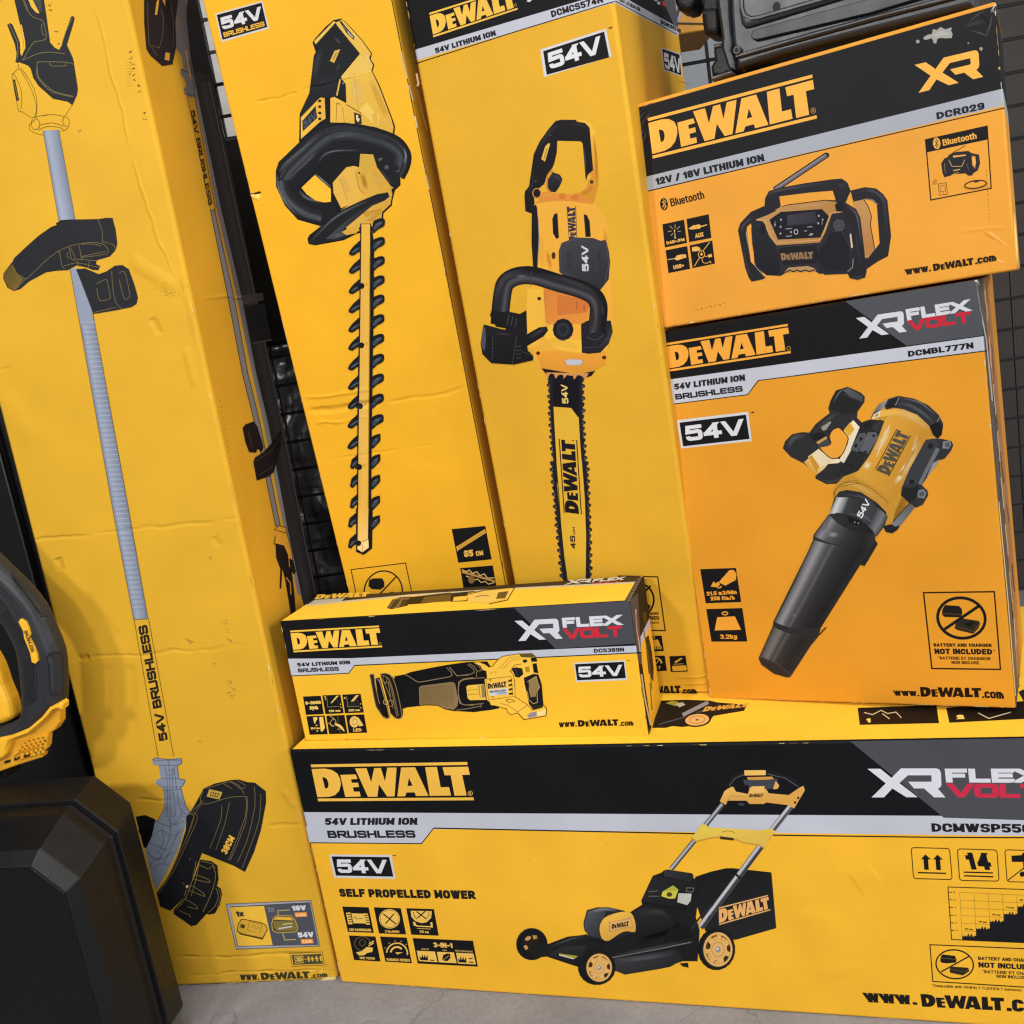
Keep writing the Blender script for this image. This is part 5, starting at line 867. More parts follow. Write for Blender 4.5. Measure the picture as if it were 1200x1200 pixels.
# edges of the guide bar in this tile: left and right
LB = [(235, 200), (245, 480), (262, 800), (285, 1200)]; RB = [(500, 220), (505, 600), (520, 850), (545, 1200)]
p.l('222,180 230,420 248,800 275,1250', 32, '#201e24', smooth=1); p.l('515,200 520,560 535,850 560,1250', 34, '#201e24', smooth=1)
chain(212, 190, 218, 470, -1, 5); chain(218, 470, 250, 1000, -1, 9); chain(530, 190, 535, 560, 1, 6); chain(532, 560, 562, 1150, 1, 10)
p.p('240,200 500,210 505,600 430,495 245,480', '#17141a'); p.p('248,484 425,497 500,600 515,850 545,1220 285,1220 262,800', '#d8ab38'); p.l('243,480 262,800 287,1220', 6, '#1a171c'); p.l('505,600 518,850 548,1220', 6, '#1a171c')
p.t('54V', '398,452', '385,262', '335,452', '#d9c06a', .24, 'tech', gap=.14)
p.at(620, 540, 8)
p.l('232,0 245,200 275,500 300,750 340,1130', 32, '#201e24', smooth=1); p.l('520,0 535,250 552,600 555,1130', 34, '#201e24', smooth=1)
chain(222, 0, 268, 520, -1, 9); chain(268, 520, 325, 1110, -1, 10); chain(535, 0, 555, 560, 1, 10); chain(558, 560, 566, 1100, 1, 9)
p.p('258,0 500,0 530,350 540,700 538,1130 362,1130 330,900 300,600 280,300', '#d8ab38', g=('400,0', '400,1130', '#d2aa34')); p.l('255,0 280,300 300,600 330,900 365,1140', 7, '#1a171c'); p.l('500,0 528,350 540,700 536,1130', 7, '#1a171c')
p.at(0, 0, 1)
# wordmark on the bar: reads upwards
p.l('655.6,514 661.5,601', 1.2, '#1c171c'); p.l('676,515.5 681.5,602.5', 1.2, '#1c171c'); wordmark(p, '678.6,602 673.9,517 662.6,600 658,515', '#1c171c'); p.e('672,516', 1, 1, '#5a4a1c')
p.t('45', '675,643', '674,627.5', '669.2,643', '#1c171c', .24, 'tech', gap=.14); p.t('CM', '674.6,626', '673.8,617.5', '671.8,626', '#1c171c', .2, 'tech', gap=.14)
p.done('product_picture')
p = Pic(C, 'F').at(600, 600, 4); p.l('500,300 683,304 718,556 540,552', 6, '#2a1f0e', closed=1); p.e('590,412', 75, 78, BLK, .1, w=9); p.l('530,470 650,345', 9, BLK); p.p('560,440 620,420 650,440 640,460 570,470', '#2a251d'); p.p('540,370 590,360 600,395 545,400', '#1b1a19'); p.at(660, 660, 5); p.t('BATTERY AND CHARGER', '385,305', '560,302', '383,290', '#2a1f0e', .2); p.t('NOT INCLUDED', '372,333', '565,331', '369,312', '#2a1f0e', .22); p.t('*BATTERIE ET CHARGEUR', '382,356', '562,354', '380,344', '#3b2c12', .16); p.t('NON INCL.', '440,371', '525,370', '438,360', '#3b2c12', .16); p.done('warning_panel')
def f(p): p.p('520,450 555,447 572,485 522,490', YC); p.t('4.8 KG', '520,507', '578,503', '518,490', YC, .2); p.e('527,435', 10, 6, YC, w=3)
icon(C, 'F', (660, 660, 5), '470,428 577,424 590,515 480,518', f)
def f(p): p.e('545,592', 32, 36, YC, w=10, a0=pi * 1.0, a1=pi * 1.95); p.l('545,592 560,565', 5, YC); p.t('7.7', '540,622', '572,620', '538,604', YC, .2)
icon(C, 'F', (660, 660, 5), '490,545 595,541 608,630 500,635', f)
def f(p): p.p('650,578 668,568 680,560 695,553 697,560 680,572 660,585', YC); p.p('638,602 720,598 725,628 642,632', YC); p.l('645,592 705,589', 5, '#9a8038')
icon(C, 'F', (660, 660, 5), '622,545 717,541 730,635 630,638', f)
p = Pic(C, 'F').at(660, 660, 5); web(p, '375,770', '460,770', '371,742', '470,772 690,768 463,722 686,717', '693,768', '784,768', '690,738', '#1d1710'); p.done('website_lettering')
# ================================================================== hedge trimmer carton
p = Pic(H, 'F').at(130, 0, 4); p.p('489,65 710,4 742,133 519,197', '#c3c1c4'); p.p('496,70 706,12 733,127 523,187', BLK); p.t('54V', '525,140', '713,88', '510,84', '#c9c9d0', .27, 'tech', gap=.12); p.t('BRUSHLESS', '531,175', '722,122', '525,153', '#dca83c', .24, 'tech'); p.done('voltage_badge')
p = Pic(H, 'F', z0=160e-6).at(310, 10, 6.667); K = '#15161a'
p.p('375,265 390,240 480,140 540,90 600,78 640,110 760,240 840,350 830,395 858,440 845,490 900,600 1000,860 1020,920 1015,985 1100,1050 1120,1120 1110,1210 1060,1270 1063,1380 1020,1420 1000,1500 995,1540 930,1600 925,1670 860,1730 720,1760 620,1810 400,1850 345,1840 335,1800 350,1770 440,1700 400,1690 260,1650 160,1540 90,1390 88,1270 110,1200 270,1045 275,820 350,660 370,500 385,370 400,340', K)
# body yellow
p.p('590,95 605,85 640,118 760,250 832,352 815,392 848,440 835,485 890,600 990,860 1008,925 1000,985 880,930 640,890 640,740 600,530 745,355 600,185 555,110', '#d9b04a', g=('620,400', '980,800', '#cfa440')); p.p('600,530 745,365 800,400 840,470 820,490 700,510 620,545', '#d8b456'); p.soft('700,540 740,760', 60, '#e6c878', .7); p.soft('830,560 960,860', 40, '#d3a63e', .8); p.soft('760,330 810,390 840,450', 16, '#f0d99a', .7); p.l('700,510 740,800', 3, '#a9842e'); p.p('735,800 800,730 850,800 900,830 890,930 820,905', '#dcb85a'); p.p('840,830 880,800 890,930 850,915', '#cfa548'); p.l('600,545 720,520 832,490', 4, '#ecc868')
p.p('585,100 600,98 705,225 695,245 640,190', '#1a1a1e'); p.l('610,130 695,230', 8, '#77656a'); p.l('650,180 690,228', 8, '#b9b9be')
p.p('395,275 545,105 745,350 600,515 560,690 470,690 420,700 350,790 280,840 300,780 360,650 380,500 395,390 430,310', '#191a1e', g=('450,200', '520,650', '#202126')); p.p('388,255 540,100 560,105 400,280', '#d8b256'); p.soft('450,300 410,420 390,560', 40, '#3b3f47', .7); p.soft('540,220 600,280', 16, '#4a4e56', .7); p.soft('560,500 590,420', 20, '#3d4048', .7); p.p('548,330 592,318 545,425 512,410', '#cda548'); p.l('565,345 535,400', 6, '#7d6428'); p.soft('380,610 470,560 560,545', 8, '#3b3d44', .8)
p.p('570,560 600,545 635,590 640,735 600,690 555,685', '#1b1c20'); p.l('592,552 565,680', 12, '#cfa74a'); p.e('615,585', 8, 8, '#6a6c72')
p.p('285,850 420,710 440,695 470,700 478,860 440,880 285,1020', '#e0b044', g=('300,860', '460,800', '#d6a53c')); p.p('295,880 400,760 412,855 300,960', '#22252c'); p.t('54V', '312,940', '408,850', '300,890', '#4a5160', .24, 'tech')
for y in (722, 767, 816, 862): p.e((432, y), 13, 11, '#2a1f10')
p.p('515,700 545,690 640,740 720,790 780,830 880,930 640,892 515,890', '#deb048', g=('540,720', '780,900', '#d2a440')); p.l('565,735 605,755 565,740 560,880', 5, '#8a6a24'); p.l('610,770 625,890', 5, '#a5812e'); p.p('700,810 755,830 760,905 705,900', '#26221c'); p.p('715,830 735,835 730,855 745,860 735,890 718,870', '#d9c9a0'); p.l('640,750 760,820', 6, '#3a2f16')
# handle ring
p.p('110,1200 280,1040 440,905 520,890 660,895 860,925 1010,985 1095,1050 1115,1120 1105,1210 1055,1265 1060,1380 1020,1415 990,1390 880,1240 850,1140 770,1125 560,1130 470,1180 395,1265 290,1370 255,1400 255,1440 330,1500 450,1540 500,1530 545,1500 560,1600 520,1640 440,1690 270,1640 165,1530 100,1390 95,1270', '#191b1f')
RG = [(0, '#191b1f'), (.22, '#2c2f35'), (.42, '#41454d'), (.55, '#2a2c31'), (.64, '#1e2024'), (.72, '#3a3d44'), (.8, '#191a1d'), (1, '#141518')]
p.sramp('1030,1300 1062,1240 1080,1170 1060,1110 1000,1052 860,1000 680,968 520,980 420,1050 300,1160 190,1270 150,1340', 140, [(1 - a, b) for a, b in RG[::-1]], 5); p.sramp('150,1340 175,1440 240,1520 340,1585 450,1620', 100, [(0, '#26282d'), (.25, '#4d5159'), (.5, '#25272b'), (1, '#16171a')], 5)
p.soft('130,1250 290,1090 460,970 640,940 850,985 1010,1050 1070,1130', 60, '#2f3238', .9, 5); p.soft('120,1290 160,1220 330,1070 450,960', 26, '#5a5e66', .7, 5); p.soft('480,1000 640,975 860,1010', 30, '#474b52', .8, 5); p.soft('150,1370 330,1200 410,1120', 14, '#565a61', .7); p.soft('420,1200 480,1135 580,1110 740,1110', 12, '#6d717a', .7, 5); p.soft('1090,1090 1105,1150 1090,1220', 14, '#8a8f98', .7); p.soft('100,1290 110,1400 170,1520 260,1620', 14, '#8a8e96', .5, 5); p.soft('230,1580 330,1620 430,1640', 30, '#4a4e56', .6, 5); p.soft('270,1420 330,1480 460,1520', 20, '#5d6168', .8, 5); p.soft('520,1010 700,985', 16, '#686c74', .4); p.soft('440,1280 560,1200 740,1170', 40, '#0d0e10', .6)
p.p('390,1295 460,1180 580,1135 770,1130 730,1240 640,1290 540,1360 520,1400', '#17181b'); p.p('290,1400 395,1300 450,1350 520,1410 520,1510 470,1515 400,1500 330,1450', '#efb234'); p.soft('400,1290 460,1345 525,1400', 12, '#8a8e96', .7)
p.p('755,1140 850,1140 880,1240 990,1390 1010,1400 960,1430 870,1460 720,1510 600,1560 540,1440 535,1360 640,1240 700,1230 740,1240', '#cfa344', g=('560,1380', '900,1300', '#c89a38')); p.p('535,1360 640,1245 690,1230 730,1240 710,1300 740,1420 780,1470 600,1560 545,1450', '#d3a748'); p.soft('600,1300 660,1450', 40, '#dfb75c', .7); p.soft('760,1280 800,1420', 36, '#a9802e', .7); p.soft('850,1260 920,1400', 40, '#d9b35a', .7); p.l('590,1330 650,1500', 3, '#9a7629'); p.l('715,1260 740,1400 780,1440', 5, '#9a7629', smooth=1); p.p('750,1135 850,1140 860,1190 800,1275 740,1240', '#c09a3e'); p.e('742,1285', 8, 10, '#5a4316')
p.p('850,1145 940,1170 1050,1230 1052,1380 1020,1395 985,1370 890,1230', '#1b1c20'); p.soft('890,1190 925,1165', 16, '#7a7e86', .7); p.soft('940,1230 970,1250', 30, '#6a6e76', .8); p.soft('900,1240 960,1330 1010,1380', 14, '#3d4047', .8); p.soft('1030,1280 1055,1260', 14, '#6a6e76', .6)
# lower guard
p.p('600,1575 700,1510 870,1465 990,1400 1000,1450 985,1530 920,1590 915,1660 850,1700 720,1745 650,1740', '#d1a442', g=('700,1560', '900,1650', '#c4953a')); p.p('770,1590 920,1560 910,1600 850,1660 800,1660', '#b8872f'); p.soft('660,1730 780,1650 880,1600', 24, '#e2bd62', .7)
p.p('345,1815 440,1705 560,1600 620,1565 760,1500 880,1450 965,1435 978,1470 940,1500 800,1560 700,1640 610,1730 680,1770 610,1805 400,1845 350,1838', '#1c1d21'); p.soft('360,1825 520,1660 660,1570 820,1500', 16, '#6a6e76', .6, 5); p.p('480,1800 600,1690 700,1610 800,1550 900,1500 820,1560 700,1660 610,1735 650,1760 560,1800', '#3f4248', g=('520,1780', '700,1640', '#2a2c31')); p.soft('520,1780 640,1760', 30, '#5d6169', .7)
p.p('605,1745 660,1715 760,1700 720,1755 640,1770', '#c89a3c'); p.e('762,1720', 22, 22, '#17171a')
# blade
p.at(300, 300, 4)
p.p('490,-152 540,-152 555,-60 552,300 545,700 540,1210 474,1210 476,700 485,300', K)
TR_ = [-150, -62, 28, 118, 208, 300, 392, 485, 578, 672, 768, 860, 955, 1052, 1150]
TL_ = [-30, 55, 150, 240, 330, 415, 508, 600, 690, 780, 878, 970, 1058, 1155]
def tooth(x, y, sd, small):
    w = 1 if not small else .75
    o = [(0, -8), (18, -22), (40, -28), (55 * w, -22), (56 * w, 2), (45 * w, 14), (22, 26), (0, 44)] if sd > 0 else [(0, -22), (-16, -10), (-32, 4), (-50 * w, 28), (-52 * w, 42), (-34 * w, 48), (-14, 34), (0, 24)]
    p.p([(x + a, y + b) for a, b in o], '#17191e', smooth=2)
    i = [(4, 12), (22, -6), (42 * w, -12), (46 * w, -4), (26, 14), (6, 30)] if sd > 0 else [(-2, 8), (-22, 16), (-42 * w, 34), (-34 * w, 36), (-14, 22), (-2, 16)]
    p.p([(x + a, y + b) for a, b in i], '#39424e', smooth=2); (p.soft([(x + 10, y + 6), (x + 40 * w, y - 8)], 7, '#66707c', .7) if sd > 0 else p.soft([(x - 8, y + 14), (x - 38 * w, y + 34)], 6, '#66707c', .7))
for y in TR_: tooth(548 - (y / 1200) * 8, y, 1, y > 800)
for y in TL_: tooth(490 - (y / 1200) * 10, y - 20, -1, y > 900)
p.at(300, 600, 4)
p.p('470,-20 548,-20 545,170 505,200 470,185', K); tooth(540, 42, 1, True); tooth(472, 25, -1, True); tooth(472, 122, -1, True)
p.at(300, 300, 4); p.p('496,-150 536,-150 536,300 530,700 528,1210 481,1210 482,900 488,500', '#d9aa42', g=('500,0', '500,1200', '#e0b04a')); p.soft('505,-100 500,500 492,1000 490,1200', 12, '#edc872', .7); p.l('535,0 532,500 527,1200', 4, '#9a7629')
p.at(300, 600, 4); p.p('480,-20 528,-20 526,130 500,150 478,145', '#dcae4a', g=('500,0', '500,140', '#e6c078')); p.p('478,150 500,140 528,128 530,165 500,188 476,172', '#efd396'); p.l('500,150 500,188', 3, '#a9803a'); p.l('476,150 528,125', 4, '#a9803a')
p.at(300, 300, 4)
for q in ('497,140', '496,418', '490,703', '486,988'): p.e(q, 13, 14, K); p.l([(pp(q)[0][0] - 20, pp(q)[0][1] + 4), pp(q)[0]], 12, K); p.e((pp(q)[0][0] + 22, pp(q)[0][1] - 8), 8, 7, '#c99a3a')
p.at(300, 600, 4).e('482,145', 13, 13, K)
p.done('product_picture')
def f(p): p.l('940,170 1075,85', 13, '#c9953a'); p.l('935,163 1068,80', 4, BLK); p.l('942,180 1078,95', 4, '#e2b04a'); p.l('942,160 945,185', 3, '#e2b04a'); p.t('65', '977,212', '1020,207', '973,181', '#e2b45a', .24); p.t('CM', '1032,206', '1066,202', '1029,184', '#e2b45a', .22)
icon(H, 'F', (300, 600, 4), '917,80 1075,65 1105,222 948,238', f)
def f(p):
    p.l('965,280 1120,325', 10, '#b98a4a'); p.l('965,270 985,280 1000,272 1015,288 1035,280 1050,298 1070,290 1085,310 1118,308', 4, '#e8c37a'); p.l('985,300 1000,305 1015,318 1040,315 1055,330 1075,325 1090,338 1118,330', 4, '#e8c37a'); p.e('1010,318', 15, 17, '#8d6a3a')
icon(H, 'F', (300, 600, 4), '957,263 1110,250 1130,362 975,372', f)
p = Pic(H, 'F').at(400, 640, 5.45); p.l('62,150 410,108 478,430 128,470', 6, '#2a1f0e', closed=1); nobatt(p, '268,290', 122, 132, 9, .15, '172,255 178,215 205,205 262,205 275,230 275,260 250,278 195,275', '250,310 330,290 370,330 330,370 260,350', '180,375 350,195'); p.t('BATTERY AND CHARGER', '130,432', '430,400', '126,410', BLK, .2); p.done('warning_panel')

p = Pic(H, 'F').at(0, 0, 1); p.l('458.3,-4 494.5,180 519,300 576.5,600 593.5,690', 1.1, '#3a2c14'); p.l('470,60 477,92', 1.6, '#b9a68a'); p.l('479,100 484,118', 1.8, '#a8957c'); p.l('486,136 489,150', 1.3, '#c9b69a'); p.l('499,205 503,222', 1.1, '#b9a68a'); p.done('edge_line')
p = Pic(H, 'F').at(0, 0, 1); p.p('291,226.5 297,226.3 303,224.2 306,224.6 305.6,226.6 299,228', '#3a2410'); p.p('293,228.5 299,228 305,226.8 304,234 299,233', '#f2c860'); p.done('tear')
p = Pic(C, 'F').at(0, 0, 1); p.l('488,86 490.5,98 489,101', 2.2, '#c9a06a'); p.l('488.5,104 496,136 500,152', 1.2, '#7a5418'); p.done('edge_wear')

wear(H, 'LR', 26, 2); wear(C, 'LR', 16, 3); wear(B, 'LRB', 16, 4); wear(A, 'LRB', 12, 5); wear(R, 'LRTB', 9, 6); wear(M, 'LTB', 16, 7); wear(T, 'RB', 34, 8)
# ================================================================== grass trimmer carton
TL = '#857a4c'; SH = [(0, '#767d8e'), (.25, '#969eb0'), (.55, '#8a92a4'), (1, '#6f7687')]
p = Pic(T, 'F', z0=160e-6).at(0, 0, 7.059); K2 = '#26272a'; LN = '#57471c'
p.ramp('355,1080 486,1828', '488,1074 625,1828', SH, smooth=0); p.l('357,1085 487,1828', 5, '#5f574a'); p.l('487,1078 625,1828', 5, '#5f574a')
p.p('115,-20 362,-20 385,130 415,350 455,395 490,412 512,370 550,245 588,140 602,132 618,146 612,182 555,372 605,482 612,520 645,730 640,782 600,872 560,842 440,818 320,712 275,642 255,572 235,545 200,530 158,515 190,442 212,395 205,340 165,200 140,90', K2)
p.p('228,-20 262,-20 328,112 300,104 260,60', '#d9aa3c'); p.p('268,-20 345,-20 352,70 330,105', '#34343a')
for k in range(8): p.l([(285 + k * 6, 5 + k * 12), (340, 2 + k * 12)], 3, '#5d5a4c')
p.p('60,206 85,190 105,205 165,350 168,440 180,465 165,505 150,522 128,515 138,445 122,362', K2); p.l('75,200 145,345 150,440 140,500', 4, TL)
p.p('166,205 180,205 208,340 210,395 186,442 172,440', '#d9aa3c'); p.l('170,210 195,345 190,420', 3, LN)
for q in ('190,0 225,80 270,140 345,165 372,225 380,325 290,345 250,395 190,495', '345,200 352,280 375,290', '185,500 250,470 340,438 440,432 540,448', '605,535 555,515 330,512 310,530 305,620 350,690 440,765 610,802', '545,545 425,545 412,515', '548,515 545,545', '315,560 320,640 440,752 600,795', '600,150 545,260 505,390', '560,385 600,470', '200,0 230,70'): p.l(q, 3.5, TL, smooth=2)
for q in ('152,528 148,570 105,612 103,640 150,905 175,920 262,975', '150,572 175,585 260,740 290,830 302,880 295,950 270,975', '165,560 195,590 280,730 308,860 298,965', '105,615 125,625 175,740 180,830 172,905', '598,870 528,975 520,1005', '262,975 330,960 410,948 500,955 565,980', '300,975 280,1000 245,1030 248,1075 300,1105 360,1118', '270,985 258,1030 280,1070 320,1060 330,1010 300,978', '565,980 575,1010 560,1060 530,1080 500,1085', '530,970 518,1000 535,1040 560,1045', '330,1035 430,1015 530,1045', '320,1080 370,1050 440,1045 510,1060 530,1080', '300,1075 330,1050', '345,960 400,950'): p.l(q, 4, LN, smooth=2)
p.p('105,660 125,655 160,830 135,835 120,760', '#3a2f18'); p.l('118,675 148,820', 5, '#7a6a3a')
p.done('product_picture')
p = Pic(T, 'F', z0=400e-6).at(0, 230, 6.667)
p.p('470,188 540,182 770,178 830,168 880,170 905,260 918,370 905,420 860,470 800,488 755,500 752,530 785,545 770,578 720,575 690,560 600,540 530,578 440,582 360,595 230,665 160,725 110,740 60,715 25,640 30,600 100,510 110,485 200,400 300,310 400,240 440,225', '#25262a'); p.p('100,530 135,600 185,650 115,735 70,715 28,640 32,600', '#5a4a22', g=('60,600', '150,700', '#6b5828')); p.l('440,215 500,190 550,190', 12, '#1a1b1e')
for q in ('95,540 120,595 180,632 215,640 330,530 440,440 560,385 700,362 800,370 840,410 835,450 640,478', '210,640 160,690 120,730', '800,355 890,380 900,430', '765,180 800,270 802,355', '465,425 485,540 510,570', '540,390 560,490 590,490 550,400', '620,385 640,500', '530,440 525,470 550,485', '500,545 600,520 700,540 780,555', '600,500 620,560', '640,470 830,430', '700,500 690,560', '590,490 760,505', '640,375 720,372 790,385'): p.l(q, 3.5, '#7d6b40', smooth=2)
p.at(0, 300, 4)
p.p('330,62 362,55 436,268 380,330', '#868ea0'); p.ramp('378,320 532,1200', '446,320 606,1200', SH, smooth=0); p.p('330,62 362,55 447,322 377,322', '#8890a2'); p.l('330,62 532,1200', 3, '#5f574a'); p.l('436,268 606,1200', 3, '#5f574a')
p.p('358,62 400,58 465,85 500,72 540,45 575,42 605,62 630,130 648,195 640,225 615,240 540,255 438,272 425,235', '#26272b')
for q in ('525,70 530,150 545,220 575,248', '560,80 575,72 590,85 608,170 610,190 595,202 580,192 560,110', '455,130 495,110 505,125 518,185 515,200 468,208 455,150', '440,265 545,240'): p.l(q, 2.4, '#75653c', smooth=2)
p.at(0, 600, 4); p.ramp('532,0 628,503', '606,0 694,500', SH, smooth=0); p.l('532,0 628,503 694,500', 3, '#5f574a'); p.l('606,0 694,500', 3, '#5f574a'); p.l('630,505 742,1150', 2.2, LN); p.l('697,500 815,1145', 2.2, LN)
for k in range(70):
    y = -1130 + k * 23; t = (y + 1200) / 1700; x = 350 + t * 280 - (40 if y < -900 else 0)
    if y < -880: continue
    p.l([(340 + (y + 1140) * .1734, y), (340 + (y + 1140) * .1734 + 60, y - 3)], 3, '#7a8294')
    p.l([(342 + (y + 1151) * .1734, y - 11), (342 + (y + 1151) * .1734 + 56, y - 14)], 3, '#9aa2b2')
p.done('shaft_picture')
p = Pic(T, 'F', z0=160e-6).at(0, 600, 4); p.t('54V BRUSHLESS', '788,1068', '689,527', '747,1076', '#26221a', .27, 'tech'); p.done('battery_lettering')
p = Pic(T, 'F', z0=160e-6).at(150, 860, 5)
p.p('45,485 100,475 160,500 162,560 150,620 115,680 90,660', '#141417'); p.p('60,560 150,540 140,620 100,660', '#0f0f11')
p.p('142,152 160,140 200,146 240,150 295,140 315,150 316,172 305,186 288,184 300,262 328,264 338,285 322,304 308,310 322,370 340,425 365,458 342,500 330,560 290,690 230,805 165,915 132,820 102,680 140,600 160,510 190,494 216,425 210,350 200,310 180,306 162,290 168,266 192,262 180,184 150,182', '#828a9c')
random.seed(5)
for q in ('150,160 175,155 290,155 312,165', '180,184 288,184', '235,155 245,260 248,480 245,560', '270,185 300,420 340,470', '192,262 300,262', '200,310 308,310', '205,330 310,325', '216,425 180,500 160,515', '225,430 235,490 260,530 300,500 320,440', '260,200 262,300 280,480', '220,190 232,300 230,440', '160,510 240,540 330,510', '140,600 200,560 250,600 330,560', '250,540 240,620 180,740', '110,690 180,740 270,690', '130,640 230,680', '150,800 180,760 240,770', '200,560 210,640 170,700', '300,560 260,650 210,760', '240,215 270,210 265,240 240,240', '130,780 150,740 200,720'): p.l(q, 3, '#4d5464', smooth=2)
for k in range(16): p.l([(212 - k * .5, 320 + k * 11), (318 + k * 1.6, 318 + k * 11)], 1.5, '#6d7586')
p.l('142,152 160,140 240,150 315,145 316,172 288,184 300,262 335,270 322,304 308,310 340,425 365,458', 4, '#454b5a')
p.p('370,452 400,400 430,345 445,318 510,290 600,270 650,266 700,282 745,285 808,335 810,400 780,560 740,690 686,808 620,772 435,697 410,760 380,850 340,950 250,1035 190,1010 170,930 240,830 300,690 340,560 343,480', '#1e1f23')
p.p('425,735 490,745 525,770 532,850 505,960 460,1055 400,1120 370,1125 330,1095 270,1055 268,1030 340,950 385,850', '#1d1c1e'); p.p('520,890 545,905 552,940 540,1000 510,1050 475,1058 455,1050', '#1a191b')
for q in ('345,480 375,460 405,475 400,520 340,650 270,800 180,930', '360,470 390,490 330,640 260,790 190,920', '440,335 425,380 440,410 500,400 600,370 700,365', '450,320 520,300 600,280 660,320 690,310', '550,420 545,500 480,670', '595,400 570,520 515,680', '690,370 690,480 590,740', '700,370 690,520 600,740', '740,310 745,420 700,620 640,755', '780,350 770,500 720,650 670,785', '380,450 440,390', '600,275 650,300 680,350', '640,270 690,300', '560,290 610,320', '430,410 390,470 350,600'): p.l(q, 3, '#77673a', smooth=2)
for q in ('430,745 495,760 510,790', '400,745 380,850 340,960 280,1030', '420,740 400,850 370,950', '495,770 515,820 500,900 470,980 440,1040', '380,825 420,830 475,855 478,870 430,860 390,850', '345,890 370,885 440,930 450,950 420,940 360,915', '330,880 320,870', '335,965 400,1005 405,1025 350,1010', '300,1035 360,1060 365,1075', '350,890 330,950', '410,760 470,790 490,775', '515,900 530,950 510,1010 470,1045', '530,905 545,950 525,1020'): p.l(q, 3, '#8a7840', smooth=2)
p.p('478,322 554,341 536,383 462,366', '#b99a42'); p.l('485,340 540,355', 4, '#3a3016'); p.l('480,355 530,368', 4, '#3a3016'); [p.l([(490 + 14 * k, 330 + 4 * k), (482 + 14 * k, 368 + 3 * k)], 3, '#3a3016') for k in range(4)]
p.t('38CM', '578,708', '628,610', '544,688', '#d9aa42', .22, gap=.12); p.e('347,893', 8, 8, '#cfc0a0'); p.e('363,732', 4, 3, '#6d6d6a')
p.done('product_picture')
p = Pic(T, 'F').at(250, 1040, 8)
p.p('118,155 915,120 1000,550 215,580', '#8b8b90'); p.l('118,155 915,120 1000,550 215,580', 5, '#4a4640', closed=1); p.p('128,165 905,132 988,540 220,568', '#a5a5aa'); p.p('152,180 905,140 985,538 225,555', '#4b4d55'); p.p('155,185 475,172 556,540 232,548', '#e2b23c'); p.l('150,180 905,140', 4, '#3a3a3e')
p.t('1x', '218,275', '290,268', '205,225', '#29282e', .26, gap=.05); p.t('1x', '505,232', '575,225', '500,182', '#6d6e7c', .2, gap=.05); p.t('18V', '742,218', '872,212', '732,172', '#c9cad2', .28, gap=.08); p.t('54V', '797,470', '943,464', '788,422', '#c9cad2', .28, gap=.08); p.p('760,235 875,230 882,272 768,278', '#de8a3a'); p.p('818,485 932,480 940,522 826,528', '#de8a3a'); p.t('6.0Ah', '778,270', '870,265', '773,245', '#f2d0a0', .16); p.t('2.0Ah', '836,520', '928,515', '830,495', '#f2d0a0', .16)
p.p('238,335 262,298 300,300 450,330 490,350 508,395 460,485 260,430 225,410', '#c99c34'); p.l('238,335 262,298 300,300 450,330 490,350 508,395 460,485 260,430 222,408', 8, '#4a3a14', closed=1); p.p('222,405 250,425 460,470 505,390 508,405 462,488 250,440', '#4a3a14'); p.l('340,315 320,400 400,420', 4, '#6b5420'); p.l('345,320 460,345 430,430', 4, '#6b5420'); p.l('360,370 380,350 400,390 430,370', 4, '#6b5420'); p.p('255,340 300,350 290,385 250,375', '#6b5420'); p.p('275,350 295,353 290,380 270,376', '#26221c')
p.p('560,290 590,265 730,265 770,310 792,380 775,415 600,425 555,400 548,340', '#4a4434'); p.l('560,290 590,265 730,265 770,310 792,380 775,415 600,425 555,400 548,340', 6, '#c9a850', closed=1); p.p('565,300 590,275 725,278 755,308', '#d9a83c'); p.p('560,315 765,315 785,375 770,400 600,410 570,380', '#7a6a34'); p.l('610,385 740,365', 12, '#b9bac0'); p.l('650,345 740,335', 6, '#d9d0a8'); p.l('610,262 605,215 720,210', 6, '#c9b06a'); p.l('652,430 668,492 775,487', 6, '#c9b06a')
p.done('battery_panel')
p = Pic(T, 'F').at(250, 1040, 8); p.l('716,618 1022,605 1042,728 740,740', 6, '#5a4a1c', closed=1); p.p('732,632 1010,620 1028,715 752,725', '#4a452e'); p.l('762,645 840,642 842,705 770,710', 6, '#d9b248', closed=1); p.t('XD', '780,695', '835,692', '776,655', '#d9b248', .24); p.l('850,672 1000,664', 7, '#c98a3c'); [p.l([(890 + 38 * k, 645 - k), (898 + 38 * k, 695 - 2 * k)], 13, '#d9b248') for k in range(4) if k != 1]; p.l('925,650 932,690', 13, '#d9b248'); p.l('1058,722 1080,720', 4, '#5a4a1c'); p.done('system_badge')
p = Pic(T, 'F').at(250, 1040, 8); xh(p, 'www.', '255,870', '432,866', '248,818', '#38301c'); wordmark(p, '452,866 908,850 440,800 898,786', '#3a321e'); xh(p, '.com', '915,852', '1072,836', '912,818', '#3a321e'); p.p('1005,860 1075,840 1150,835 1140,880 1060,900', '#dcc07a'); p.soft('970,770 985,830 1020,870', 8, '#8a6f34', .8); p.soft('1000,880 1080,850 1140,850', 14, '#efe0b0', .9); p.soft('1020,760 1010,800', 8, '#f3e2a8', .9); p.l('950,772 1130,765', 3, '#9a7a2a'); p.done('website_lettering')
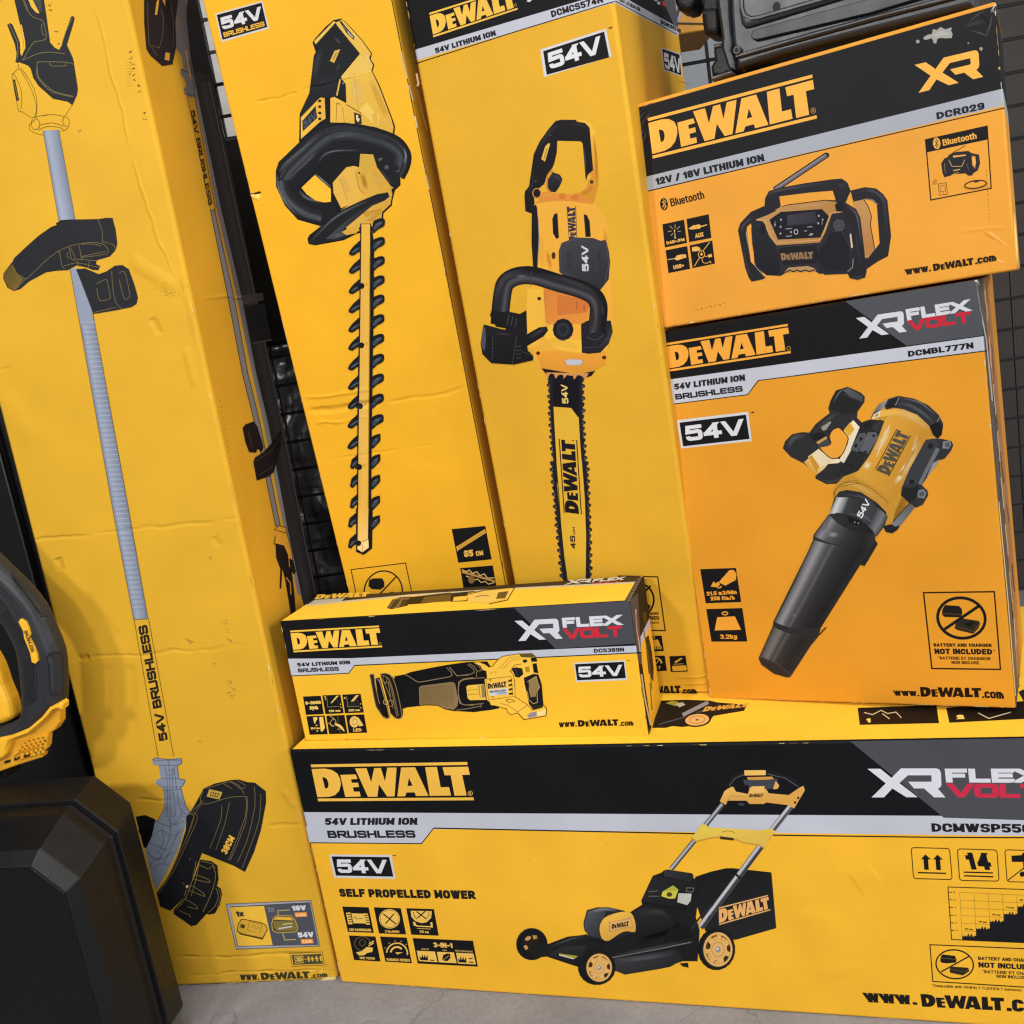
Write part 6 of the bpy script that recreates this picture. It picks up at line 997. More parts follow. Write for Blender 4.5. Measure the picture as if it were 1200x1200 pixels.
# rubbed ink marks on the front
p = Pic(T, 'F').at(0, 0, 7.059)
random.seed(11)
for (x, y) in ((1075, 432), (1088, 478), (1095, 524), (1100, 570), (1080, 618), (1115, 618), (1120, 665), (1140, 712), (1152, 758), (1185, 940), (1192, 985), (650, 1090), (410, 40), (420, 85), (462, 270), (480, 360)):
    for k in range(3): p.e((x + random.uniform(-14, 14), y + random.uniform(-10, 10)), random.uniform(3, 9), random.uniform(3, 8), random.choice(['#6b5420', '#8a6c26', '#4d4020']))
for k in range(9): y = 520 + 24 * k; p.l([(1045 + random.uniform(-6, 8), y), (1085 + random.uniform(-5, 20), y - 3)], 3, '#9a7a2c')
p.at(0, 300, 4)
for k in range(70):
    x = random.gauss(805, 32); y = 175 + (x - 800) * .2 + random.gauss(0, 18); p.e((x, y), random.uniform(.8, 2.6), random.uniform(.8, 2.2), random.choice(['#7a6224', '#8f732c', '#5d4c20']))
for k in range(26): y = 110 + k * 11; p.l([(838 + k * 2.4 + random.uniform(-3, 3), y), (848 + k * 2.4 + random.uniform(0, 18), y + 3)], 2, '#a8842e')
p.at(0, 600, 4)
for (x, y) in ((880, 600), (890, 610), (1075, 800), (1085, 830), (1070, 850), (1090, 870), (1050, 520), (1062, 560), (985, 215), (1070, 600), (930, 1080), (1000, 720)):
    for k in range(3): p.l([(x + random.uniform(-16, 8), y + random.uniform(-14, 14)), (x + random.uniform(4, 20), y + random.uniform(-14, 14))], random.uniform(1, 2.4), random.choice(['#6f5a26', '#8a7030', '#5a5040']))
p.done('rubbed_ink')['kind'] = 'stuff'
# right side of the grass trimmer carton
p = Pic(T, 'S'); p.at(0, 0, 1).p('219,-30 222,60 228,96 243.3,170 258.6,245 282.6,348 300,438 313.6,494.6 336,617.6 352.6,697 400,880 440,880 300,-30', '#333135', clip=True)
p.ramp('228,96 243.3,170 258.6,245 282.6,348 300,438 313.6,494.6 336,617.6 352.6,697', '246,96 260,160 276,240 298,340 318.5,438 331,494.6 355,617.6 371,697', [(0, '#2a282a'), (.25, '#343235'), (.6, '#444246'), (.9, '#38363a'), (.95, '#7a766f'), (1, '#2a282a')], smooth=0, n=8)
p.p('215,-30 219,40 226,82 248,90 243,60 234,-30', '#241c1e', clip=True); p.p('283,346 308,343 309,352 285,357', '#55524f'); p.p('286,360 310,355 318,398 296,402', '#221f21'); p.l('296,402 319,398', 1.2, '#6d6a66')
p.p('220,70 224.6,96 240,170 254,245 277.5,348 295.3,438 308.3,494.6 332.5,617.6 349,697 353,697 336.5,617.6 314,494.6 300.4,438 283,348 259,245 243.5,170 228.3,96 224,70', '#858387')
p.done('header_band')
p = Pic(T, 'S', z0=160e-6).at(130, 0, 4)
p.p('310,-40 365,-40 352,60 360,150 372,260 386,345 398,452 375,458 345,440 340,412 355,405 345,372 326,350 325,325 340,322 330,260 302,222', '#77767a'); p.l('326,325 348,335 386,345', 3, '#3a3a3e'); p.l('345,440 398,452', 3, '#3a3a3e'); p.l('350,235 375,370', 5, '#d9a234')
for k in range(20): p.l([(312 + k * 3, -20 + k * 20), (352 + k * 1.2, -24 + k * 20)], 2, '#66656a')
p.p('154,-40 318,-40 302,100 304,222 288,302 240,310 185,262 165,230 155,110', '#262124'); p.p('205,70 212,10 225,-10 222,20 215,70', '#e2aa34'); p.p('235,-10 255,-10 252,28', '#e2aa34'); p.l('170,10 175,200 215,262', 2.5, '#6b5a44'); p.l('230,40 245,80 240,170 225,225 190,215', 2.5, '#6b5a44'); p.p('255,245 275,250 272,285 250,280', '#c9953a'); p.l('280,10 292,110 290,215', 2.5, '#6b5a44')
p.l('358,450 467,985', 2.5, '#5a4318'); p.l('392,455 490,985', 2.5, '#5a4318'); p.t('54V BRUSHLESS', '372,520', '458,966', '391,515', '#2a2016', .24, 'tech')
p.at(0, 0, 1).p('246.5,246 251.2,246 274,348 290.4,438 304.3,494.6 328.5,617 323,617 298,494.6 284,438 267,348', '#807e82'); p.l('246.5,246 267,348 284,438 298,494.6 323,617', .9, '#4a3f2c'); p.l('246.5,246 251.2,246 274,348 290.4,438 304.3,494.6 328.5,617', .9, '#4a3f2c')
p.at(200, 300, 3)
p.p('252,605 262,592 292,581 305,600 326,670 320,690 305,678 300,692 275,690 262,655', '#1e191a'); p.p('290,725 296,708 325,690 365,645 378,620 388,618 388,665 362,760 345,775 302,790', '#1e191a'); p.l('270,610 285,670', 2, '#4d443a'); p.l('300,720 350,690 380,640', 2, '#4d443a'); p.l('310,770 360,740', 2, '#4d443a')
p.p('365,962 380,948 405,955 410,975 425,1040 432,1100 420,1110 395,1030 370,1010', '#d9a034'); p.l('365,962 380,948 405,955 408,975', 2.5, '#3a2c14', closed=1); p.l('368,985 362,1010 390,1030', 2.5, '#3a2c14'); p.l('408,975 425,1040 432,1100', 2.5, '#3a2c14')
p.p('368,1010 398,1018 412,1050 416,1090 425,1105 436,1200 440,1260 425,1280 412,1200 402,1140 392,1100 388,1170 382,1168 385,1100 370,1060', '#1e191a'); p.p('415,1062 430,1070 440,1110 432,1120 420,1100', '#1e191a'); p.l('405,1130 420,1150 422,1190', 4, '#b98a34')
p.done('product_picture')
p = Pic(T, 'S').at(200, 300, 3); [p.e((168 + k * 3.5 + (k % 3) * 2, 490 + k * 20), 2, 2.4, '#a8771f') for k in range(14)]; p.done('rubbed_ink')['kind'] = 'stuff'
# ================================================================== setting
def P3(q, Y): d = ray(q); return EYE + d * (Y / d.y)
fm = bpy.data.materials.new('concrete'); fm.use_nodes = True; nt = fm.node_tree; b = nt.nodes['Principled BSDF']; b.inputs['Roughness'].default_value = .62; b.inputs['Specular IOR Level'].default_value = .3
tc = nt.nodes.new('ShaderNodeTexCoord'); n1 = nt.nodes.new('ShaderNodeTexNoise'); n1.inputs['Scale'].default_value = 7; n1.inputs['Detail'].default_value = 10; n1.inputs['Roughness'].default_value = .65; nt.links.new(tc.outputs['Object'], n1.inputs[0])
n2 = nt.nodes.new('ShaderNodeTexNoise'); n2.inputs['Scale'].default_value = 130; n2.inputs['Detail'].default_value = 4; nt.links.new(tc.outputs['Object'], n2.inputs[0])
r1 = nt.nodes.new('ShaderNodeValToRGB'); r1.color_ramp.elements[0].position = .3; r1.color_ramp.elements[0].color = (*lin('#7e7e83'), 1); r1.color_ramp.elements[1].position = .7; r1.color_ramp.elements[1].color = (*lin('#93939a'), 1); nt.links.new(n1.outputs[0], r1.inputs[0])
r2 = nt.nodes.new('ShaderNodeMapRange'); r2.inputs[1].default_value = .3; r2.inputs[2].default_value = .7; r2.inputs[3].default_value = .9; r2.inputs[4].default_value = 1.06; nt.links.new(n2.outputs[0], r2.inputs[0])
v1 = nt.nodes.new('ShaderNodeVectorMath'); v1.operation = 'SCALE'; nt.links.new(r1.outputs[0], v1.inputs[0]); nt.links.new(r2.outputs[0], v1.inputs['Scale'])
# hairline cracks
vo = nt.nodes.new('ShaderNodeTexVoronoi'); vo.feature = 'DISTANCE_TO_EDGE'; vo.inputs['Scale'].default_value = 3.2
n5 = nt.nodes.new('ShaderNodeTexNoise'); n5.inputs['Scale'].default_value = 9; n5.inputs['Detail'].default_value = 6; nt.links.new(tc.outputs['Object'], n5.inputs[0])
ad = nt.nodes.new('ShaderNodeMix'); ad.data_type = 'RGBA'; ad.inputs[0].default_value = .16; nt.links.new(tc.outputs['Object'], ad.inputs[6]); nt.links.new(n5.outputs['Color'], ad.inputs[7]); nt.links.new(ad.outputs[2], vo.inputs['Vector'])
cr = nt.nodes.new('ShaderNodeMapRange'); cr.inputs[1].default_value = 0; cr.inputs[2].default_value = .008; cr.inputs[3].default_value = .72; cr.inputs[4].default_value = 1; nt.links.new(vo.outputs['Distance'], cr.inputs[0])
v2 = nt.nodes.new('ShaderNodeVectorMath'); v2.operation = 'SCALE'; nt.links.new(v1.outputs[0], v2.inputs[0]); nt.links.new(cr.outputs[0], v2.inputs['Scale']); nt.links.new(v2.outputs[0], b.inputs['Base Color'])
bp = nt.nodes.new('ShaderNodeBump'); bp.inputs['Distance'].default_value = .0006; nt.links.new(n2.outputs[0], bp.inputs['Height']); nt.links.new(bp.outputs[0], b.inputs['Normal'])
fl = link('floor', [(-6, -4, 0), (6, -4, 0), (6, 5, 0), (-6, 5, 0)], [(0, 1, 2, 3)], fm); fl['kind'] = 'structure'
def boxbm(bm, x0, x1, y0, y1, z0, z1, bev=0.):
    vs = [bm.verts.new(v) for v in ((x0, y0, z0), (x1, y0, z0), (x1, y1, z0), (x0, y1, z0), (x0, y0, z1), (x1, y0, z1), (x1, y1, z1), (x0, y1, z1))]
    fs = [bm.faces.new([vs[i] for i in f]) for f in ((0, 1, 5, 4), (1, 2, 6, 5), (2, 3, 7, 6), (3, 0, 4, 7), (4, 5, 6, 7), (3, 2, 1, 0))]
    if bev: bmesh.ops.bevel(bm, geom=list({e for f in fs for e in f.edges}), offset=bev, segments=3, affect='EDGES', profile=.5)
def boxobj(name, dims, mat, parent=None, bev=0.):
    bm = bmesh.new(); boxbm(bm, *dims, bev); return link_bm(name, bm, mat, parent)
def tag(o, label, cat, group=None):
    o['label'] = label; o['category'] = cat
    if group: o['group'] = group
    return o
M_wall = plain('wall_paint', '#8d9298', .7, bump=.0006, scale=60, var=.06); M_brown = plain('wall_darkening_board', '#332c28', .7, bump=.001, scale=8, var=.2)
M_wire = plain('black_wire', '#141416', .45); M_black = plain('black_plastic', '#0e0e10', .45, bump=.0003, scale=300, var=.12, spec=.3); M_blackg = plain('black_enamel', '#0d0d0f', .3, var=.1)
tag(boxobj('wall', (-3.5, 3.5, 2.95, 3.05, 0, 3.2), M_wall), 'pale grey wall behind the black wire grid', 'wall')
# wire grid: plane through (-.55, 2.08) and (1.0, 1.95)
gd = Vector((1.55, -.13, 0)).normalized(); gn = Vector((gd.y, -gd.x, 0)); g0 = Vector((-.55, 2.08, 0))
V = []; F = []
def rod(a, b, r, n=6):
    a, b = Vector(a), Vector(b); d = (b - a).normalized(); u = d.orthogonal().normalized(); w = d.cross(u); k0 = len(V)
    for p_ in (a, b):
        for k in range(n): t = 2 * pi * k / n; V.append(p_ + u * r * cos(t) + w * r * sin(t))
    for k in range(n): F.append((k0 + k, k0 + (k + 1) % n, k0 + n + (k + 1) % n, k0 + n + k))
SP = .0595
gx0, gx1, gz0, gz1 = -.9, 2.1, .06, 2.3
k = 0
while gx0 + k * SP <= gx1:
    c = g0 + gd * (gx0 + k * SP); rod(c + Vector((0, 0, gz0)), c + Vector((0, 0, gz1)), .0033); k += 1
k = 0
while gz0 + k * SP <= gz1:
    rod(g0 + gd * gx0 + gn * .004 + Vector((0, 0, gz0 + k * SP)), g0 + gd * gx1 + gn * .004 + Vector((0, 0, gz0 + k * SP)), .0033); k += 1
wg = empty('wire_grid', 'black welded wire grid panel standing behind the cartons', 'wire panel', g0)
Vg = [v - g0 for v in V]; link('grid_wires', Vg, F, M_wire, wg)
for s_ in (gx0, gx1):
    V, F = [], []; c = gd * s_; rod(c, c + Vector((0, 0, gz1)), .012, 10); link('post', V, F, M_wire, wg, smooth=True)
def hexa(name, q0, q1, Y, dep, mat, z0=None, bev=.004, parent=None):
    """upright box facing the viewer whose front covers the photo rectangle q0 (top left) to q1 (bottom right) at depth Y"""
    a, c = P3(q0, Y), P3(q1, Y); return boxobj(name, (a.x, c.x, Y, Y + dep, c.z if z0 is None else z0, a.z), mat, parent, bev)
tag(hexa('panel_board', (205, -80), (330, 190), 2.6, .03, plain('white_board', '#c6c4c0', .6, var=.04), z0=0), 'white board leaning upright behind the wire grid, left of the hedge trimmer carton', 'board')
tag(hexa('board', (1080, -60), (1300, 800), 2.55, .03, M_brown, z0=0), 'brown board added behind the wire grid at the right to darken the wall', 'board')  # board added because even lamp light would leave the wall pale here
bag = hexa('storage_box', (215, 168), (352, 400), 1.93, .1, M_black, bev=.008); tag(bag, 'black box hung on the wire grid behind the grass trimmer carton', 'box')
# crumpled grey plastic over a crate
zt = P3((352, 398), 2.2).z
M_pl = plain('grey_plastic_wrap', '#313134', .28, bump=.004, scale=16, var=.35, spec=.6)
bm = bmesh.new(); bmesh.ops.create_grid(bm, x_segments=40, y_segments=60, size=.5)
x0, x1 = P3((215, 400), 2.2).x, P3((480, 400), 2.2).x
random.seed(3)
from mathutils import noise
for v in bm.verts:
    x = x0 + (v.co.x + .5) * (x1 - x0); zz = (v.co.y + .5) * (zt - .001); v.co = (x, 2.2 + .03 * noise.noise(Vector((x * 14, zz * 14, 2))) + .02 * abs(noise.noise(Vector((x * 31, zz * 25, 7)))), zz)
r_ = bmesh.ops.extrude_face_region(bm, geom=bm.faces[:]); [setattr(v.co, 'y', 2.55) for v in r_['geom'] if isinstance(v, bmesh.types.BMVert)]
tag(link_bm('wrapped_crate', bm, M_pl, smooth=True), 'crate under crumpled dark grey plastic wrap behind the wire grid', 'crate')
# black cabinet far left
cab = empty('cabinet', 'black steel cabinet in the shade behind the grass trimmer carton', 'cabinet', (-1.3, 1.9, 0))
boxobj('cabinet_body', (-.9, .42, 0, .5, 0, 1.35), M_blackg, cab, .004); boxobj('cabinet_door', (-.88, .36, -.022, -.002, .06, 1.1), M_blackg, cab, .005)
M_br2 = plain('brown_metal', '#4a4238', .5)
boxobj('door_rail', (-.88, .41, -.03, -.003, 1.13, 1.145), M_br2, cab, .002)
# yellow carton hung behind the tool housing
cb = empty('hanging_carton', 'shaded yellow carton with grey stripes against the wire grid, beside the grey housing', 'carton')
a, c = P3((772, -140), 1.82), P3((842, 33), 1.82)
mY = plain('shaded_yellow_card', '#c98f2a', .55, bump=.0003, scale=90, var=.08); mG = plain('grey_print', '#9a9aa0', .5); mK = plain('black_print', '#1f1c1a', .5)
cb.location = (0, 0, c.z)
boxobj('carton_shell', (a.x, c.x, 1.82, 1.96, 0, a.z - c.z), mY, cb, .003)
for nm, q0, q1, w_, mt in (('stripe', (800, -20), (787, 27), .0024, mG), ('stripe', (804, -20), (791, 27), .0016, mK), ('stripe', (809, -20), (794, 27), .0024, mG), ('print_line', (790, 27), (842, 28), .0012, mK)):
    u, v = P3(q0, 1.8185) - Vector((0, 0, c.z)), P3(q1, 1.8185) - Vector((0, 0, c.z)); V = []; F = []
    n_ = (v - u).cross(Vector((0, 1, 0))).normalized() * w_
    link(nm, [u + n_, u - n_, v - n_, v + n_, *(q + Vector((0, .0012, 0)) for q in (u + n_, u - n_, v - n_, v + n_))], [(0, 1, 2, 3), (0, 4, 5, 1), (1, 5, 6, 2), (2, 6, 7, 3), (3, 7, 4, 0)], mt, cb)
# ================================================================== relief builder for solid things traced against an upright plane
class Plane:
    def __init__(s, R, o): s.R, s.o = R, o
    def uv(s, q, off):
        d = ray(q); n = s.R.col[1]; P0 = s.o + n * off; t = (P0 - EYE).dot(n) / d.dot(n); l = s.R.transposed() @ (EYE + d * t - s.o); return (l.x, l.z)
def area(P): return sum(P[i - 1][0] * P[i][1] - P[i][0] * P[i - 1][1] for i in range(len(P))) / 2
def pillow(name, uv, y0, y1, r, mat, parent, n=4, holes=(), back=0.):
    """solid of thickness y0..y1 with the outline uv and rounded front edge r"""
    if area(uv) < 0: uv = uv[::-1]
    V = []; F = []; N = len(uv); loops = []
    A, B = strip(uv, 2., True); nor = [(a - Vector(p)) for a, p in zip(A, uv)]          # inward (left of a ccw outline)
    prof = ([(back * (1 - cos(k / n * pi / 2)), y1 - back * (1 - sin(k / n * pi / 2))) for k in range(n, 0, -1)] if back else []) + [(0, y1 - back), (0, y0 + r)] + [(r * (1 - cos(k / n * pi / 2)), y0 + r * (1 - sin(k / n * pi / 2))) for k in range(1, n + 1)]
    for ins, y in prof:
        loops.append(len(V)); V += [(p[0] + q.x * ins, y, p[1] + q.y * ins) for p, q in zip(uv, nor)]
    for a, b in zip(loops, loops[1:]):
        for k in range(N): F.append((a + k, a + (k + 1) % N, b + (k + 1) % N, b + k))
    top = [(V[loops[-1] + k][0], V[loops[-1] + k][2]) for k in range(N)]
    hl = []
    for h in holes:
        if area(h) > 0: h = h[::-1]
        hl.append((len(V), len(h))); V += [(q[0], y0, q[1]) for q in h]; k0 = len(V); V += [(q[0], y0 + min(.008, (y1 - y0) * .8), q[1]) for q in h]
        for k in range(len(h)): F.append((hl[-1][0] + k, hl[-1][0] + (k + 1) % len(h), k0 + (k + 1) % len(h), k0 + k))
        F.append(tuple(range(k0, k0 + len(h))))
    idx = list(range(loops[-1], loops[-1] + N)) + [i for s0, m in hl for i in range(s0, s0 + m)]
    for t in tessellate_polygon([[Vector((x, y, 0)) for x, y in top]] + [[Vector((V[i][0], V[i][2], 0)) for i in range(s0, s0 + m)] for s0, m in hl]): F.append(tuple(idx[i] for i in t))
    F.append(tuple(range(loops[0], loops[0] + N)))
    o = link(name, V, F, mat, parent)
    bm = bmesh.new(); bm.from_mesh(o.data); bmesh.ops.remove_doubles(bm, verts=bm.verts, dist=1e-6); bmesh.ops.recalc_face_normals(bm, faces=bm.faces); bm.to_mesh(o.data); bm.free()
    return o
def bar(name, pts, y, w, t, mat, parent):
    """raised line following pts (uv), width w, standing t proud of depth y"""
    A, B = strip(pts, w, False); n = len(A); V = [(p.x, y - t, p.y) for p in A + B] + [(p.x, y + .002, p.y) for p in A + B]; F = []
    for i in range(n - 1): F += [(i, i + 1, n + i + 1, n + i), (i, 2 * n + i, 2 * n + i + 1, i + 1), (n + i, n + i + 1, 3 * n + i + 1, 3 * n + i)]
    return link(name, V, F, mat, parent)
# ------------------------------------------------------------------ black tool case, lower left
yw = radians(-12); Rc = Matrix.Rotation(yw, 3, 'Z'); d_ = ray((153.5, 942)); b5 = EYE + d_ * (1.30 / d_.y)
o5 = Vector((b5.x, b5.y, 0)); zt5 = b5.z
root = empty('tool_case', 'black plastic tool case with chamfered corners standing at the lower left', 'tool case', mat=Matrix.Translation(o5) @ Rc.to_4x4())
M_case = plain('case_plastic', '#0c0c0d', .45, bump=.00022, scale=420, var=.1, spec=.35); M_case2 = plain('case_lid_plastic', '#08090a', .4, bump=.0003, scale=380, var=.1, spec=.3)
XL = -.62
def cring(x, top, c, y):
    zb = zt5 + .047 - (zt5 + top) ; t = zt5 + top; bt = max(.0, .047 - top)
    return [(XL + c - x * 0, y, t), (x - c, y, t), (x, y, t - c), (x, y, bt + c), (x - c, y, bt), (XL + c, y, bt), (XL - x + 0, y, bt + c), (XL - x, y, t - c)]
def loft(name, rings, mat, cap0=True, cap1=True):
    V = [v for r in rings for v in r]; F = []; m = len(rings[0])
    for a in range(len(rings) - 1):
        for k in range(m): F.append((a * m + k, a * m + (k + 1) % m, (a + 1) * m + (k + 1) % m, (a + 1) * m + k))
    if cap0: F.append(tuple(range(m)))
    if cap1: F.append(tuple(range((len(rings) - 1) * m, len(rings) * m)))
    bm = bmesh.new(); me = bpy.data.meshes.new('t'); me.from_pydata(V, [], F); bm.from_mesh(me); bpy.data.meshes.remove(me); bmesh.ops.recalc_face_normals(bm, faces=bm.faces)
    ed = [e for e in bm.edges if len(e.link_faces) == 2 and e.calc_face_angle(0) > .15]
    bmesh.ops.bevel(bm, geom=ed, offset=.0016, segments=2, affect='EDGES', profile=.5, clamp_overlap=True)
    return link_bm(name, bm, mat, root)
loft('case_base', [cring(-.02, .03, .05, .012), cring(0, .047, .045, .0), cring(.013, .042, .052, -.058)], M_case)
loft('case_lid', [cring(.006, .036, .051, -.0585), cring(.003, .034, .049, -.066), cring(.0035, .033, .049, -.079), cring(-.004, .012, .046, -.13), cring(-.017, -.004, .039, -.145)], M_case, True, True)
loft('lid_panel', [cring(-.018, -.005, .0388, -.1452), cring(-.0185, -.0055, .0388, -.1462)], M_case2)
pl = Plane(Rc, o5)
# ------------------------------------------------------------------ cordless tool standing on the case
z_case = zt5 + .047
tr = empty('cordless_tool', 'black handled yellow cordless tool with a honeycomb vent, standing on the tool case', 'power tool', mat=Matrix.Translation(o5 + Vector((0, 0, z_case))) @ Rc.to_4x4())
plt = Plane(Rc, o5 + Vector((0, 0, z_case)))
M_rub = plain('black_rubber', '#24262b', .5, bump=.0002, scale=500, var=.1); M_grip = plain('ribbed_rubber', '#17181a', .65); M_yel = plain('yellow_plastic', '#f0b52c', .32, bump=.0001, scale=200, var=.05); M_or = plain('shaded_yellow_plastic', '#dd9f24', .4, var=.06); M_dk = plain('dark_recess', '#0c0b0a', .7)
def U(s, off, ox=0, oy=600, sc=4, smooth=0):
    P = [(ox + x / sc, oy + y / sc) for x, y in pp(s)]
    if smooth: P = sm(P, True, smooth)
    return [plt.uv(q, off) for q in P]
OFF = -.005
h_ = U('-260,-40 -60,160 0,220 60,280 130,350 200,440 250,550 288,650 300,750 300,890 260,930 200,990 130,1045 60,1068 0,1085 -120,1110 -120,1035 0,1003 78,976 108,945 115,880 105,760 90,650 50,560 0,490 -120,370 -330,180', .012)
hd = pillow('handle', sm(h_, True, 2), OFF, .034, .016, M_rub, tr, n=5, back=.016); 
gp = U('-60,330 0,392 40,440 85,520 125,610 150,700 168,760 165,880 125,905 118,870 108,760 92,648 52,556 0,484 -60,420', OFF - .002)
gr = pillow('grip_insert', sm(gp, True, 2), OFF - .0016, .01, .0012, M_grip, tr, n=2)
for k in range(17):
    y = 690 + k * 11.5; bar('rib', [plt.uv((x / 4, 600 + yy / 4), OFF - .0018) for x, yy in ((116, y + 6), (158, y))], OFF - .0016, .0018, .0012, M_grip, gr)
for k in range(12):
    x, y = 2 + k * 8, 455 + k * 13; bar('rib', [plt.uv((a / 4, 600 + b_ / 4), OFF - .0018) for a, b_ in ((x + 6, y + 28), (x + 32, y + 8))], OFF - .0016, .0018, .0012, M_grip, gr)
bd = U('85,515 95,502 120,518 132,545 140,575 135,590 160,640 172,672 176,700 165,712 148,705 140,660 112,592 108,560', OFF - .004)
bd_o = pillow('maker_badge', bd, OFF - .0042, OFF, .0008, M_yel, tr, n=2)
class Txt(Pic):
    """letters lying on an upright solid"""
    def m(s, p): return plt.uv((s.ox + p[0] / s.sc, s.oy + p[1] / s.sc), OFF - .0044)
class _B: pass
tb = _B(); tb.xyz = lambda uv, f, e: (uv[0], OFF - .0043 - e, uv[1]); tb.inv = Vector((0, 0, 0)); tb.root = bd_o; tb.mat = tb.mata = plain('black_ink', '#1a1a1c', .5)
tx = Txt(tb, 'F').at(0, 600, 4); tx.t('BRUSHLESS', '112,560', '147,660', '127,553', '#1a1a1c', .24, 'tech'); tx.done('lettering')
for q in ('215,690 232,665 275,662 290,700 292,840 275,862 240,860 230,830 225,720', '70,330 120,390 165,455 190,480 160,440 60,300'):
    P = U(q, OFF - .001, smooth=3); P.append(P[0]); bar('groove', P, OFF, .0016, .0008, M_grip, hd)
P = U('190,490 220,488', OFF); bar('groove', P, OFF, .0018, .0008, M_grip, hd); P = U('245,665 292,660', OFF); bar('groove', P, OFF, .0018, .0008, M_grip, hd)
rim = U('-80,1085 0,1062 50,1050 130,1022 200,962 240,915 285,893 297,905 297,975 275,1010 228,1042 222,1100 212,1140 100,1175 -80,1240', .008)
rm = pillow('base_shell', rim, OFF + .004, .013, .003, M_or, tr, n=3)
edge = U('-80,1085 0,1058 50,1048 130,1018 200,958 240,912 285,890 297,900 296,925 250,920 215,965 150,1020 80,1050 55,1062 35,1130 20,1150 -80,1190', OFF - .003)
pillow('base_edge', edge, OFF - .006, OFF + .01, .004, M_yel, tr, n=3)
hexes = []
def hx(cx, cy, r): return [plt.uv(((cx + r * cos(k * pi / 3 + .3)) / 4, 600 + (cy + r * sin(k * pi / 3 + .3)) / 4), OFF) for k in range(6)]
cells = [(x, y) for j in range(6) for i in range(8) for x, y in [(95 + i * 21 + (j % 2) * 10, 1130 - i * 6 - j * 17 + 25)] if x < 212 and 1052 + (212 - x) * .2 < y < 1140]
vent = U('60,1145 95,1085 150,1060 222,1048 218,1100 205,1128 90,1165', OFF)
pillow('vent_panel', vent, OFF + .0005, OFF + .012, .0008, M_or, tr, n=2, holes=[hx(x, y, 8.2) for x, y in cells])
for i in range(5): 
    x = 15 + i * 45; y = 1172 - i * 14
    pillow('foot_slot', [plt.uv(((x + a) / 4, 600 + (y + b_) / 4), OFF) for a, b_ in ((0, 0), (26, -7), (26, 5), (0, 12))], OFF + .002, OFF + .006, .0004, M_dk, tr, n=1)
body = U('-140,560 -60,640 -10,720 20,810 50,880 62,935 60,968 24,990 -14,1000 -130,1030', .01, smooth=2); pillow('motor_housing', body, .004, .028, .012, M_yel, tr, n=4)
pillow('light_window', U('-40,1100 0,1085 8,1125 -40,1140', OFF), OFF - .0075, OFF, .001, plain('grey_window', '#77797c', .3), tr, n=1)
pillow('foot', [(-.5, 0.0), (-.2, 0.0), (-.195, .03), (-.5, .03)], .012, .045, .002, M_black, tr, n=2)
# ------------------------------------------------------------------ grey tool housing on the radio carton
oA = A.o + A.R @ Vector((0, 0, A.H)); ga = empty('tool_housing', 'grey plastic tool housing with a black latch, standing on the radio carton', 'tool housing', mat=Matrix.Translation(oA) @ A.R.to_4x4())
pg = Plane(A.R, oA); YO = .045
M_gr = plain('grey_plastic', '#24272c', .36, bump=.0001, scale=300, var=.06); M_gr2 = plain('dark_grey_plastic', '#1c1f25', .4, bump=.0001, scale=300, var=.08); M_gr3 = plain('pale_grey_plastic', '#30353e', .38, bump=.0001, scale=300, var=.05)
def G(s, off, ox, oy, sc, smooth=0):
    P = [(ox + x / sc, oy + y / sc) for x, y in pp(s)]
    if smooth: P = sm(P, True, smooth)
    return [pg.uv(q, off) for q in P]
g1 = (840, 0, 6.667)
pillow('housing_body', G('80,-700 98,100 115,330 135,440 150,535 500,425 900,320 1200,245 1500,170 2010,42 1960,-700', YO, *g1), YO, .19, .006, M_gr, ga, n=4)
pillow('lower_ledge', G('120,350 160,415 560,295 1200,115 2010,-90 2010,-50 1200,165 600,330 170,450', YO - .006, *g1), YO - .006, YO + .01, .004, M_gr, ga, n=4)
pillow('raised_frame', G('155,-700 170,80 185,180 215,212 260,205 900,10 1900,-290 1900,-700', YO - .008, *g1), YO - .008, YO + .01, .006, M_gr3, ga, n=5)
pn = pillow('recessed_panel', G('190,-700 195,60 215,120 265,145 330,135 900,-30 1800,-300 1800,-700', YO - .0105, *g1), YO - .0095, YO + .01, .003, M_gr3, ga, n=3)
P = G('190,-700 195,60 215,120 265,145 330,135 900,-30 1800,-300', YO - .011, *g1); bar('panel_lip', P, YO - .0092, .0026, .0022, M_gr3, ga)
c_ = pg.uv((840 + 463 / 6.667, 47 / 6.667), YO - .012); pillow('panel_hole', [(c_[0] + .0046 * cos(t), c_[1] + .0052 * sin(t)) for t in (2 * pi * k / 20 for k in range(20))], YO - .0102, YO, .0003, M_dk, ga, n=1)
pillow('long_slot', G('268,270 275,245 300,228 1200,-15 1900,-210 1900,-110 1200,100 320,308 290,308 270,292', YO - .007, *g1), YO - .0068, YO, .001, M_gr2, ga, n=2)
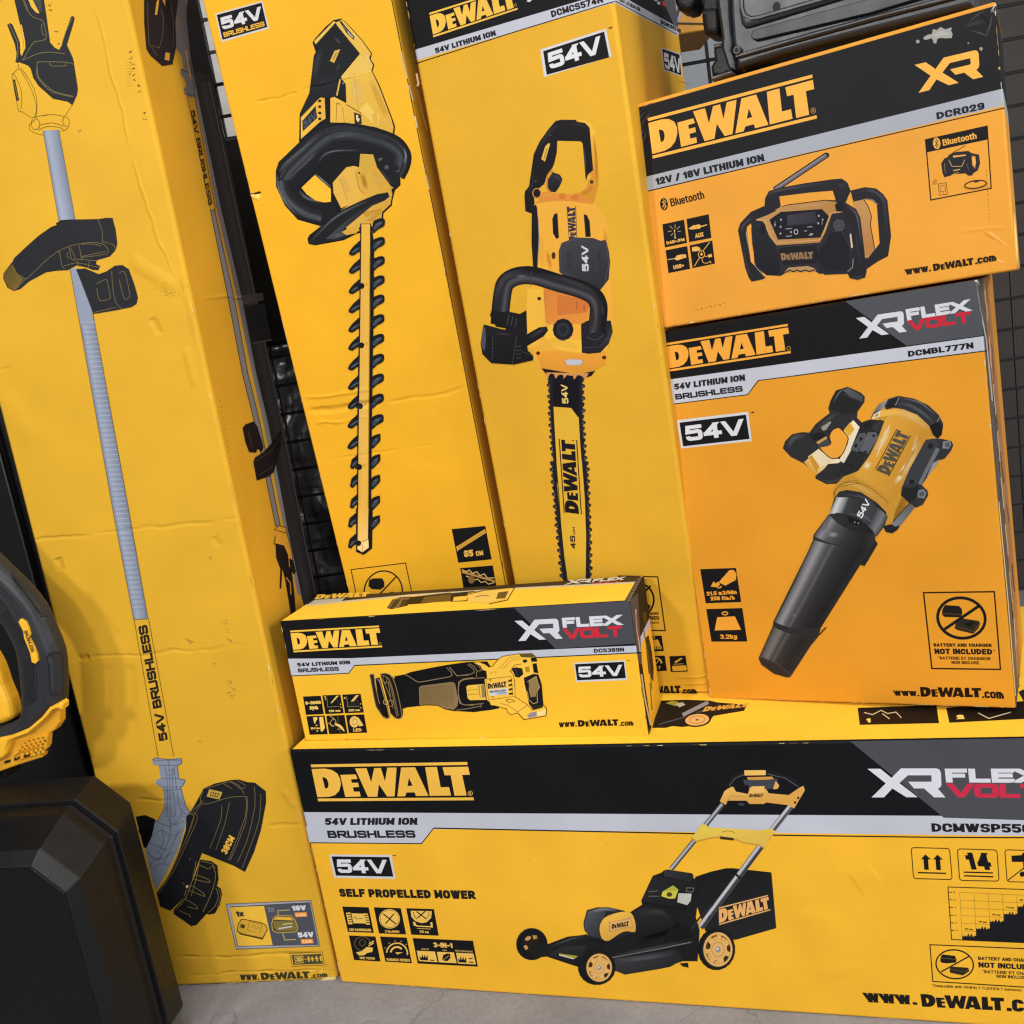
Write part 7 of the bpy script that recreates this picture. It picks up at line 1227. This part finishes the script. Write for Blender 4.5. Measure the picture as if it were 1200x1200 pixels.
pillow('left_bracket', G('-30,-700 88,-700 105,120 122,335 120,400 140,440 145,545 40,575 30,420 40,300 15,120 0,0', YO - .004, *g1), YO - .006, .16, .004, M_gr2, ga, n=3)
c_ = pg.uv((840 + 148 / 6.667, 387 / 6.667), YO - .012); s0 = pillow('screw', [(c_[0] + .0052 * cos(t), c_[1] + .0056 * sin(t)) for t in (2 * pi * k / 20 for k in range(20))], YO - .0085, YO, .0012, M_gr2, ga, n=2); pillow('screw_socket', [(c_[0] + .0026 * cos(t), c_[1] + .0028 * sin(t)) for t in (2 * pi * k / 6 for k in range(6))], YO - .0092, YO - .004, .0003, M_dk, s0, n=1)
g3 = (720, 0, 6.667)
lt = pillow('latch', G('775,340 830,330 850,380 880,480 915,555 860,585 830,600 760,590 750,520 780,470 772,410', YO - .012, *g3), YO - .012, YO + .03, .004, M_black, ga, n=3)
pillow('latch_tongue', G('775,345 830,335 832,365 778,378', YO - .014, *g3), YO - .0145, YO, .001, M_gr2, lt, n=1); pillow('latch_foot', G('752,600 915,552 922,572 880,590 760,630', YO - .014, *g3), YO - .016, YO + .02, .002, plain('dull_metal', '#5d5f63', .35, metal=.6), lt, n=2)
pillow('bumper', G('672,80 700,58 790,55 812,80 822,180 808,255 780,270 710,268 688,230', YO + .005, *g3, 3), YO + .005, YO + .05, .008, M_black, ga, n=4)
pillow('bumper', G('440,-300 640,-300 630,20 560,85 520,78 470,30', YO + .02, *g3, 2), YO + .02, YO + .06, .008, M_black, ga, n=4)
pillow('bumper_arm', G('560,-300 760,-300 820,-50 815,120 700,110 600,-100', YO + .045, *g3), YO + .045, YO + .09, .004, M_black, ga, n=2)
pillow('underside_shade', G('150,520 500,410 900,300 1400,180 1990,30 2000,60 1400,225 600,440 130,575', YO + .02, *g1), YO + .012, .18, .003, M_blackg, ga, n=2)  # black slab standing in for the shaded underside and dark gap below
a0 = pg.uv((865, 90), YO + .03); a1 = pg.uv((1140, 10), YO + .03)
for x in (a0[0] + .01, a1[0] - .03): boxobj('foot', (x, x + .02, YO + .03, .16, 0, a0[1] + .02), M_black, ga, .002)
